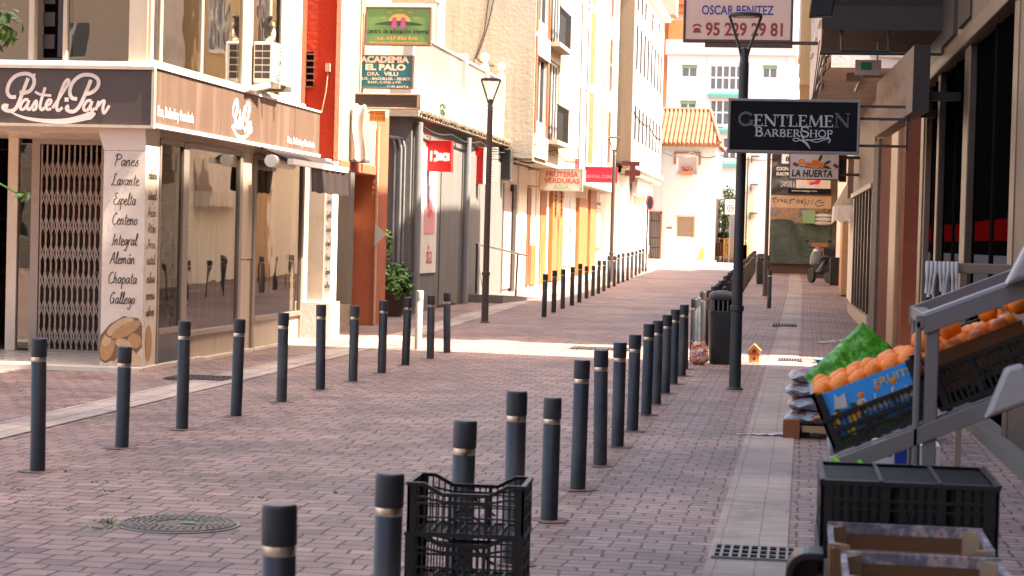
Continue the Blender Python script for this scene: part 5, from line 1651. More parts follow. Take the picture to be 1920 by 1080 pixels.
MB().fbox(fh, *R4((1314, 466, 1319, 490), 97)[:2], *R4((1314, 466, 1319, 490), 97)[2:], 0, .12).build('utility_box', 'barrier_yellow', hb)
mb = MB()
mb.add([(-9.8, 96.6, 6.5), (-4.25, 96.6, 6.5), (-4.25, 104.5, 6.5), (-9.8, 104.5, 6.5), (-9.8, 100.3, 8.35), (-4.95, 100.3, 8.35)], [(0, 1, 5, 4), (1, 2, 5), (2, 3, 4, 5), (3, 0, 4), (3, 2, 1, 0)])
mb.fbox(fh, -9.8, -4.25, 6.40, 6.5, 0, .4)
x = -9.7
while x < -4.3:
    xe = min(x, -4.95) if x > -4.95 else x
    top = (x, 100.3, 8.38) if x < -4.95 else (x - (x + 4.95) * .0, 96.6 + 3.7 * (-4.25 - x) / .7, 6.53 + 1.85 * (-4.25 - x) / .7)
    n_ = 9
    pts = [Vector((x, 96.52, 6.52)).lerp(Vector(top), i / n_) + Vector((0, 0, .03 * (i % 2))) for i in range(n_ + 1)]
    mb.tube(pts, .075, 6, 0)
    x += .215
mb.tube([(-9.8, 100.3, 8.42), (-4.95, 100.3, 8.42)], .1, 8).tube([(-4.95, 100.3, 8.42), (-4.22, 96.5, 6.6)], .09, 8)
mb.build('roof', 'roof_tile', hb, smooth=50)
fbx = thing('flower_box', 'terracotta window box of pink flowers on the white house', 'flower box', ((h1[0] + h1[1]) / 2, 96.9, h1[2]))
xm = (h1[0] + h1[1]) / 2
MB().fbox(fh, xm - .28, xm + .26, h1[2] - .02, h1[2] + .16, -.05, .15).build('box', 'toy_red', fbx)
mb = MB(); leaves(mb, (xm, 96.9, h1[2] + .28), (.36, .14, .14), 90, .05); mb.build('leaf', ['leaf', 'leaf_bright'], fbx)
mb = MB(); leaves(mb, (xm, 96.86, h1[2] + .32), (.34, .14, .15), 90, .05); mb.build('flower', ['sign_crimson', 'sign_pink'], fbx)

fl = thing('apartment_building', 'pale lilac flats with green shutters and glazed balconies behind the tiled house', 'building', (-6, 150, 1.4))
fq = faceY(150)
wins = [R4((1278, 121, 1307, 145), 150), R4((1275, 188, 1305, 212), 150), R4((1430, 122, 1457, 147), 150), R4((1430, 188, 1457, 212), 150)]
glz = [R4((1331, 121, 1392, 170), 150), R4((1331, 186, 1392, 236), 150), R4((1331, 256, 1392, 300), 150)]
mb = MB()
wall_holes(mb, fq, -10.75, -1.2, 1.3, 15.9, wins + glz, .3)
mb.box(-10.75, -1.202, 150.3, 160, 1.3, 15.9)
for px in (1329, 1408, 1479):
    x = at(px, 150, 150)[0]; mb.fbox(fq, x - .1, x + .1, 1.4, 15.88, .0, .12)
mb.build('wall', 'lilac_render', fl)
MB().box(-10.9, -1.0, 149.7, 160, 15.9, 17.0).build('roof_parapet', 'pink_render', fl)
for h in wins: window(fl, fq, h, .1, 'white_paint', 'grey_glass', .08, 1, shutter=('shutter_green', .28))
for i, h in enumerate(glz):
    window(fl, fq, h, .06, 'white_paint', 'grey_glass', .12, 4, rails=(.5,))
    MB().hexa([(h[0] - .05, 149.5, h[2] - .55), (h[1] + .05, 149.5, h[2] - .55), (h[1] + .05, 149.98, h[2] - .5), (h[0] - .05, 149.98, h[2] - .5), (h[0] - .05, 149.55, h[2] - .3), (h[1] + .05, 149.55, h[2] - .3), (h[1] + .05, 149.98, h[2] - .1), (h[0] - .05, 149.98, h[2] - .1)]).build('awning', 'shutter_teal', fl)
og = thing('apartment_building', 'tall orange rendered block rising behind the white block', 'building', (-13.2, 182, 1.8))
mb = MB().box(-15.5, -12.9, 180, 190, 1.5, 22.6).box(-12.86, -11.35, 179.6, 190, 17.0, 21.8).box(-13.4, -12.1, 180.4, 190, 1.5, 17.0)
mb.build('wall', 'orange_render', og)
MB().box(-12.9, -11.7, 179.9, 190, 16.2, 16.99).build('slab', 'terracotta_render', og)
MB().box(-16.5, -12.0, 176.0, 179, 21.9, 27).build('side_block', 'cream_render', og)
og = thing('apartment_building', 'distant pinkish orange terrace with a dark red parapet at the skyline', 'building', (-13, 222, 2.3))
mb = MB().box(-26, -4, 220, 230, 1.5, 24.5).box(-26, -4, 219.9, 230, 27.2, 34)
mb.build('wall', 'orange_render', og)
MB().box(-26, -4, 219.4, 230, 28.0, 28.6).build('parapet', 'terracotta_render', og)
mb = MB().box(-26, -4, 221.5, 230, 24.5, 27.2)
mb.build('terrace_wall', 'lilac_render', og)
mb = MB()
for i in range(6): mb.box(-16 + i * 1.6, -15.2 + i * 1.6, 219.7, 220, 21 - (i % 2), 22.2 - (i % 2))
mb.build('window', 'frame_brown', og)

# the end wall on the right with tarpaulin, banner and graffiti
ew = thing('boundary_wall', 'tan graffiti-covered wall beneath a black banner', 'wall', (-.2, 81, .54))
ft = faceY(81.0)
MB().box(-1.46, 3.0, 81.0, 84.0, .4, 5.5).build('wall', 'beige_render', ew)
MB().fbox(ft, -1.44, .98, 2.60, 3.22, .0, .03).build('graffiti', 'wall_scrawl', ew)
MB().fbox(ft, -1.44, .98, 3.22, 3.72, .0, .025).build('painted_band', 'peach_render', ew)
mb = MB()
Tx = lambda x, y: (-1.44 + (x - 60) / 900 * 2.36, 3.72 - (y - 820) / 165 * .5)
for pts in [[(80, 870), (150, 860)], [(100, 865), (110, 925)], [(150, 870), (165, 920), (200, 865)], [(215, 890), (245, 890), (235, 868), (215, 890), (250, 912)], [(275, 925), (272, 870), (310, 878), (285, 900), (330, 930)],
            [(330, 885), (430, 868)], [(365, 878), (355, 935)], [(480, 875), (450, 900), (480, 925), (505, 900), (480, 875)], [(525, 925), (530, 875)], [(580, 865), (533, 898), (560, 930)], [(585, 890), (590, 935), (565, 948)], [(588, 872), (592, 876)],
            [(625, 945), (640, 875), (690, 935), (705, 870)], [(850, 870), (770, 885), (735, 930), (780, 960), (860, 940), (880, 905), (790, 905)]]:
    mb.stroke(ft, [Tx(*p) for p in pts], .035, .029)
mb.build('lettering', 'letter_black', ew)
MB().box(-1.6, .98, 80.9, 81.0, .45, .98).build('base', 'pot_brown', ew)
mb = MB()
k, q = 26, 16
vs = []
for j in range(q + 1):
    for i in range(k + 1):
        u, v = i / k, j / q
        vs.append((-1.44 + 2.42 * u, 80.86 - .10 * math.sin(u * 5 + v * 2) - .05 * math.sin(u * 14 + v * 5) - .25 * (1 - v) ** 2 * .4, .95 + (1.68 + .12 * math.sin(u * 5.2 + .6)) * v))
mb.add(vs, [(j * (k + 1) + i, j * (k + 1) + i + 1, (j + 1) * (k + 1) + i + 1, (j + 1) * (k + 1) + i) for j in range(q) for i in range(k)])
mb.build('tarpaulin', 'tarp_green', base=(0, 80.9, .95), smooth=60, label='sagging dark green tarpaulin hung along the end wall', cat='tarpaulin')
bn = thing('banner', 'crumpled black and white advertising banner on the end wall', 'banner', (-.2, 80.9, 3.75))
mb = MB()
vs = []
for j in range(q + 1):
    for i in range(k + 1):
        u, v = i / k, j / q
        vs.append((-1.42 + 2.36 * u, 80.93 - .05 * math.sin(u * 9 + v * 6) - .04 * math.sin(v * 15 - u * 12), 3.76 + 1.62 * v))
mb.add(vs, [(j * (k + 1) + i, j * (k + 1) + i + 1, (j + 1) * (k + 1) + i + 1, (j + 1) * (k + 1) + i) for j in range(q) for i in range(k)])
mb.build('cloth', 'banner_black', bn, smooth=60)
fbn = faceY(80.82)
mb = MB().fquad(fbn, -.45, .93, 4.02, 5.2, 0, 0)
mb.build('white_panel', 'sign_white', bn)
mb = MB().disc(fbn, .12, 4.32, .14, .10, .004, 0, rot=.3).disc(fbn, .40, 4.28, .14, .10, .005, 1, rot=.6).disc(fbn, .22, 4.22, .15, .06, .006, 2, rot=.3)
mb.build('logo', ['print_orange', 'sign_crimson', 'print_purple'], bn)
mb = MB().fquad(fbn, -.75, .95, 3.80, 4.0, .004, 0)
mb.build('dark_strip', 'sign_black', bn)
mb = MB()
text_into(mb, 'www.muntalager.com', fbn, -.62, .4, 3.86, 3.95, .008)
text_into(mb, 'COCINAS', fbn, -1.25, -.62, 4.72, 4.86, .008, bold=.03)
text_into(mb, 'ELECTRO', fbn, -1.25, -.62, 4.52, 4.65, .008, bold=.03)
text_into(mb, "L'AMORE &", fbn, -1.05, -.5, 4.06, 4.3, .008)
mb.fquad(fbn, -1.05, -.6, 5.0, 5.38, .002)
mb.build('lettering', 'lettering_white', bn)
mb = MB()
text_into(mb, '81', fbn, -.9, -.65, 5.08, 5.3, .01, bold=.03)
mb.build('dark_lettering', 'letter_black', bn)
mb = MB().box(-.15, .35, 80.5, 80.9, 2.6, 3.12)
mb.build('crate_lid', 'shutter_green', base=(.1, 80.7, 2.6), label='green board leaning on top of the end wall', cat='board')
mb = MB()
for i in range(3): mb.ball((.68, 80.6, 2.62 + i * .15), .36, .2, .085, 12, 7, noise=.03)
mb.build('stacked_sack', 'paper_white', base=(.68, 80.6, 2.55), smooth=80, label='pile of white sacks lying on top of the tarpaulin', cat='sacks')
# cream and white walls beyond
cw = thing('apartment_building', 'cream rendered building with wall brackets beyond the tarpaulin', 'building', (-1.8, 99, .8))
x0 = at(1397, 300, 98)[0]
MB().box(x0, 4, 98, 112, .6, 6.2).build('wall', 'pink_render', cw)
MB().box(x0 - .05, x0 + .5, 97.9, 98, .6, 4.2).build('pilaster', 'cream_render', cw)
mb = MB()
for z in (3.2, 4.6, 6.0): mb.box(x0 + .3, x0 + .7, 97.7, 97.99, z, z + .05).box(x0 + .3, x0 + .35, 97.7, 97.99, z - .3, z)
mb.tube([(x0 + .15, 97.9, 1), (x0 + .15, 97.9, 6)], .03)
mb.build('bracket', 'cable_black', cw)
MB().box(-4.4, x0 - .3, 106, 107, .6, 4.3).build('boundary_wall', 'white_render', base=(-3.6, 106, .7), label='bright white garden wall behind the yellow barriers', cat='wall')
sh = thing('climbing_plant', 'climbing shrub with purple flowers beside the white house', 'plant', (-4.1, 101, .8))
mb = MB(); leaves(mb, (-4.12, 101, 3.2), (.35, .3, 1.3), 420, .10, hollow=0); leaves(mb, (-3.95, 101, 4.2), (.35, .3, .5), 120, .10); mb.build('foliage', ['leaf_bright', 'leaf'], sh)
mb = MB(); leaves(mb, (-4.05, 100.9, 3.2), (.35, .3, 1.3), 60, .06, hollow=.4); mb.build('flower', ['print_purple', 'letter_blue'], sh)
MB().tube([(-4.15, 101, .8), (-4.1, 101, 2.2), (-4.05, 101, 4)], .04).build('stem', 'bark', sh)
# ZONA 30 plate
x0, z1 = at(1360, 374, 98); x1, z0 = at(1379, 402, 98)
t = thing('traffic_sign', 'white rectangular speed zone sign with a red ring', 'road sign', ((x0 + x1) / 2, 98, gz(98)))
fr = faceY(98)
MB().fbox(fr, x0, x1, z0, z1, -.03, 0).build('plate', 'sign_white', t)
mb = MB()
mb.stroke(fr, _arc((x0 + x1) / 2, z0 + .30, .155, .155, 0, 360, 20), .045, .004, 0)
text_into(mb, 'ZONA', fr, x0 + .08, x1 - .08, z1 - .17, z1 - .06, .004, 1)
text_into(mb, '30', fr, (x0 + x1) / 2 - .09, (x0 + x1) / 2 + .09, z0 + .23, z0 + .37, .005, 1, bold=.02)
mb.build('marking', ['sign_red', 'letter_black'], t)
MB().tube([((x0 + x1) / 2, 98.05, gz(98)), ((x0 + x1) / 2, 98.05, z1)], .035).build('post', 'frame_grey', t, smooth=50)
# barriers
def barrier(px0, px1, Y, label, slats):
    x0, z1 = at(px0, 440, Y); x1, z0 = at(px1, 489, Y)
    z0 = gz(Y) + .02; z1 = z0 + 1.15
    t = thing('barrier', label, 'barrier', ((x0 + x1) / 2, Y, gz(Y)), 'yellow barriers at the far crossing')
    mb = MB()
    mb.tube([(x0, Y, z0), (x0, Y, z1), (x1, Y, z1), (x1, Y, z0)], .035, 8).tube([(x0, Y, z0 + .2), (x1, Y, z0 + .2)], .03, 8)
    mb.box(x0 - .03, x0 + .03, Y - .3, Y + .3, z0 - .02, z0 + .02).box(x1 - .03, x1 + .03, Y - .3, Y + .3, z0 - .02, z0 + .02)
    mb.build('frame', 'barrier_yellow', t)
    mb = MB()
    for i in range(slats):
        x = x0 + (x1 - x0) * (i + .5) / slats
        if slats < 8: mb.box(x - .1, x + .1, Y - .02, Y + .02, z0 + .25, z1 - .2)
        else: mb.box(x - .012, x + .012, Y - .012, Y + .012, z0 + .2, z1)
    mb.build('slat', 'barrier_yellow' if slats > 7 else 'orange_panel', t)
barrier(1335, 1358, 99.5, 'yellow barrier with broad brown slats at the far crossing', 5)
barrier(1358, 1378, 99.0, 'yellow barrier of thin bars beside the slatted one', 9)
barrier(1392, 1401, 93.0, 'narrow yellow hooped barrier right of the lamp post', 3)
# rider seen from behind
px_, pz_ = at(1357, 440, 101.5)
rz0 = gz(101.5)
mbk = thing('motorcycle', 'small dark motorcycle waiting behind the yellow barriers', 'motorcycle', (px_, 101.6, rz0))
mb = MB()
for dy in (-.6, .65): mb.lathe([(.22, -.05), (.30, -.04), (.30, .04), (.22, .05)], (0, 0, 0), 18); 
mb = MB()
for dy in (-.6, .65):
    t_ = MB().lathe([(.20, -.05), (.29, -.045), (.29, .045), (.20, .05)], (0, 0, 0), 18)
    t_.xform(Matrix.Translation((px_, 101.6 + dy, rz0 + .29)) @ Matrix.Rotation(math.pi / 2, 4, 'Y')); mb.merge(t_)
mb.build('tyre', 'rubber', mbk, smooth=40)
mb = MB().ball((px_, 101.5, rz0 + .62), .16, .5, .16, 12, 8).ball((px_, 101.15, rz0 + .78), .15, .3, .09, 12, 8).tube([(px_ - .32, 102.05, rz0 + 1.05), (px_, 102.1, rz0 + 1.0), (px_ + .32, 102.05, rz0 + 1.05)], .02).tube([(px_, 102.1, rz0 + 1.0), (px_, 102.25, rz0 + .3)], .04)
mb.build('body', 'bike_grey', mbk, smooth=60)
pr = thing('person', 'motorcyclist in a dark green shirt and grey helmet seen from behind', 'person', (px_, 101.3, rz0 + .8))
gx, gy, gz_ = px_, 101.25, rz0 + .86
mb = skin_mesh({'pel': ((gx, gy, gz_ + .06), (.17, .13)), 'wst': ((gx, gy, gz_ + .25), (.16, .12)), 'chs': ((gx, gy + .04, gz_ + .48), (.20, .13)), 'nb': ((gx, gy + .05, gz_ + .62), .07), 'nk': ((gx, gy + .06, gz_ + .69), .06), 'hd': ((gx, gy + .08, gz_ + .80), .09), 'tp': ((gx, gy + .08, gz_ + .88), .07),
                'sl': ((gx - .21, gy + .05, gz_ + .55), .07), 'el': ((gx - .30, gy + .22, gz_ + .30), .05), 'wl': ((gx - .30, gy + .55, gz_ + .24), .035), 'hl_': ((gx - .30, gy + .72, gz_ + .22), .035),
                'sr': ((gx + .21, gy + .05, gz_ + .55), .07), 'er': ((gx + .30, gy + .22, gz_ + .30), .05), 'wr': ((gx + .30, gy + .55, gz_ + .24), .035), 'hr_': ((gx + .30, gy + .72, gz_ + .22), .035),
                'tl': ((gx - .14, gy + .08, gz_ + .02), .09), 'kl': ((gx - .22, gy + .48, gz_ - .04), .065), 'al': ((gx - .2, gy + .35, gz_ - .48), .045), 'fl': ((gx - .2, gy + .5, gz_ - .54), .04),
                'tr': ((gx + .14, gy + .08, gz_ + .02), .09), 'kr': ((gx + .22, gy + .48, gz_ - .04), .065), 'ar': ((gx + .2, gy + .35, gz_ - .48), .045), 'fr': ((gx + .2, gy + .5, gz_ - .54), .04)},
               [('pel', 'wst'), ('wst', 'chs'), ('chs', 'nb'), ('nb', 'nk'), ('nk', 'hd'), ('hd', 'tp'), ('chs', 'sl'), ('sl', 'el'), ('el', 'wl'), ('wl', 'hl_'), ('chs', 'sr'), ('sr', 'er'), ('er', 'wr'), ('wr', 'hr_'),
                ('pel', 'tl'), ('tl', 'kl'), ('kl', 'al'), ('al', 'fl'), ('pel', 'tr'), ('tr', 'kr'), ('kr', 'ar'), ('ar', 'fr')])
mb.build('body', 'skin', pr, smooth=80)
mb = skin_mesh({'pel': ((gx, gy, gz_ + .06), (.20, .16)), 'wst': ((gx, gy, gz_ + .25), (.19, .15)), 'chs': ((gx, gy + .04, gz_ + .48), (.23, .16)), 'nb': ((gx, gy + .05, gz_ + .60), .10),
                'sl': ((gx - .21, gy + .05, gz_ + .55), .09), 'el': ((gx - .28, gy + .18, gz_ + .37), .075), 'sr': ((gx + .21, gy + .05, gz_ + .55), .09), 'er': ((gx + .28, gy + .18, gz_ + .37), .075)},
               [('pel', 'wst'), ('wst', 'chs'), ('chs', 'nb'), ('chs', 'sl'), ('sl', 'el'), ('chs', 'sr'), ('sr', 'er')])
mb.build('shirt', 'shirt_green', pr, smooth=80)
MB().ball((gx, gy + .08, gz_ + .84), .135, .155, .15, 16, 10).build('helmet', 'helmet_grey', pr, smooth=80)
# ------------------------------------------------------------------ right side: near store block, alley, second block, third block
XF = lambda Y: 2.05 - .019 * Y
fR = FR((2.05, 0, 0), (-.019, 1, 0), (-1, -.019, 0))
sb = thing('store_building', 'shop building with tall black glass doors in metal frames', 'building', (1.7, 20, 0))
mb = MB()
K = Vector((1.0, -.17, 0))
def block(mb, ya, yb, n0, z0, z1, depth=11.0, skew_a=0.0, skew_b=0.0, m=0):
    """a building volume behind the right facade line, its end walls skewed"""
    pa, pb = fR.p(ya, 0, n0), fR.p(yb, 0, n0)
    qa, qb = pa + Vector((depth, skew_a * depth, 0)), pb + Vector((depth, skew_b * depth, 0))
    mb.hexa([(pa.x, pa.y, z0), (qa.x, qa.y, z0), (qb.x, qb.y, z0), (pb.x, pb.y, z0), (pa.x, pa.y, z1), (qa.x, qa.y, z1), (qb.x, qb.y, z1), (pb.x, pb.y, z1)], m)
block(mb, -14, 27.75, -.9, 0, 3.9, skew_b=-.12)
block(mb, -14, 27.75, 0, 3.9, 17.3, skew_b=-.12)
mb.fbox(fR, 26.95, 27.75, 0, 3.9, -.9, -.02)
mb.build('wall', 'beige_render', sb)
mb = MB()
for a, b in [(17.1, 17.45), (21.2, 21.75), (24.75, 25.05), (27.2, 27.7), (12.4, 12.9), (8.6, 9.2), (4.2, 5.0)]:
    mb.fbox(fR, a, b, .02, 3.86, -.085, .0)
mb.fbox(fR, -14, 27.7, 3.86, 4.02, -.12, .06)
mb.build('metal_frame', 'silver_frame', sb, bevel=.012)
for a, b in [(17.45, 21.2), (21.75, 24.75), (25.05, 27.2), (9.2, 12.4), (5.0, 8.6)]:
    mb = MB().fbox(fR, a, b, .05, 3.86, -.2, -.09)
    d_ = mb.build('glass_door', 'black_glass', sb, label='black glazed shop door with red and grey bands')
    mb = MB().fbox(fR, a + .25, b - .2, 1.80, 2.0, -.09, -.085)
    mb.build('red_band', 'stripe_red', d_)
    mb = MB().fbox(fR, a + .25, b - .2, 1.12, 1.66, -.09, -.085)
    mb.build('grey_band', 'panel_grey', d_)
    mid = (a + b) / 2
    mb = MB().fbox(fR, mid - .1, mid + .1, .05, 3.86, -.09, -.06).fbox(fR, a + .02, a + .14, .05, 3.86, -.09, -.05)
    mb.build('mullion', 'dark_void', d_)
mb = MB()
for z in [i * .26 for i in range(15)]:
    mb.fbox(fR, 21.78, 21.95, z + .02, z + .24, -.1, -.02)
mb.build('shutter_rail', 'silver_frame', sb)
mb = MB()
for a, b in ((20.9, 22.2), (22.7, 24.2)):
    y = a
    while y < b:
        mb.fbox(fR, y, y + .06, 4.12, 6.4, .0, .05); y += .11
mb.build('louvre', 'bronze_panel', sb)
MB().fbox(fR, 15, 20.7, 4.03, 6.4, .0, .04).fbox(fR, 24.4, 27.3, 4.03, 6.4, .0, .035).build('metal_panel', 'bronze_panel', sb)
MB().fbox(fR, 12.9, 17.1, .02, 3.86, -.3, -.01).fbox(fR, 12.95, 13.3, .02, 3.86, -.01, .03).build('wall_panel', 'bronze_panel', sb)
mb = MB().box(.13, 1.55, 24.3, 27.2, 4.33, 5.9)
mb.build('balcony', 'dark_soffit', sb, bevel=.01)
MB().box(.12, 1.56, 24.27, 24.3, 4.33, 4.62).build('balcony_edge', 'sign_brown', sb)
MB().fbox(fR, -14, 27.3, .0, .12, -.5, .12).build('doorstep', 'tile_grey', sb)
# long fascia sign
t = thing('fascia_sign', 'long beige shop fascia box with faded lettering under the balcony', 'sign', (1.1, 24.6, 3.2))
fz = FR((1.11, 22.0, 0), (-.22, 5.2, 0), (-5.2, -.22, 0))
Lz = 5.206
MB().fbox(fz, 0.012, Lz, 3.2, 3.93, -.18, 0).build('box', 'beige_render', t, bevel=.01)
MB().fbox(fz, 0, .012, 3.2, 3.93, -.18, 0).build('end_panel', 'sign_brown', t)
MB().fbox(fz, 1.0, 1.1, 3.4, 3.5, -.9, -.3).fbox(fz, 4.0, 4.1, 3.4, 3.5, -.9, -.3).build('bracket', 'frame_dark', t)
fzt = FR(fz.p(Lz, 0, 0), -fz.U, fz.N)
mb = MB()
random.seed(8)
for row, (za, zb) in enumerate(((3.56, 3.76), (3.30, 3.46))):            # worn away letters
    u = .6
    while u < 4.5:
        a_ = random.uniform(0, .05)
        mb.stroke(fzt, [(u, za + a_), (u + random.uniform(-.02, .06), zb - random.uniform(0, .04))], random.uniform(.03, .06), .004 + .0004 * row)
        if random.random() < .6: mb.stroke(fzt, [(u, random.choice((za, zb, (za + zb) / 2))), (u + .15, random.choice((za, zb, (za + zb) / 2)))], .03, .0045)
        u += random.uniform(.16, .30)
mb.build('lettering', 'sign_worn', t)
# exit sign, sign frame, floodlight under the balcony
x0, z1 = at(1604, 112, 25.6); x1, z0 = at(1652, 140, 25.6)
t = thing('exit_light', 'small green and white emergency light above the doorway', 'sign', ((x0 + x1) / 2, 25.6, z0))
MB().box(x0, x1, 25.6, 25.7, z0, z1).tube([(x1 - .05, 25.65, z1), (x1 - .05, 25.65, 4.34)], .012, 6).build('case', 'sign_aged', t)
MB().box(x0 + .07, x0 + .20, 25.59, 25.6, z0 + .06, z1 - .03).build('symbol', 'exit_green', t)
t = thing('sign_bracket', 'empty black sign bracket hanging below the balcony', 'bracket', (.9, 24.0, 4.0))
A = [at(1578, 62, 24.1), at(1578, 95, 24.1), at(1666, 97, 24.1), at(1666, 62, 24.1), at(1537, 100, 24.1), at(1709, 101, 24.1)]
mb = MB().tube([(A[0][0], 24.35, 4.34), (A[1][0], 24.1, A[1][1]), (A[2][0], 24.1, A[2][1]), (A[3][0], 24.35, 4.34)], .02, 6)
mb.tube([(A[4][0], 24.1, A[4][1]), (1.58, 24.1, A[5][1])], .02, 6)
mb.build('bar', 'cable_black', t)
x0, z1 = at(1517, 3, 22.6); x1, z0 = at(1570, 36, 22.6)
t = thing('floodlight', 'black floodlight case hanging at the top edge', 'light', ((x0 + x1) / 2, 22.6, z0))
z1 += .25
MB().hexa([(x0, 22.45, z0), (x1 - .06, 22.45, z0 + .02), (x1 - .06, 22.75, z0 + .04), (x0, 22.75, z0 + .02), (x0 + .05, 22.42, z1), (x1, 22.42, z1), (x1, 22.72, z1), (x0 + .05, 22.72, z1)]).build('case', 'plastic_black', t, bevel=.015)
MB().tube([((x0 + x1) / 2, 22.6, z1), ((x0 + x1) / 2, 23.0, z1 + .15), ((x0 + x1) / 2, 24.28, z1 + .15)], .02, 6).build('arm', 'cable_black', t)

# second block
s2 = thing('store_building', 'shop building with brown granite doorway and cracked beige overhang', 'building', (1.3, 38, 0))
mb = MB()
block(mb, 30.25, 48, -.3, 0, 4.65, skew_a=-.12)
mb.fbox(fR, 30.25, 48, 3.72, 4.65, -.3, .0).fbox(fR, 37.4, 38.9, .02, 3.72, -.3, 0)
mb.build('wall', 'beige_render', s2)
mb = MB().fbox(fR, 30.25, 31.2, .02, 3.72, -.3, .02).fbox(fR, 33.0, 37.2, .02, 3.72, -.3, .0)
pa = fR.p(30.25, 0, -.01)
mb.hexa([(pa.x, pa.y - .02, 0), (pa.x + 9, pa.y - .02 - 1.08, 0), (pa.x + 9, pa.y - 1.08, 0), (pa.x, pa.y - .002, 0), (pa.x, pa.y - .02, 3.7), (pa.x + 9, pa.y - .02 - 1.08, 3.7), (pa.x + 9, pa.y - 1.08, 3.7), (pa.x, pa.y - .002, 3.7)])
mb.build('cladding', 'granite_brown', s2)
mb = MB()
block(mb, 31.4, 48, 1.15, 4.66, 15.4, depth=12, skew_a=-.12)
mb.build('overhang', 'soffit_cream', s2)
MB().fbox(fR, 31.3, 32.9, .02, 3.72, -.3, .08).build('pilaster', 'gold_column', s2, bevel=.02)
MB().fbox(fR, 37.25, 38.85, .02, 3.72, -.28, .05).build('tiled_pier', 'tile_grey', s2)
mb = MB()
for i in range(5): mb.fbox(fR, 38.9 + i * 1.84, 38.9 + i * 1.84 + 1.82, 2.95, 4.6, .0, .04)
mb.build('panel', 'wood_panel', s2)
MB().fbox(fR, 38.9, 48, 2.86, 2.96, -.05, .10).fbox(fR, 38.9, 48, .0, .35, -.2, .10).build('moulding', 'beige_frame', s2)
w_ = MB().fbox(fR, 38.9, 48, .35, 2.86, -.3, -.2).build('window', 'dark_glass', s2)
mb = MB()
for i in range(7): mb.fbox(fR, 39.2 + i * 1.35, 39.2 + i * 1.35 + .22, .35, 2.86, -.12, .04)
mb.build('bar', 'silver_frame', w_)
mb = MB()
x = XF(29.9)
mb.box(XF(31.4) - 1.14, XF(31.4) + .6, 31.3, 31.36, 4.5, 4.85)
mb.build('slab_edge', 'white_render', s2)
mb = MB()
random.seed(5)
for i in range(9):
    o_ = random.uniform(-.05, .05); o2 = random.uniform(-.06, .06)
    pts = []
    for j in range(13):
        Y = 31.4 + j * 1.4
        q = fR.p(Y, 0, 1.17 + .02 * math.sin(j * 1.3 + i))
        pts.append((q.x + o_, q.y, 4.72 + o2 + .05 * math.sin(j * 2.1 + i * 1.7)))
    mb.tube(pts, .014, 5, i % 2)
for i in range(4):
    q = fR.p(31 + i * 2, 0, 1.2)
    mb.tube([(q.x, q.y, 4.9 + .2 * i), (q.x - .12, q.y + .5, 4.5 - .1 * i), (q.x + .02, q.y + 1.2, 4.7)], .010, 5, 1)
mb.build('cable', ['cable_pale', 'cable_black'], s2)
mb = MB()
q = fR.p(33, 0, .55)
mb.tube([(q.x, 33, 4.62), (q.x - .02, 36, 4.62), (q.x - .03, 37.5, 4.62)], .03, 6)
q = fR.p(34.2, 0, .25)
mb.tube([(q.x - .3, 34.2, 4.61), (q.x + .2, 34.2, 4.61), (q.x + .24, 34.2, 4.3), (q.x + .24, 34.2, 3.7)], .03, 6)
mb.box(q.x - .55, q.x - .3, 34.1, 34.3, 4.52, 4.645)
mb.build('conduit', 'frame_grey', s2)
# upper windows along the shop side
for blk, fr_, spots, fq_ in ((s2, FR(fR.p(0, 0, 1.15), fR.U, fR.N), [(31.2 + i * 3.2, z) for i in range(5) for z in (6.0, 9.0, 12.0)], 'white_paint'),):
    for u_, z_ in spots:
        f_ = MB()
        for q_ in range(5): f_.fbox(fr_, u_ + q_ * .35, u_ + q_ * .35 + .06, z_, z_ + 1.7, 0, .05)
        f_.fbox(fr_, u_, u_ + 1.46, z_ - .06, z_, 0, .06).fbox(fr_, u_, u_ + 1.46, z_ + 1.7, z_ + 1.76, 0, .06).fbox(fr_, u_, u_ + 1.46, z_ + .6, z_ + .66, 0, .045)
        wq = f_.build('window', fq_, blk)
        MB().fbox(fr_, u_ + .01, u_ + 1.45, z_, z_ + 1.7, .0, .02).build('pane', 'dark_glass', wq)
# third block
s3 = thing('store_building', 'yellowish rendered building with a white awning and orange pipe', 'building', (1.0, 62, .2))
mb = MB()
mb.box(1.22, 12, 48.02, 80.9, 0, 5.6)
mb.build('ground_wall', 'white_render', s3)
mat('yellow_render', (0.58, 0.40, 0.20), 0.85, var=0.1, scale=1, bump=0.2)
MB().box(-.26, 12, 48.4, 80.9, 5.6, 9.7).build('upper_wall', 'yellow_render', s3)
for i in range(5):
    fr_ = FR((-.26, 0, 0), (0, 1, 0), (-1, 0, 0))
    u_ = 49.2 + i * 4.2
    f_ = MB()
    for q_ in range(4): f_.fbox(fr_, u_ + q_ * .5, u_ + q_ * .5 + .08, 6.4, 8.4, 0, .05)
    f_.fbox(fr_, u_, u_ + 1.58, 6.3, 6.4, 0, .06).fbox(fr_, u_, u_ + 1.58, 8.4, 8.5, 0, .06)
    wq = f_.build('window', 'white_paint', s3)
    MB().fbox(fr_, u_ + .01, u_ + 1.57, 6.4, 8.4, 0, .02).build('pane', 'dark_glass', wq)
MB().box(1.05, 1.25, 58, 60, .3, 3.0).build('shutter', 'wood_pale', s3)
MB().box(.98, 1.22, 49, 50, 2.9, 3.9).build('service_box', 'frame_brown', s3)
MB().tube([(1.17, 66.0, .33), (1.17, 66.0, 2.6)], .045, 8).build('pipe', 'print_orange', s3)
mb = MB().add([(1.24, 53.0, 3.75), (.72, 52.6, 2.78), (.72, 56.5, 2.78), (1.24, 56.5, 3.75), (1.24, 53, 2.78)], [(0, 1, 2, 3), (0, 4, 1)])
vs = []
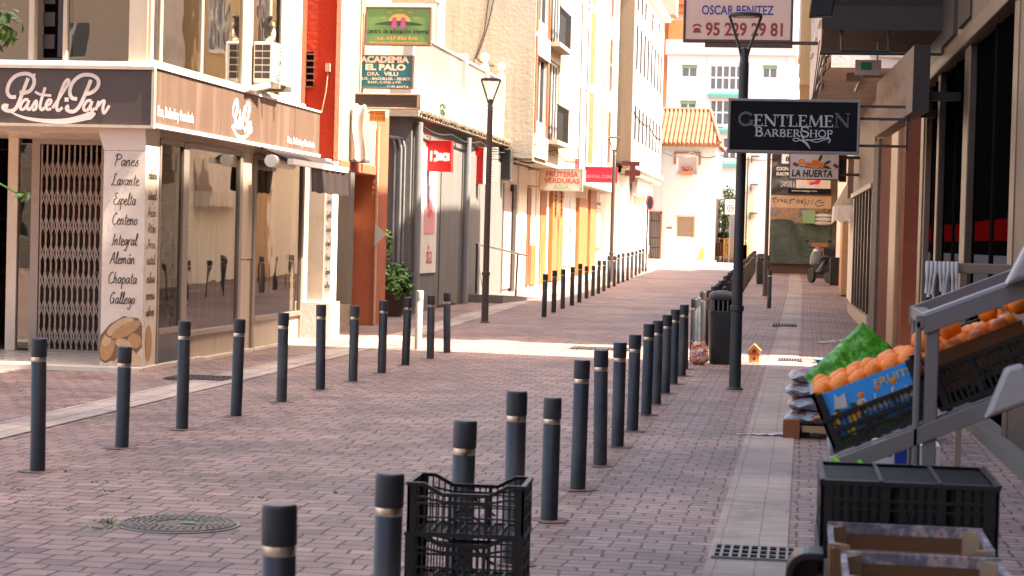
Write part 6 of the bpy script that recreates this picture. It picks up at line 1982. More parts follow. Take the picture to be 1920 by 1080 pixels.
for i in range(15):
    y = 52.6 + 3.9 * i / 14
    vs += [(.715, y, 2.785), (.715 + .03 * math.sin(i * 1.9), y, 2.36 + .03 * math.sin(i * 2.6))]
mb.add(vs, [(2 * i, 2 * i + 1, 2 * i + 3, 2 * i + 2) for i in range(14)])
vs = []
for i in range(7):
    x_ = .72 + .5 * i / 6
    vs += [(x_, 52.59, 2.785), (x_, 52.59 - .04 * math.sin(i * 1.7), 2.36 + .04 * math.sin(i * 2.1))]
mb.add(vs, [(2 * i, 2 * i + 1, 2 * i + 3, 2 * i + 2) for i in range(6)])
mb.build('awning', 'awning_white', s3)

# block behind the viewpoint, seen only as reflections in the bakery glass
bh = thing('apartment_building', 'plain cream block across the square, mirrored in the bakery glass', 'building', (-14, -24, 0))
fbh = FR((0, -24, 0), (-1, 0, 0), (0, 1, 0))
hh = [(u_, u_ + 1.6, z_, z_ + 1.7) for u_ in range(-2, 34, 4) for z_ in (1.2, 4.4, 7.6, 10.8)]
mb = MB()
wall_holes(mb, fbh, -4, 36, 0, 14, hh, .25)
mb.box(-36, 4, -34, -24.25, 0, 14)
mb.build('wall', 'cream_render', bh)
for h in hh[::1]:
    window(bh, fbh, h, .1, 'white_paint', 'dark_glass', .08, 1)
# projecting signs on the right
t, fr, x0, x1, z0, z1, pn = proj_sign('shop_sign', 'black projecting barbershop sign with silver serif capitals', (1366, 184, 1611, 290), 22.75, 'sign_black', 'frame_grey', th=.20, rim=.03)
Wd, Hd = x1 - x0, z1 - z0
mb = MB()
hs_ = [Hd * .31] + [Hd * .25] * 8
hs_ = [Hd * .255, *[Hd * .205] * 7, Hd * .255]
serif_line(mb, 'GENTLEMEN', fr, x0 + Wd * .075, x0 + Wd * .925, z0 + Hd * .495, [Hd * .255] + [Hd * .215] * 7 + [Hd * .26], -.010, [1, 0, 0, 0, 0, 0, 0, 0, 1])
serif_line(mb, 'BARBERSHOP', fr, x0 + Wd * .205, x0 + Wd * .80, z0 + Hd * .305, [Hd * .175] + [Hd * .135] * 5 + [Hd * .20] + [Hd * .135] * 3, -.010)
cx_, cz_ = x0 + Wd * .565, z0 + Hd * .255
mb.stroke(fr, _arc(cx_ - .065, cz_ + .0, .035, .018, 0, 360, 14), .010, -.009)
mb.stroke(fr, [(cx_ - .03, cz_ + .004), (cx_ + .06, cz_ - .04), (cx_ + .10, cz_ - .105)], [.014, .02, .004], -.0085)
mb.stroke(fr, [(cx_ - .02, cz_ + .10), (cx_ + .03, cz_ - .02), (cx_ + .095, cz_ - .10)], [.010, .022, .004], -.008)
mb.stroke(fr, catmull([(cx_ + .0, cz_ - .01), (cx_ + .10, cz_ - .0), (cx_ + .19, cz_ + .01), (cx_ + .29, cz_ + .025), (cx_ + .32, cz_ + .0), (cx_ + .30, cz_ - .03)], 5), .012, -.0075)
mb.stroke(fr, catmull([(cx_ + .05, cz_ + .01), (cx_ + .16, cz_ - .025), (cx_ + .24, cz_ + .0), (cx_ + .30, cz_ + .012)], 5), .008, -.007)
mb.build('lettering', ['letter_silver', 'letter_faded'], t)
mb = MB()
for z in (z1 - .08, z1 - .22, z0 + .09):
    mb.box(x1, 1.12, 22.82, 22.86, z, z + .03)
mb.box(1.09, 1.12, 22.8, 22.9, z0 + .05, 3.22)
mb.build('bracket', 'frame_dark', t)
t, fr, x0, x1, z0, z1, pn = proj_sign('shop_sign', 'white projecting sign with blue name and wine red telephone number', (1283, -22, 1486, 80), 36.0, 'sign_aged', 'frame_dark', th=.22, rim=.045)
Wd = x1 - x0; Hd = z1 - z0
mb = MB()
Z = lambda py: at(1380, py, 36)[1]
X_ = lambda px: at(px, 50, 36)[0]
serif_n = -.008
text_into(mb, 'OSCAR BENITEZ', fr, X_(1315), X_(1450), Z(28), Z(10), serif_n, 0, bold=.02)
text_into(mb, '95 229 29 81', fr, X_(1323), X_(1468), Z(68), Z(42), serif_n, 1, bold=.03)
a, b = X_(1299), X_(1315)
mb.fpoly(fr, [(a, Z(62)), (b, Z(62)), (b - .03, Z(53)), (a + .03, Z(53))], serif_n, 1)
mb.stroke(fr, _arc((a + b) / 2, Z(52), .075, .05, 10, 170, 8), .035, serif_n + .001, 1)
mb.build('lettering', ['letter_blue', 'letter_wine'], t)
MB().box(x1, .12, 36.05, 36.12, z0 - .03, z0 + .03).box(x0 + .4, x1, 36.02, 36.14, z0 - .09, z0 - .002).build('bracket', 'frame_dark', t)
t, fr, x0, x1, z0, z1, pn = proj_sign('shop_sign', 'white greengrocer sign with painted oranges above black brush capitals', (1480, 286, 1573, 338), 45.0, 'sign_white', 'frame_dark', th=.22, rim=.02)
Wd, Hd = x1 - x0, z1 - z0
mb = MB()
S_ = lambda u, v: (x0 + Wd * u, z0 + Hd * v)
text_into(mb, 'LA HUERTA', fr, S_(.06, 0)[0], S_(.87, 0)[0], S_(0, .10)[1], S_(0, .37)[1], -.008, 0, shear=.12, bold=.035)
for u, v, r in ((.25, .66, .085), (.37, .56, .07), (.44, .56, .06), (.52, .62, .10), (.64, .55, .085)):
    mb.disc(fr, *S_(u, v), Wd * r * .8, Wd * r * .72, -.006 + u * .003, 1)
mb.disc(fr, *S_(.25, .66), Wd * .05, Wd * .045, -.004, 2)
for u, v, r_ in ((.62, .82, 1.2), (.76, .65, .5), (.75, .48, -.35)):
    mb.disc(fr, *S_(u, v), Wd * .075, Wd * .03, -.0035, 3, rot=r_)
for u, v in ((.11, .58), (.16, .54), (.91, .56), (.95, .50)):
    mb.disc(fr, *S_(u, v), Wd * .04, Wd * .028, -.0032, 4, rot=.7)
mb.stroke(fr, [S_(.2, .5), S_(.45, .44), S_(.85, .44)], .02, -.0065, 3)
mb.build('print', ['letter_black', 'orange_peel', 'sign_orange', 'print_darkgreen', 'letter_wine'], t)
MB().box(x1, 1.25, 45.05, 45.15, z1 - .12, z1 - .05).box(x1, 1.25, 45.05, 45.15, z0 + .1, z0 + .16).box(x1 + .005, x1 + .17, 45.3, 45.7, z0 - .02, z1).build('bracket', 'frame_dark', t)


# ------------------------------------------------------------------ bollards
random.seed(21)
ORD = ['first', 'second', 'third', 'fourth', 'fifth', 'sixth', 'seventh', 'eighth', 'ninth', 'tenth', 'eleventh', 'twelfth', 'thirteenth', 'fourteenth', 'fifteenth', 'sixteenth', 'seventeenth', 'eighteenth',
       'nineteenth', 'twentieth', 'twenty-first', 'twenty-second', 'twenty-third', 'twenty-fourth', 'twenty-fifth', 'twenty-sixth', 'twenty-seventh', 'twenty-eighth', 'twenty-ninth', 'thirtieth', 'thirty-first', 'thirty-second', 'thirty-third', 'thirty-fourth', 'thirty-fifth', 'thirty-sixth']


def make_bollard(paint):
    r = thing('bollard', 'bollard', 'bollard')
    # built 0.9 m tall, sunk a little below the paving so that tilts and lower ones stay rooted
    MB().lathe([(.0525, -.25), (.0525, .735), (.050, .738)], (0, 0, 0), 28).build('post', paint, r, smooth=40)
    MB().lathe([(.0515, .738), (.0522, .741), (.0522, .766), (.0515, .769)], (0, 0, 0), 28).build('reflective_band', 'steel_band' if paint == 'bollard_paint' else 'paper_white', r, smooth=40)
    MB().lathe([(.050, .769), (.0555, .772), (.0555, .884), (.0535, .893), (.049, .898), (.02, .90)], (0, 0, 0), 28).build('cap', paint, r, smooth=30)
    return r


proto = make_bollard('bollard_paint')
used = [False]


def bollard(X, Y, h, label, group, tilt=None):
    o = proto if not used[0] else copy_tree(proto)
    used[0] = True
    tl = tilt or (random.gauss(0, .011), random.gauss(0, .010))
    place(o, (X, Y, gz(Y) + h - .90), random.uniform(0, 6), tl, label, group)
    return o


GR, GL, GF = 'bollards along the right of the roadway', 'bollards along the left of the roadway', 'bollards along the far left of the roadway'
right = [(-1.585, 5.97, .863), (-1.535, 7.3, .81), (-1.545, 9.0, .86), (-1.47, 10.21, .91), (-1.49, 11.85, .75), (-1.49, 13.38, .89), (-1.49, 14.86, .88), (-1.49, 16.26, .87), (-1.49, 17.68, .87), (-1.50, 19.37, .90),
         (-1.50, 20.68, .88), (-1.51, 22.18, .89), (-1.52, 23.71, .90), (-1.51, 25.16, .91), (-1.56, 26.54, .87), (-1.54, 28.23, .90)]
extra = ['dark bollard nearest the camera, cut off at the lower edge', 'dark bollard touching the left end of the black crate stack', 'dark bollard standing behind the stacked black crates, seen through their mesh',
         'dark bollard just beyond the right end of the black crate stack', 'noticeably short dark bollard beyond the black crates']
for i, (x, y, h) in enumerate(right):
    lb = extra[i] if i < 5 else 'dark grey bollard of the row leading to the litter bin, ' + ORD[i - 5] + ' beyond the short one'
    if i == 15: lb = 'dark grey bollard beside the red and white bag, last before the litter bin'
    bollard(x, y, h, lb, GR)
for k in range(36):
    y = 29.75 + k * 1.49
    bollard(lerp_tab([(28, -1.55), (59.5, -1.83), (83, -2.06)], y), y, random.uniform(.87, .93), 'dark bollard of the dense row behind the black lamp, ' + ORD[k] + ' beyond the litter bin', GR)
left = [(-5.23, 13.05, .93), (-5.20, 14.67, .79), (-5.22, 16.23, .93), (-5.13, 17.54, .90), (-5.15, 19.21, .90), (-5.17, 20.89, .93), (-5.11, 22.19, .88), (-5.10, 23.71, .90), (-5.13, 25.31, .89), (-5.08, 26.78, .88), (-5.11, 28.23, .88)]
ll = ['tall dark bollard in front of the bakery folding gate', 'short dark bollard in front of the bread picture pillar']
for i, (x, y, h) in enumerate(left):
    bollard(x, y, h, ll[i] if i < 2 else 'dark grey bollard of the row along the bakery, ' + ORD[i - 2] + ' beyond the short one', GL)
lf = [(-5.36, 40.87, .91), (-5.45, 43.18, .93), (-5.49, 45.13, .92), (-5.49, 46.95, .93), (-5.51, 48.7, .97), (-5.61, 51.23, .85), (-5.65, 53.07, .82), (-5.66, 54.65, .93), (-5.72, 56.71, .89), (-5.84, 59.35, .97), (-5.82, 60.83, .94), (-5.93, 63.34, .96),
      (-5.93, 65.01, .97), (-5.94, 66.75, .96), (-6.06, 69.78, .94), (-6.14, 72.43, .92), (-6.18, 74.57, .95), (-6.33, 77.93, .92)]
for i, (x, y, h) in enumerate(lf):
    bollard(x, y, h, 'slim bollard of the far row beyond the brown lamp, ' + ORD[i] + ' from the near end', GF)
bollard(-.84, 48.83, .94, 'lone dark bollard on the right pavement in front of the far right lamp post', GR)
ob_ = make_bollard('bollard_old')
place(ob_, (-5.67, 28.88, gz(28.9) - .02), 0, (.0, .012), 'worn pale bollard with a rusty foot standing behind the left row', GL)
# rusty stain and mortar collar round each near bollard foot
mat('mortar', (0.20, 0.125, 0.10), 0.9, var=0.4, scale=14, bump=0.3)

# ------------------------------------------------------------------ lamp posts
def make_lamp(paint, H):
    r = thing('street_lamp', 'lamp', 'street lamp')
    zt = H - .52
    MB().lathe([(.10, 0), (.10, .015), (.072, .03), (.070, .05), (.066, .92)], (0, 0, 0), 24).build('base', paint, r, smooth=40)
    MB().lathe([(.066, .92), (.080, .925), (.082, .95), (.080, .985), (.062, .99)], (0, 0, 0), 24).build('collar', paint, r, smooth=30)
    MB().lathe([(.0605, .985), (.056, zt - .12), (.056, zt - .06), (.050, zt - .05), (.048, zt + .06)], (0, 0, 0), 24).build('pole', paint, r, smooth=40)
    mb = MB()
    for s in (-1, 1):
        q = [(.035 * s, 0, zt + .02), (.055 * s, 0, zt + .10), (.185 * s, 0, H - .04)]
        for (a, b) in zip(q, q[1:]):
            A, B = Vector(a), Vector(b)
            d = Vector((.016, 0, 0))
            mb.hexa([A - d + Vector((0, -.03, 0)), A + d + Vector((0, -.03, 0)), A + d + Vector((0, .03, 0)), A - d + Vector((0, .03, 0)), B - d + Vector((0, -.03, 0)), B + d + Vector((0, -.03, 0)), B + d + Vector((0, .03, 0)), B - d + Vector((0, .03, 0))])
    mb.build('arm', paint, r, bevel=.004)
    MB().lathe([(.185, H - .045), (.198, H - .04), (.198, H - .015), (.16, H + .0), (.05, H + .012)], (0, 0, 0), 32).build('lid', paint, r, smooth=35)
    MB().lathe([(.11, H - .052), (.11, H - .046)], (0, 0, 0), 24).build('diffuser', 'sign_white', r)
    MB().lathe([(.045, zt + .06), (.045, zt + .10), (.02, zt + .12)], (0, 0, 0), 16).build('neck_cap', paint, r, smooth=40)
    return r


l1 = make_lamp('lamp_black', 4.40)
place(l1, (-.77, 23.21, 0), 0.12, label='tall black street lamp with triangular head passing behind the barbershop sign')
l2 = make_lamp('lamp_brown', 4.75)
place(l2, (-6.13, 37.9, gz(37.9)), 0.2, label='brown street lamp with triangular head on the left pavement', group='brown street lamps')
l3 = copy_tree(l2)
place(l3, (-6.25, 64.15, gz(64.15)), 0.2, label='distant brown street lamp among the far left bollards', group='brown street lamps')
l4 = copy_tree(l2)
place(l4, (-1.10, 56.71, gz(56.7) + .0), 0.2, label='distant brown street lamp on the right in front of the tarpaulin', group='brown street lamps')

# ------------------------------------------------------------------ litter bins and things by the lamp
def make_bin():
    r = thing('litter_bin', 'bin', 'litter bin')
    def rr(w, d, z, k=6, rad=.07):
        pts = []
        for cx, cy, a0 in ((w / 2 - rad, d / 2 - rad, 0), (-w / 2 + rad, d / 2 - rad, 90), (-w / 2 + rad, -d / 2 + rad, 180), (w / 2 - rad, -d / 2 + rad, 270)):
            pts += [(cx + rad * math.cos(math.radians(a0 + 90 * i / k)), cy + rad * math.sin(math.radians(a0 + 90 * i / k)), z) for i in range(k + 1)]
        return pts
    def loft(rings):
        mb = MB(); n = len(rings[0])
        vs = [p for q in rings for p in q]
        fs = [(i * n + j, i * n + (j + 1) % n, (i + 1) * n + (j + 1) % n, (i + 1) * n + j) for i in range(len(rings) - 1) for j in range(n)]
        fs += [tuple(range(n - 1, -1, -1)), tuple(range((len(rings) - 1) * n, len(rings) * n))]
        return mb.add(vs, fs)
    loft([rr(.27, .27, 0), rr(.30, .30, .03), rr(.36, .36, .74), rr(.345, .345, .75)]).build('body', 'bin_black', r, smooth=35)
    loft([rr(.33, .33, .752), rr(.33, .33, .90)]).build('opening', 'dark_void', r, smooth=35)
    mb = MB()
    for sx in (-1, 1):
        for sy in (-1, 1): mb.box(sx * .165 - .02, sx * .165 + .02, sy * .165 - .02, sy * .165 + .02, .75, .91)
    for i in range(5): mb.box(-.13 + i * .065 - .008, -.13 + i * .065 + .008, -.18, -.165, .752, .90)
    mb.build('slat', 'frame_grey', r)
    loft([rr(.345, .345, .905), rr(.355, .355, .92), rr(.34, .34, .98), rr(.27, .27, 1.02), rr(.12, .12, 1.035, rad=.05)]).build('lid', 'bin_black', r, smooth=50)
    return r


b1 = make_bin()
place(b1, (-1.14, 27.9, gz(28)), .15, label='black litter bin with domed lid beside the black street lamp', group='litter bins')
MB().lathe([(.05, 0), (.05, .98)], (.245, .02, 0), 16).build('support_post', 'bin_black', b1, smooth=40)
b2 = copy_tree(b1)
place(b2, (-1.45, 67.0, gz(67)), .15, label='distant litter bin beside the far right lamp post', group='litter bins')
mb = MB()
k, q = 12, 9
mb.ball((-1.42, 27.55, .13), .13, .11, .15, 18, 14, noise=.16)
mb.ball((-1.45, 27.55, .25), .075, .07, .09, 12, 8, noise=.25)
mb.ball((-1.36, 27.55, .24), .06, .05, .10, 10, 7, noise=.28)
for q_ in range(5):
    mb.add([(-1.42 + .02 * q_ - .05, 27.52, .27), (-1.42 + .03 * q_ - .05, 27.55, .29), (-1.42 + .05 * q_ - .14, 27.55, .36 + .03 * (q_ % 2))], [(0, 1, 2)])
mb.build('rubbish_bag', 'plastic_bag', base=(-1.42, 27.55, 0), smooth=35, label='red and white plastic rubbish bag leaning by the bollard and bin', cat='rubbish bag')
t = thing('bird_house', 'small yellow and red toy house standing on the sunlit paving', 'toy house', (-.66, 28.35, 0))
MB().box(-.75, -.60, 28.28, 28.42, .03, .21).add([(-.75, 28.28, .21), (-.60, 28.28, .21), (-.675, 28.28, .275), (-.75, 28.42, .21), (-.60, 28.42, .21), (-.675, 28.42, .275)], [(0, 1, 2), (5, 4, 3)]).build('body', 'toy_yellow', t)
MB().add([(-.77, 28.25, .195), (-.675, 28.25, .285), (-.675, 28.44, .285), (-.77, 28.44, .195)], [(0, 1, 2, 3)]).add([(-.58, 28.25, .195), (-.675, 28.25, .285), (-.675, 28.44, .285), (-.58, 28.44, .195)], [(0, 1, 2, 3)]).build('roof', 'toy_yellow', t)
fr = faceY(28.277)
MB().disc(fr, -.675, .185, .035, .035, 0, 0).box(-.765, -.585, 28.26, 28.279, .125, .15).build('trim', 'toy_red', t)
MB().disc(fr, -.675, .185, .02, .02, .003, 0).box(-.69, -.66, 28.27, 28.279, .06, .10).build('hole', 'letter_wine', t)
MB().box(-.735, -.72, 28.29, 28.41, 0, .03).box(-.63, -.615, 28.29, 28.41, 0, .03).build('foot', 'toy_yellow', t)

# scooter parked on the right pavement
mc = thing('motor_scooter', 'grey and black scooter parked on the right pavement before the tarpaulin', 'scooter', (.55, 70, gz(70)))
g0 = gz(70)
def W3(px, py, Y): x, z = at(px, py, Y); return Vector((x, Y, z))
mb = MB()
for (x, y) in ((.28, 69.5), (.80, 70.6)):
    t_ = MB().lathe([(.16, -.05), (.23, -.05), (.245, 0), (.23, .05), (.16, .05)], (0, 0, 0), 20)
    t_.xform(Matrix.Translation((x, y, g0 + .245)) @ Matrix.Rotation(math.radians(25), 4, 'Z') @ Matrix.Rotation(math.pi / 2, 4, 'Y')); mb.merge(t_)
mb.build('tyre', 'rubber', mc, smooth=40)
mb = skin_mesh({'a': ((.36, 69.68, g0 + .78), (.17, .10)), 'b': ((.33, 69.62, g0 + .52), (.14, .08)), 'c': ((.42, 69.85, g0 + 1.02), (.14, .09)), 'd': ((.45, 69.95, g0 + 1.12), (.06, .05))}, [('a', 'b'), ('a', 'c'), ('c', 'd')])
mb.build('front_shield', 'bike_grey', mc, smooth=80)
mb = skin_mesh({'f': ((.50, 70.0, g0 + .30), (.16, .06)), 'g': ((.62, 70.25, g0 + .42), (.16, .14)), 'h': ((.74, 70.5, g0 + .58), (.15, .16)), 'i': ((.86, 70.8, g0 + .68), (.09, .09))}, [('f', 'g'), ('g', 'h'), ('h', 'i')])
mb.build('body', 'plastic_black', mc, smooth=80)
MB().ball((.68, 70.4, g0 + .80), .15, .36, .07, 12, 8).build('seat', 'rubber', mc, smooth=80)
MB().tube([(.12, 69.92, g0 + 1.12), (.45, 69.98, g0 + 1.10), (.76, 69.9, g0 + 1.12)], .02).tube([(.28, 69.5, g0 + .25), (.36, 69.7, g0 + .9)], .035).ball((.10, 69.95, g0 + 1.32), .06, .03, .05, 8, 6).ball((.80, 69.95, g0 + 1.32), .06, .03, .05, 8, 6).tube([(.14, 69.93, g0 + 1.12), (.10, 69.95, g0 + 1.3)], .01).tube([(.74, 69.93, g0 + 1.12), (.80, 69.95, g0 + 1.3)], .01).build('handlebar', 'plastic_black', mc, smooth=60)
MB().ball((.385, 69.74, g0 + 1.0), .07, .05, .06, 10, 7).build('headlight', 'chrome', mc, smooth=80)
MB().box(.62, 1.0, 70.85, 71.2, g0 + .78, g0 + 1.1).build('top_box', 'plastic_black', mc, bevel=.03)
mc.scale = (1.12, 1.12, 1.12)
x0, z1 = at(1521, 455, 76); x1, z0 = at(1553, 471, 76)
tb_ = thing('rubble_tub', 'orange tub raised on a dark stand in front of the tarpaulin', 'tub', ((x0 + x1) / 2, 76, gz(76)))
MB().hexa([(x0 + .1, 75.8, z0), (x1 - .1, 75.8, z0), (x1 - .1, 76.2, z0), (x0 + .1, 76.2, z0), (x0, 75.7, z1), (x1, 75.7, z1), (x1, 76.3, z1), (x0, 76.3, z1)]).build('tub', 'orange_panel', tb_, bevel=.01)
MB().box(x0 + .12, x1 - .12, 75.85, 76.15, gz(76), z0 - .003).build('stand', 'bin_black', tb_)
MB().box(.85, 1.19, 67.8, 68.6, gz(68), gz(68) + .95).build('dark_cabinet', 'plastic_black', base=(1.0, 68.2, gz(68)), label='dark cabinet against the wall beside the orange pipe', cat='cabinet', bevel=.015)

# ------------------------------------------------------------------ street details on the ground
def grate(x0, x1, y0, y1, label, nx, ny, mtl='iron_pale'):
    z = gz((y0 + y1) / 2) + .008
    t = thing('drain_grate', label, 'drain grate', ((x0 + x1) / 2, (y0 + y1) / 2, z), 'drain grates in the paving')
    MB().fquad(FR((0, 0, z + .003), (1, 0, 0), (0, 0, 1), (0, 1, 0)), x0, x1, y0, y1).build('gap', 'dark_void', t)
    mb = MB()
    e = .016
    mb.box(x0, x1, y0, y0 + e, z, z + .014).box(x0, x1, y1 - e, y1, z, z + .014).box(x0, x0 + e, y0 + e, y1 - e, z, z + .014).box(x1 - e, x1, y0 + e, y1 - e, z, z + .014)
    for i in range(1, nx): 
        x = x0 + (x1 - x0) * i / nx; mb.box(x - .008, x + .008, y0 + e, y1 - e, z, z + .0135)
    for i in range(1, ny):
        y = y0 + (y1 - y0) * i / ny; mb.box(x0 + e, x1 - e, y - .012, y + .012, z, z + .012)
    mb.build('bar', mtl, t)


grate(-.455, -.0, 10.66, 11.10, 'pale metal drain grate across the pale strip on the right', 9, 3)
grate(-7.15, -6.45, 21.5, 22.1, 'dark drain grate in the paving in front of the bakery corner', 12, 3, 'iron_cast')
grate(-3.55, -2.6, 30.2, 30.8, 'drain grate in the sunlit strip of the roadway', 14, 3, 'iron_cast')
grate(-.35, .0, 28.9, 29.5, 'drain grate in the sunlit strip of the right pavement', 9, 3, 'iron_cast')
grate(-.62, -.12, 40, 41.2, 'distant drain grate on the right pavement', 9, 3, 'iron_cast')
mh = thing('manhole_cover', 'round cast iron manhole cover with raised pattern and a green spot', 'manhole cover', (-3.53, 10.95, .004))
MB().lathe([(.355, .0), (.355, .007), (.35, .009)], (-3.53, 10.95, .004), 40).build('rim', 'iron_pale', mh)
MB().lathe([(.335, .0), (.335, .0105)], (-3.53, 10.95, .004), 40).build('plate', 'granite_dark', mh)
mb = MB()
for rr, n_ in ((.32, 44), (.285, 38), (.25, 34), (.215, 30), (.18, 24), (.14, 18)):
    for i in range(n_):
        a = 2 * math.pi * (i + .5 * (rr > .2)) / n_
        c_, s_ = math.cos(a), math.sin(a)
        mb.hexa([(-3.53 + (rr + u) * c_ - v * s_, 10.95 + (rr + u) * s_ + v * c_, z) for z in (.014, .020) for u, v in ((-.011, -.016), (.011, -.016), (.011, .016), (-.011, .016))])
mb.build('stud', 'iron_pale', mh)
MB().disc(FR((0, 0, .021), (1, 0, 0), (0, 0, 1), (0, 1, 0)), -3.47, 10.95, .05, .035, 0).build('paint_spot', 'exit_green', mh)
mb = MB()
def tuft(x, y, n, s):
    for _ in range(n):
        a = random.uniform(0, 6.28); l_ = random.uniform(.4, 1) * s
        bx_, by_ = x + random.gauss(0, s * .7), y + random.gauss(0, s * .7)
        mb.add([(bx_ - .006 * math.sin(a), by_ + .006 * math.cos(a), .004), (bx_ + .006 * math.sin(a), by_ - .006 * math.cos(a), .004), (bx_ + l_ * math.cos(a) * .9, by_ + l_ * math.sin(a) * .9, .006 + l_ * .45)], [(0, 1, 2)])
for x, y in [(-3.93, 10.9), (-3.98, 10.95), (-3.86, 10.78), (-3.9, 10.65), (-3.7, 11.3), (-4.65, 11.6), (-4.95, 12.1), (-4.6, 12.6), (-3.4, 12.2), (-3.0, 12.6), (-3.1, 11.9), (-2.3, 14.0), (-5.05, 13.1), (-4.4, 12.2)]:
    tuft(x, y, 22 if y < 11.2 else 10, .045)
for _ in range(70):
    x, y = random.uniform(-5, -1.7), random.uniform(10.5, 19)
    a_ = random.uniform(-.15, .15) + (0 if random.random() < .5 else 1.57)
    for i in range(5): tuft(x + math.cos(a_) * .03 * i, y + math.sin(a_) * .03 * i, 2, .018)
mb.build('weeds', ['weed'], kind='stuff', label='small green weeds growing in the paving joints')
mb = MB()
for _ in range(150):
    x, y = random.uniform(-6.5, 1.0), random.uniform(9, 34)
    s = random.uniform(.008, .026); a = random.uniform(0, 6.28)
    z = gz(y) + .009
    mb.add([(x, y, z), (x + s * math.cos(a), y + s * math.sin(a), z + .004), (x + s * math.cos(a + 1.4), y + s * math.sin(a + 1.4), z + .001)], [(0, 1, 2)], random.choice((0, 0, 1)))
mb.build('litter_scraps', ['paper_white', 'bread_c'], kind='stuff', label='tiny scraps of paper and dirt scattered over the paving')
mb = MB()                                            # stained mortar rings round the bollard feet
for (x, y, h) in right + left:
    n_ = 18
    ring = [(x + (.09 + .07 * random.random()) * math.cos(2 * math.pi * i / n_), y + (.09 + .07 * random.random()) * math.sin(2 * math.pi * i / n_), gz(y) + .0065) for i in range(n_)]
    mb.add(ring, [tuple(range(n_))])
mb.build('paving_stains', 'mortar', kind='structure')
mb = MB()
vs = []
for j in range(5):
    for i in range(13):
        u, v = i / 12, j / 4
        vs.append((-.56 + .46 * u, 17.66 + (.03 + .16 * u) * (v - .3) + .02 * math.sin(9 * u), .011 + .025 * u * (1 + math.sin(i * 2.1 + j * 1.7)) * .6 + .01 * random.random()))
mb.add(vs, [(j * 13 + i, j * 13 + i + 1, j * 13 + i + 14, j * 13 + i + 13) for j in range(4) for i in range(12)])
mb.build('paper_sheet', 'paper_white', base=(-.3, 17.7, .01), label='torn strip of white paper lying by the trolley', cat='litter')
mb = MB()
for i in range(3):
    x, y = .35 + i * .18, 34.5 + i * .5
    mb.ball((x, y, .03), .10, .08, .03, 8, 5, noise=.25)
mb.build('crumpled_paper', 'paper_white', base=(.5, 35, .0), label='crumpled white paper on the far right pavement', cat='litter')
MB().lathe([(.10, .0), (.17, .05), (.18, .055), (.165, .05), (.09, .012)], (.33, 29.0, .008), 24).build('bowl', 'bowl_blue', base=(.33, 29, .008), smooth=50, label='shallow blue bowl on the right pavement behind the green sack', cat='bowl')

# ------------------------------------------------------------------ orange tree at the upper left edge
tr = thing('tree', 'small street tree whose leaves hang into the upper left corner', 'tree', (-6.75, 14.2, 0))
MB().tube([(-6.75, 14.2, -.05), (-6.73, 14.2, 1.0), (-6.70, 14.22, 2.2)], [.085, .07, .06], 10).tube([(-6.70, 14.22, 2.2), (-6.4, 14.1, 2.9), (-6.1, 14.1, 3.2)], [.05, .03, .015], 7).tube([(-6.70, 14.22, 2.2), (-6.85, 14.4, 3.0), (-6.9, 14.5, 3.6)], [.05, .03, .015], 7).build('trunk', 'bark', tr, smooth=60)
mb = MB()
leaves(mb, (-6.82, 14.2, 3.25), (.72, .8, .9), 1300, .055, hollow=.35)
leaves(mb, (-6.02, 14.2, 3.2), (.13, .2, .15), 60, .05, hollow=.1)
leaves(mb, (-5.86, 14.2, 1.93), (.055, .1, .04), 10, .045, hollow=.1)
mb.tube([(-6.74, 14.2, 2.0), (-6.3, 14.2, 2.15), (-5.9, 14.2, 1.95)], .008, 5)
mb.build('crown', ['leaf_bright', 'leaf'], tr)


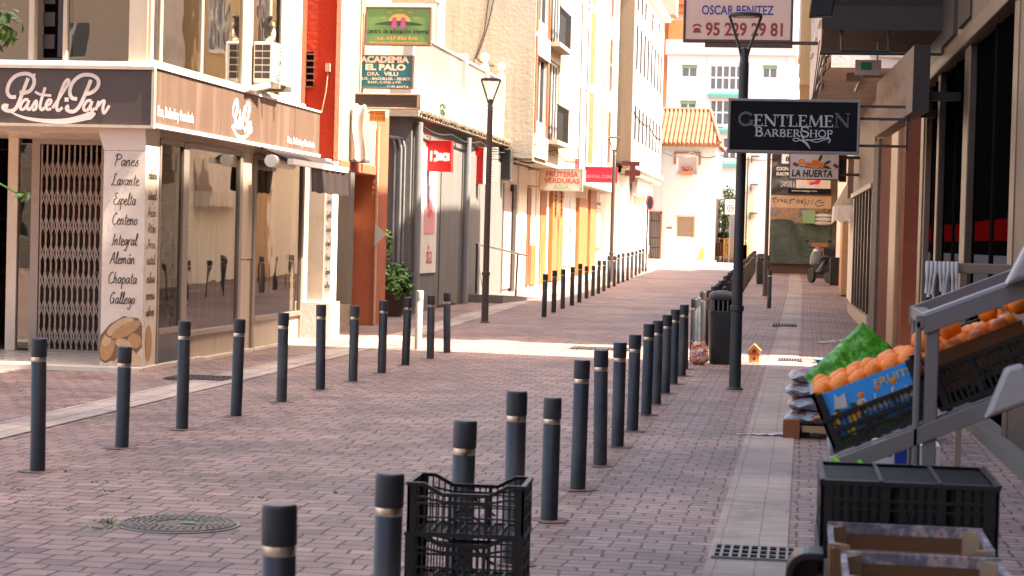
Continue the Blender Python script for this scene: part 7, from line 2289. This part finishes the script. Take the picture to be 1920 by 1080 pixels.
# ------------------------------------------------------------------ plastic crates
def crate_mb(L, W, H, dip=.05, slat=.026, sw=.006, near=None, rim=.016):
    """lattice fruit crate centred on its base: L along x, W along y"""
    mb = MB()
    t = .012
    for sx in (-1, 1):
        for sy in (-1, 1):
            x, y = sx * (L / 2 - .02), sy * (W / 2 - .02)
            mb.box(x - .02, x + .02, sy * W / 2, sy * (W / 2 - t), 0, H - .004).box(sx * L / 2, sx * (L / 2 - t), y - .02, y + .02, 0, H - .004)
    def side(fr, half, dip_, hh):
        path = [(-half, hh), (-half + .07, hh), (-half + .15, hh - dip_), (half - .15, hh - dip_), (half - .07, hh), (half, hh)]
        mb.stroke(fr, path, rim, .004, th=t + .008)
        top = lambda u: lerp_tab([(a, b) for a, b in path], u)
        lo = .02
        mb.fbox(fr, -half, half, 0, lo, -t, .003)
        for v in (hh * .36, hh * .62):
            mb.fbox(fr, -half + .02, half - .02, v, v + .007, -t, .001)
        u = -half + .045
        i = 0
        while u < half - .04:
            wd = sw * (2.6 if i % 6 == 5 else 1)
            mb.fbox(fr, u, u + wd, lo, top(u) - rim * .4, -t * .8, -.001)
            u += slat; i += 1
        for a, b in (((-.09, hh * .22), (.02, hh * .60)), ((.09, hh * .22), (-.02, hh * .60))):
            if half > .2: mb.stroke(fr, [a, b], .010, .0015, th=.006)
        # lower second rail under the dip
        mb.stroke(fr, [(-half + .02, hh - .055), (-half + .07, hh - .055), (-half + .15, hh - .055 - dip_ * .4), (half - .15, hh - .055 - dip_ * .4), (half - .07, hh - .055), (half - .02, hh - .055)], rim * .6, .002, th=.01)
    side(FR((0, -W / 2, 0), (1, 0, 0), (0, -1, 0)), L / 2, dip, near or H)
    side(FR((0, W / 2, 0), (-1, 0, 0), (0, 1, 0)), L / 2, dip, H)
    side(FR((L / 2, 0, 0), (0, 1, 0), (1, 0, 0)), W / 2, 0, H)
    side(FR((-L / 2, 0, 0), (0, -1, 0), (-1, 0, 0)), W / 2, 0, H)
    y = -W / 2 + .02
    while y < W / 2 - .01:
        mb.box(-L / 2 + .012, L / 2 - .012, y, y + .012, .004, .012); y += .034
    x = -L / 2 + .03
    while x < L / 2 - .02:
        mb.box(x, x + .010, -W / 2 + .012, W / 2 - .012, .013, .019); x += .06
    return mb


c0 = crate_mb(.50, .35, .222, dip=.042).build('plastic_crate', 'plastic_black', bevel=0)
tag(c0, 'black lattice crate on the paving, lowest of the stack between the bollards', 'crate', 'black crates stacked between the bollards')
place(c0, (-1.405, 8.38, .006), .02)
for k, lb in ((1, 'black lattice crate in the middle of the stack between the bollards'), (2, 'empty black lattice crate on top of the stack between the bollards')):
    c = c0.copy(); COL.objects.link(c)
    place(c, (-1.405 + .004 * k, 8.38,   .006 + .214 * k), .02 + .012 * k, label=lb)

# ------------------------------------------------------------------ produce rack
rk = thing('produce_rack', 'grey metal sloping produce rack at the right edge holding orange crates', 'rack', (.8, 8.4, 0))
SL = math.radians(23.5)
cs, sn = math.cos(SL), math.sin(SL)
mb = MB()
for y in (7.84, 8.88):
    mb.box(.475, .525, y - .03, y + .02, 0, 1.40)
    mb.box(1.34, 1.385, y - .025, y + .02, 0, 1.82)
mb.box(.432, .456, 7.80, 7.83, 0, 1.43)
mb.build('post', 'rack_metal', rk, bevel=.006)
mb = MB()
def bar(mb, x0, z0, x1, z1, y0, y1, h):
    mb.hexa([(x0, y0, z0), (x1, y0, z1), (x1, y1, z1), (x0, y1, z0), (x0, y0, z0 + h), (x1, y0, z1 + h), (x1, y1, z1 + h), (x0, y1, z0 + h)])
for y0, y1 in ((7.80, 7.835), (8.88, 8.915)):
    bar(mb, .465, 1.375, 1.40, 1.76, y0, y1, .075)
    bar(mb, .12, .80, 1.40, .80 + 1.28 * math.tan(SL), y0, y1, .07)
bar(mb, .465, 1.45, 1.40, 1.835, 7.836, 7.98, .006)
mb.box(.47, .53, 7.86, 8.86, 1.40, 1.452).box(.432, .465, 7.80, 7.83, 1.40, 1.45)
bar(mb, .12, .87, 1.40, .87 + 1.28 * math.tan(SL), 7.84, 7.90, .006)
mb.box(.12, .16, 7.84, 8.9, .80, .86)
for i in range(7):
    x = .22 + i * .18; z = .80 + (x - .12) * math.tan(SL) + .055
    mb.box(x, x + .03, 7.84, 8.88, z, z + .012)
mb.build('rail', 'rack_metal', rk, bevel=.004)
mb = MB()
for (x, z, h) in ((.70, 1.06, .20), (.76, 1.575, .16)):
    mb.hexa([(x, 7.74, z), (x + .20, 7.74, z + .087), (x + .20, 7.83, z + .087), (x, 7.83, z), (x + .075, 7.74, z + h), (x + .14, 7.74, z + h + .02), (x + .14, 7.83, z + h + .02), (x + .075, 7.83, z + h)])
mb.build('corner_bracket', 'bracket_white', rk, bevel=.015)

SM = lambda u, y, h: Vector((.135 + u * cs - h * sn, y, .885 + u * sn + h * cs))      # on the slope
def slope_mtx(u, y):
    o = SM(u, y, 0)
    return Matrix.Translation(o) @ Matrix.Rotation(-SL, 4, 'Y')
c1 = crate_mb(.43, .62, .245, dip=0, slat=.022, sw=.0055, near=.135)
lt1 = thing('fruit_crate', 'tilted black crate with blue printed liner full of oranges, lower on the rack', 'crate', SM(.215, 8.24, 0), 'fruit crates on the produce rack')
c1.xform(slope_mtx(.22, 8.24)).build('body', 'plastic_black', lt1)
mb = MB()
q = MB().box(-.20, .205, -.292, -.284, .02, .235, 0).box(-.20, .205, .284, .292, .02, .25, 1).box(.19, .198, -.28, .28, .02, .25, 1).box(-.203, -.196, -.28, .28, .02, .235, 1)
mb.merge(q.xform(slope_mtx(.22, 8.24)))
ln = mb.build('liner', ['print_blue', 'cardboard_pale'], lt1)
mb = MB()
fr = FR(SM(.22, 7.944, 0), (cs, 0, sn), (0, -1, 0), (-sn, 0, cs))
for i in range(16):
    mb.disc(fr, -.11 + random.uniform(-.07, .07), .10 + random.uniform(-.05, .05), .018, .012, .0015 + i * .0002, i % 3, 8, rot=random.random() * 3)
mb.fpoly(fr, [(-.19, .02), (.2, .02), (.2, .06), (-.19, .05)], .001, 2)
text_into(mb, 'FRUITS', fr, .03, .19, .185, .215, .002, 0, shear=.1)
text_into(mb, 'Dolce fruta', fr, -.06, .17, .10, .165, .004, 3, shear=.3, bold=.03)
mb.fpoly(fr, [(-.15, .16), (-.10, .15), (-.09, .21), (-.12, .20), (-.13, .22)], .003, 3)
mb.build('liner_print', ['print_yellow', 'sign_orange', 'print_darkgreen', 'paper_white'], ln)
c2 = crate_mb(.43, .62, .165, dip=0, slat=.024, sw=.011)
lt2 = thing('fruit_crate', 'tilted black crate holding a cardboard tray of oranges, higher on the rack', 'crate', SM(.665, 8.24, 0), 'fruit crates on the produce rack')
c2.xform(slope_mtx(.67, 8.24)).build('body', 'plastic_black', lt2)
mb = MB()
q = MB().box(-.20, .205, -.294, -.282, .06, .225).box(-.20, .205, .282, .294, .06, .225).box(.19, .202, -.28, .28, .06, .225).box(-.203, -.191, -.28, .28, .06, .225).box(-.19, .19, -.28, .28, .06, .07)
mb.merge(q.xform(slope_mtx(.67, 8.24))).build('cardboard_tray', 'cardboard', lt2)
c3 = thing('fruit_crate', 'tilted black crate of tomatoes behind the upper orange crate', 'crate', SM(.665, 8.75, 0), 'fruit crates on the produce rack')
crate_mb(.52, .36, .22, dip=0).xform(slope_mtx(.60, 8.75)).build('body', 'plastic_black', c3)
# oranges
ome = MB().ball((0, 0, 0), .0395, .0395, .0375, 20, 14)
or0 = ome.build('orange', 'orange_peel', smooth=80)
tag(or0, 'orange in the lower tilted crate with the blue liner', 'orange', 'oranges in the lower crate')
first = [True]
def put_orange(p, label, group, s):
    if first[0]: o = or0; first[0] = False
    else:
        o = or0.copy(); COL.objects.link(o)
    o.location = p; o.scale = (s, s, s * random.uniform(.94, 1.0)); o.rotation_euler = (random.uniform(0, 3), random.uniform(0, 3), random.uniform(0, 6))
    o['label'] = label; o['group'] = group
random.seed(4)
for lay, (h, nu, ny) in enumerate([(.175, 6, 7), (.235, 6, 7)]):
    for i in range(nu):
        for j in range(ny):
            u = .045 + .36 * (i + .3 * (j % 2)) / (nu - 1) * .98 + .005 * lay
            y = 7.985 + (.51 - .03 * lay) * j / (ny - 1) + .015 * lay
            put_orange(SM(min(u, .425), y, h + random.uniform(-.008, .008)), 'orange in the lower tilted crate with the blue liner', 'oranges in the lower crate', random.uniform(.94, 1.05))
for lay, (h, nu, ny) in enumerate([(.15, 4, 6), (.215, 4, 6), (.275, 2, 4)]):
    for i in range(nu):
        for j in range(ny):
            if lay == 2 and random.random() < .35: continue
            u = .50 + .32 * (i + .4 * (j % 2)) / max(nu - 1, 1) * .9
            y = 7.99 + .5 * j / (ny - 1) * (1 - .15 * (lay == 2))
            put_orange(SM(u, y, h + random.uniform(-.008, .008)), 'large orange in the upper cardboard tray of the rack', 'oranges in the upper tray', random.uniform(1.0, 1.18))
tm0 = MB().ball((0, 0, 0), .033, .033, .027, 14, 10).build('tomato', 'tomato_skin', smooth=80)
tag(tm0, 'red tomato in the rear tilted crate', 'tomato', 'tomatoes in the rear crate')
for k in range(34):
    o = tm0 if k == 0 else tm0.copy()
    if k: COL.objects.link(o)
    i, j, ly = k % 6, (k // 6) % 3, k // 18
    o.location = SM(.40 + i * .075 + random.uniform(-.01, .01), 8.66 + j * .09, .10 + ly * .055 + .0)
    o.rotation_euler = (random.random(), random.random(), random.random() * 6)
# bar with hanging white tags behind the rack
hb_ = thing('hanging_rail', 'wooden rail hung with a bunch of white cloth tags behind the rack', 'rail', (1.2, 13.0, 0))
p0, p1 = at(1742, 492, 13.0), at(1868, 496, 13.0)
MB().box(p0[0] - .02, 1.76, 13.0, 13.05, p0[1] - .065, p0[1]).box(p0[0] + .22, 1.72, 13.0, 13.04, p0[1] - .30, p0[1] - .26).build('rail', 'wood_panel', hb_, bevel=.006)
MB().box(1.72, 1.76, 13.0, 13.05, 0, p0[1]).box(p0[0] + .20, p0[0] + .24, 13.0, 13.04, 0, p0[1] - .065).build('post', 'wood_panel', hb_)
mb = MB()
random.seed(9)
for i in range(8):
    x = p0[0] - .01 + i * .026; z = p0[1] - .01
    a = random.uniform(-.02, .02)
    mb.tube([(x, 12.985, z + .015), (x, 12.96, z - .04), (x + a * .4, 12.97, z - .10), (x + a, 12.975, z - .17 - .05 * random.random())], [.013, .015, .008, .014], 7)
mb.build('tag', 'paper_white', hb_, smooth=60)

# ------------------------------------------------------------------ sacks, green bag and trolley
tl = thing('hand_trolley', 'low wooden trolley with black wheels under the grey sacks', 'trolley', (.1, 17.9, 0))
MB().box(-.13, .75, 17.6, 18.3, .075, .11).box(-.15, -.0, 17.55, 17.66, .0, .17).build('deck', 'wood_brown', tl, bevel=.006)
MB().box(.02, .75, 17.58, 17.6, .06, .115).build('edge_board', 'wood_pale', tl)
mb = MB()
for x in (.03, .65):
    t_ = MB().lathe([(.03, -.02), (.065, -.02), (.065, .02), (.03, .02)], (0, 0, 0), 16).xform(Matrix.Translation((x, 17.66, .067)) @ Matrix.Rotation(math.pi / 2, 4, 'X')); mb.merge(t_)
mb.build('wheel', 'rubber', tl, smooth=40)
def pillow(L, W, T, k=14, wr=.012, seed=0):
    """a filled bag with a crimped seam, centred"""
    random.seed(seed)
    ph = [random.uniform(0, 6) for _ in range(6)]
    mb = MB()
    for s in (1, -1):
        vs = []
        for j in range(k + 1):
            for i in range(k + 1):
                u, v = 2 * i / k - 1, 2 * j / k - 1
                e = max(0, (1 - abs(u) ** 2.6) * (1 - abs(v) ** 2.6)) ** .42
                pin = 1 - .06 * (1 - v * v) * (abs(u) > .95) - .0
                z = s * T / 2 * e + wr * math.sin(u * 7 + ph[0] + v * 3) * e + wr * .8 * math.sin(v * 9 + ph[1] - u * 4) * e + wr * 1.2 * math.sin((abs(u) + abs(v)) * 11 + ph[2]) * (1 - e)
                vs.append((u * L / 2 * (1 - .03 * v * v), v * W / 2 * (1 - .05 * (1 - u * u) * 0), z))
        f = [(j * (k + 1) + i, j * (k + 1) + i + 1, (j + 1) * (k + 1) + i + 1, (j + 1) * (k + 1) + i) for j in range(k) for i in range(k)]
        if s < 0: f = [tuple(reversed(q)) for q in f]
        mb.add(vs, f)
    return mb
for i in range(4):
    z = .175 + i * .125
    mtx = Matrix.Translation((.20 + .02 * (i % 2), 17.92 + .015 * i, z)) @ Matrix.Rotation(random.uniform(-.08, .08), 4, 'Z') @ Matrix.Rotation(-.06, 4, 'Y')
    sk = pillow(.68, .52, .145, 16, .012, i).xform(mtx).build('sack', 'sack_print', base=(.2, 17.9, z - .06), smooth=80,
        label=['grey plastic sack at the bottom of the trolley pile', 'grey plastic sack second from the bottom of the trolley pile', 'grey plastic sack second from the top of the trolley pile', 'grey plastic sack on top of the trolley pile with red print'][i], cat='sack', group='grey sacks on the trolley')
A_, B_, D_ = [Vector((at(px, py, Y)[0], Y, at(px, py, Y)[1])) for px, py, Y in ((1612, 611, 17.75), (1694, 656, 17.75), (1498, 716, 17.2))]
Cn = (B_ + D_) / 2
Uv, Vv = (A_ - D_), (B_ - A_)
L_, W_ = Uv.length, Vv.length
W2 = W_ * 1.0
Uv.normalize(); Nn = Uv.cross(Vv).normalized(); Vp = Nn.cross(Uv)
mt_ = Matrix((Uv, Vp, Nn)).transposed().to_4x4(); mt_.translation = Cn
pillow(L_, W2, .09, 22, .006, 3).xform(mt_).build('bag', 'grass_print', base=tuple(Cn - Vector((0, 0, .35))), smooth=80, label='bright green plastic bag printed with grass leaning on the grey sacks', cat='bag')
sp = MB()
for i in range(3):
    z = .175 + i * .14
    sp = pillow(.62, .5, .15, 14, .012, 9 + i).xform(Matrix.Translation((.88, 17.95, z - .1)))
    sp.build('sack', 'sack_grey', base=(.88, 17.95, z - .16), smooth=80, label=['grey sack on the ground behind the orange crate', 'grey sack in the middle of the pile behind the orange crate', 'grey sack directly under the green bag'][i], cat='sack', group='grey sacks on the trolley')

# ------------------------------------------------------------------ crates and fruit trays at the lower right
GS = 'black crates stacked at the lower right'
cr = crate_mb(.575, .56, .235, dip=0, slat=.030, sw=.018)
cr.box(-.27, .27, -.262, -.255, .02, .222).box(-.27, .27, -.2, .27, .02, .024).box(-.272, -.264, -.25, .27, .02, .222)
for i in range(4):
    cr.box(-.2875 + i * .19, -.2875 + i * .19 + .012, -.28, .28, .236, .246)
for i in range(19): cr.box(-.28, .28, -.265 + i * .029, -.251 + i * .029, .222, .233)
z = .006
cobj = None
names_ = ['black crate on the ground at the lower right corner', 'black crate second from the ground at the lower right corner', 'black crate under the top one at the lower right corner', 'black crate on top of the lower right stack, closed with slats']
for i in range(4):
    if i == 0:
        cobj = cr.build('stacked_crate', 'plastic_black'); o = cobj
    else:
        o = cobj.copy(); COL.objects.link(o)
    tag(o, names_[i], 'crate', GS)
    place(o, (.352 + .006 * (i % 2), 6.84, z), .004 * i)
    z += .231
def tray(x0, x1, y0, y1, z0, z1, label, seed):
    t = thing('fruit_tray', label, 'fruit tray', ((x0 + x1) / 2, (y0 + y1) / 2, z0), 'cardboard fruit trays in the corner')
    mb = MB()
    w_ = .010
    mb.box(x0, x1, y0, y0 + w_, z0, z1).box(x0, x1, y1 - w_, y1, z0, z1).box(x0, x0 + w_, y0 + w_, y1 - w_, z0, z1).box(x1 - w_, x1, y0 + w_, y1 - w_, z0, z1).box(x0 + w_, x1 - w_, y0 + w_, y1 - w_, z0, z0 + .01)
    mb.build('walls', 'cardboard', t)
    mb = MB()
    for a, b in ((x0, 1), (x1, -1)):
        for c, d in ((y0, 1), (y1, -1)):
            xa, ya = a + b * w_, c + d * w_
            q = [(xa, ya), (xa + b * .05, ya), (xa, ya + d * .05)]
            if b * d < 0: q.reverse()
            mb.add([(x, y, z0 + .01) for x, y in q] + [(x, y, z1 + .012) for x, y in q], [(2, 1, 0), (3, 4, 5), (0, 1, 4, 3), (1, 2, 5, 4), (2, 0, 3, 5)])
    mb.build('corner_post', 'cardboard_pale', t)
    mb = MB().box(x0 - .002, x1 + .002, y1 - .012, y1 + .004, z1 - .012, z1 + .022).box(x0 - .003, x0 + .014, y0, y1 - .013, z1 - .002, z1 + .016).box(x1 - .014, x1 + .003, y0, y1 - .013, z1 - .002, z1 + .016)
    mb.build('printed_rim', 'tray_print', t)
    return t
tray(.135, .60, 5.56, 5.99, .665, .775, 'open brown cardboard fruit tray nearest the camera', 1)
tray(.10, .585, 6.03, 6.46, .665, .795, 'open brown cardboard fruit tray behind the nearest one', 2)
sup = crate_mb(.56, .44, .325, dip=0, slat=.03, sw=.012)
so_ = None
for i, (y, k) in enumerate(((5.775, 0), (5.775, 1), (6.25, 0), (6.25, 1))):
    if i == 0: so_ = sup.build('stacked_crate', 'plastic_black'); o = so_
    else: o = so_.copy(); COL.objects.link(o)
    tag(o, ['black crate on the ground carrying the nearest fruit tray', 'black crate directly under the nearest fruit tray', 'black crate on the ground below the rear fruit tray', 'black crate directly under the rear fruit tray'][i], 'crate', GS)
    place(o, (.352, y, .006 + .328 * k))
ec = thing('upright_crate', 'black folding crate with a rounded handle standing on end by the fruit trays', 'crate', (.0, 6.35, 0))
fr = faceY(6.33)
mb = MB()
pth = [(-.02, 0)] + [(-.02, .62)] + [(-.02 + .06 - .06 * math.cos(math.radians(a)), .66 + .06 * math.sin(math.radians(a))) for a in range(0, 91, 15)] + [(.085, .72)]
mb.stroke(fr, pth, .024, 0.0, th=.15)
mb.fbox(fr, -.01, .085, 0, .70, -.15, -.12)
for z in (.25, .45): mb.fbox(fr, -.012, .085, z, z + .02, -.119, -.01)
mb.build('shell', 'plastic_black', ec, bevel=.004)
mb = MB()
for x, z in ((.01, .62), (.05, .62), (.01, .57), (.04, .585)): mb.ball((x, 6.44, z), .007, m=0, seg=8, rings=6)
mb.build('rivet', 'chrome', ec, smooth=80)
t = MB()
t.fbox(FR((0, 6.28, 0), (1, 0, 0), (0, -1, 0)), .088, .098, 0, .72, -.02, 0)
t.build('tube', 'frame_grey', base=(.09, 6.3, 0), label='pale metal strip standing beside the upright black crate', cat='strip')
mb = MB()
for x, z, s in ((.17, .80, .03), (.24, .79, .025), (.145, .855, .02)):
    p_ = Vector((x, 7.86, z))
for (x, z) in ((.165, .855), (.26, .845)):
    mb.tube([(x - .03, 7.80, z + .03), (x, 7.79, z - .005), (x + .005, 7.79, z - .05)], .012, 6).box(x - .005, x + .04, 7.78, 7.80, z - .06, z - .03)
mb.build('price_clip', 'plastic_green', base=(.2, 7.79, .8), label='bright green plastic clips under the lower orange crate', cat='clip')
x0, z1 = at(1638, 832, 9.6); x1, z0 = at(1722, 872, 9.6)
t = thing('printed_box', 'white and blue printed carton under the rack', 'carton', ((x0 + x1) / 2, 9.6, 0))
MB().box(x0, x1 + .1, 9.6, 9.9, .25, z1).build('box', 'paper_white', t)
mb = MB(); text_into(mb, 'NO', faceY(9.596), x0 + .03, x0 + .09, z1 - .06, z1 - .025, 0); mb.fquad(faceY(9.596), x0 + .10, x0 + .16, z1 - .1, z1, 0, 1)
mb.build('print', ['letter_black', 'letter_blue'], t)
MB().box(x0 - .02, x1 + .12, 9.58, 9.92, 0, .25).build('stand', 'wood_panel', t)
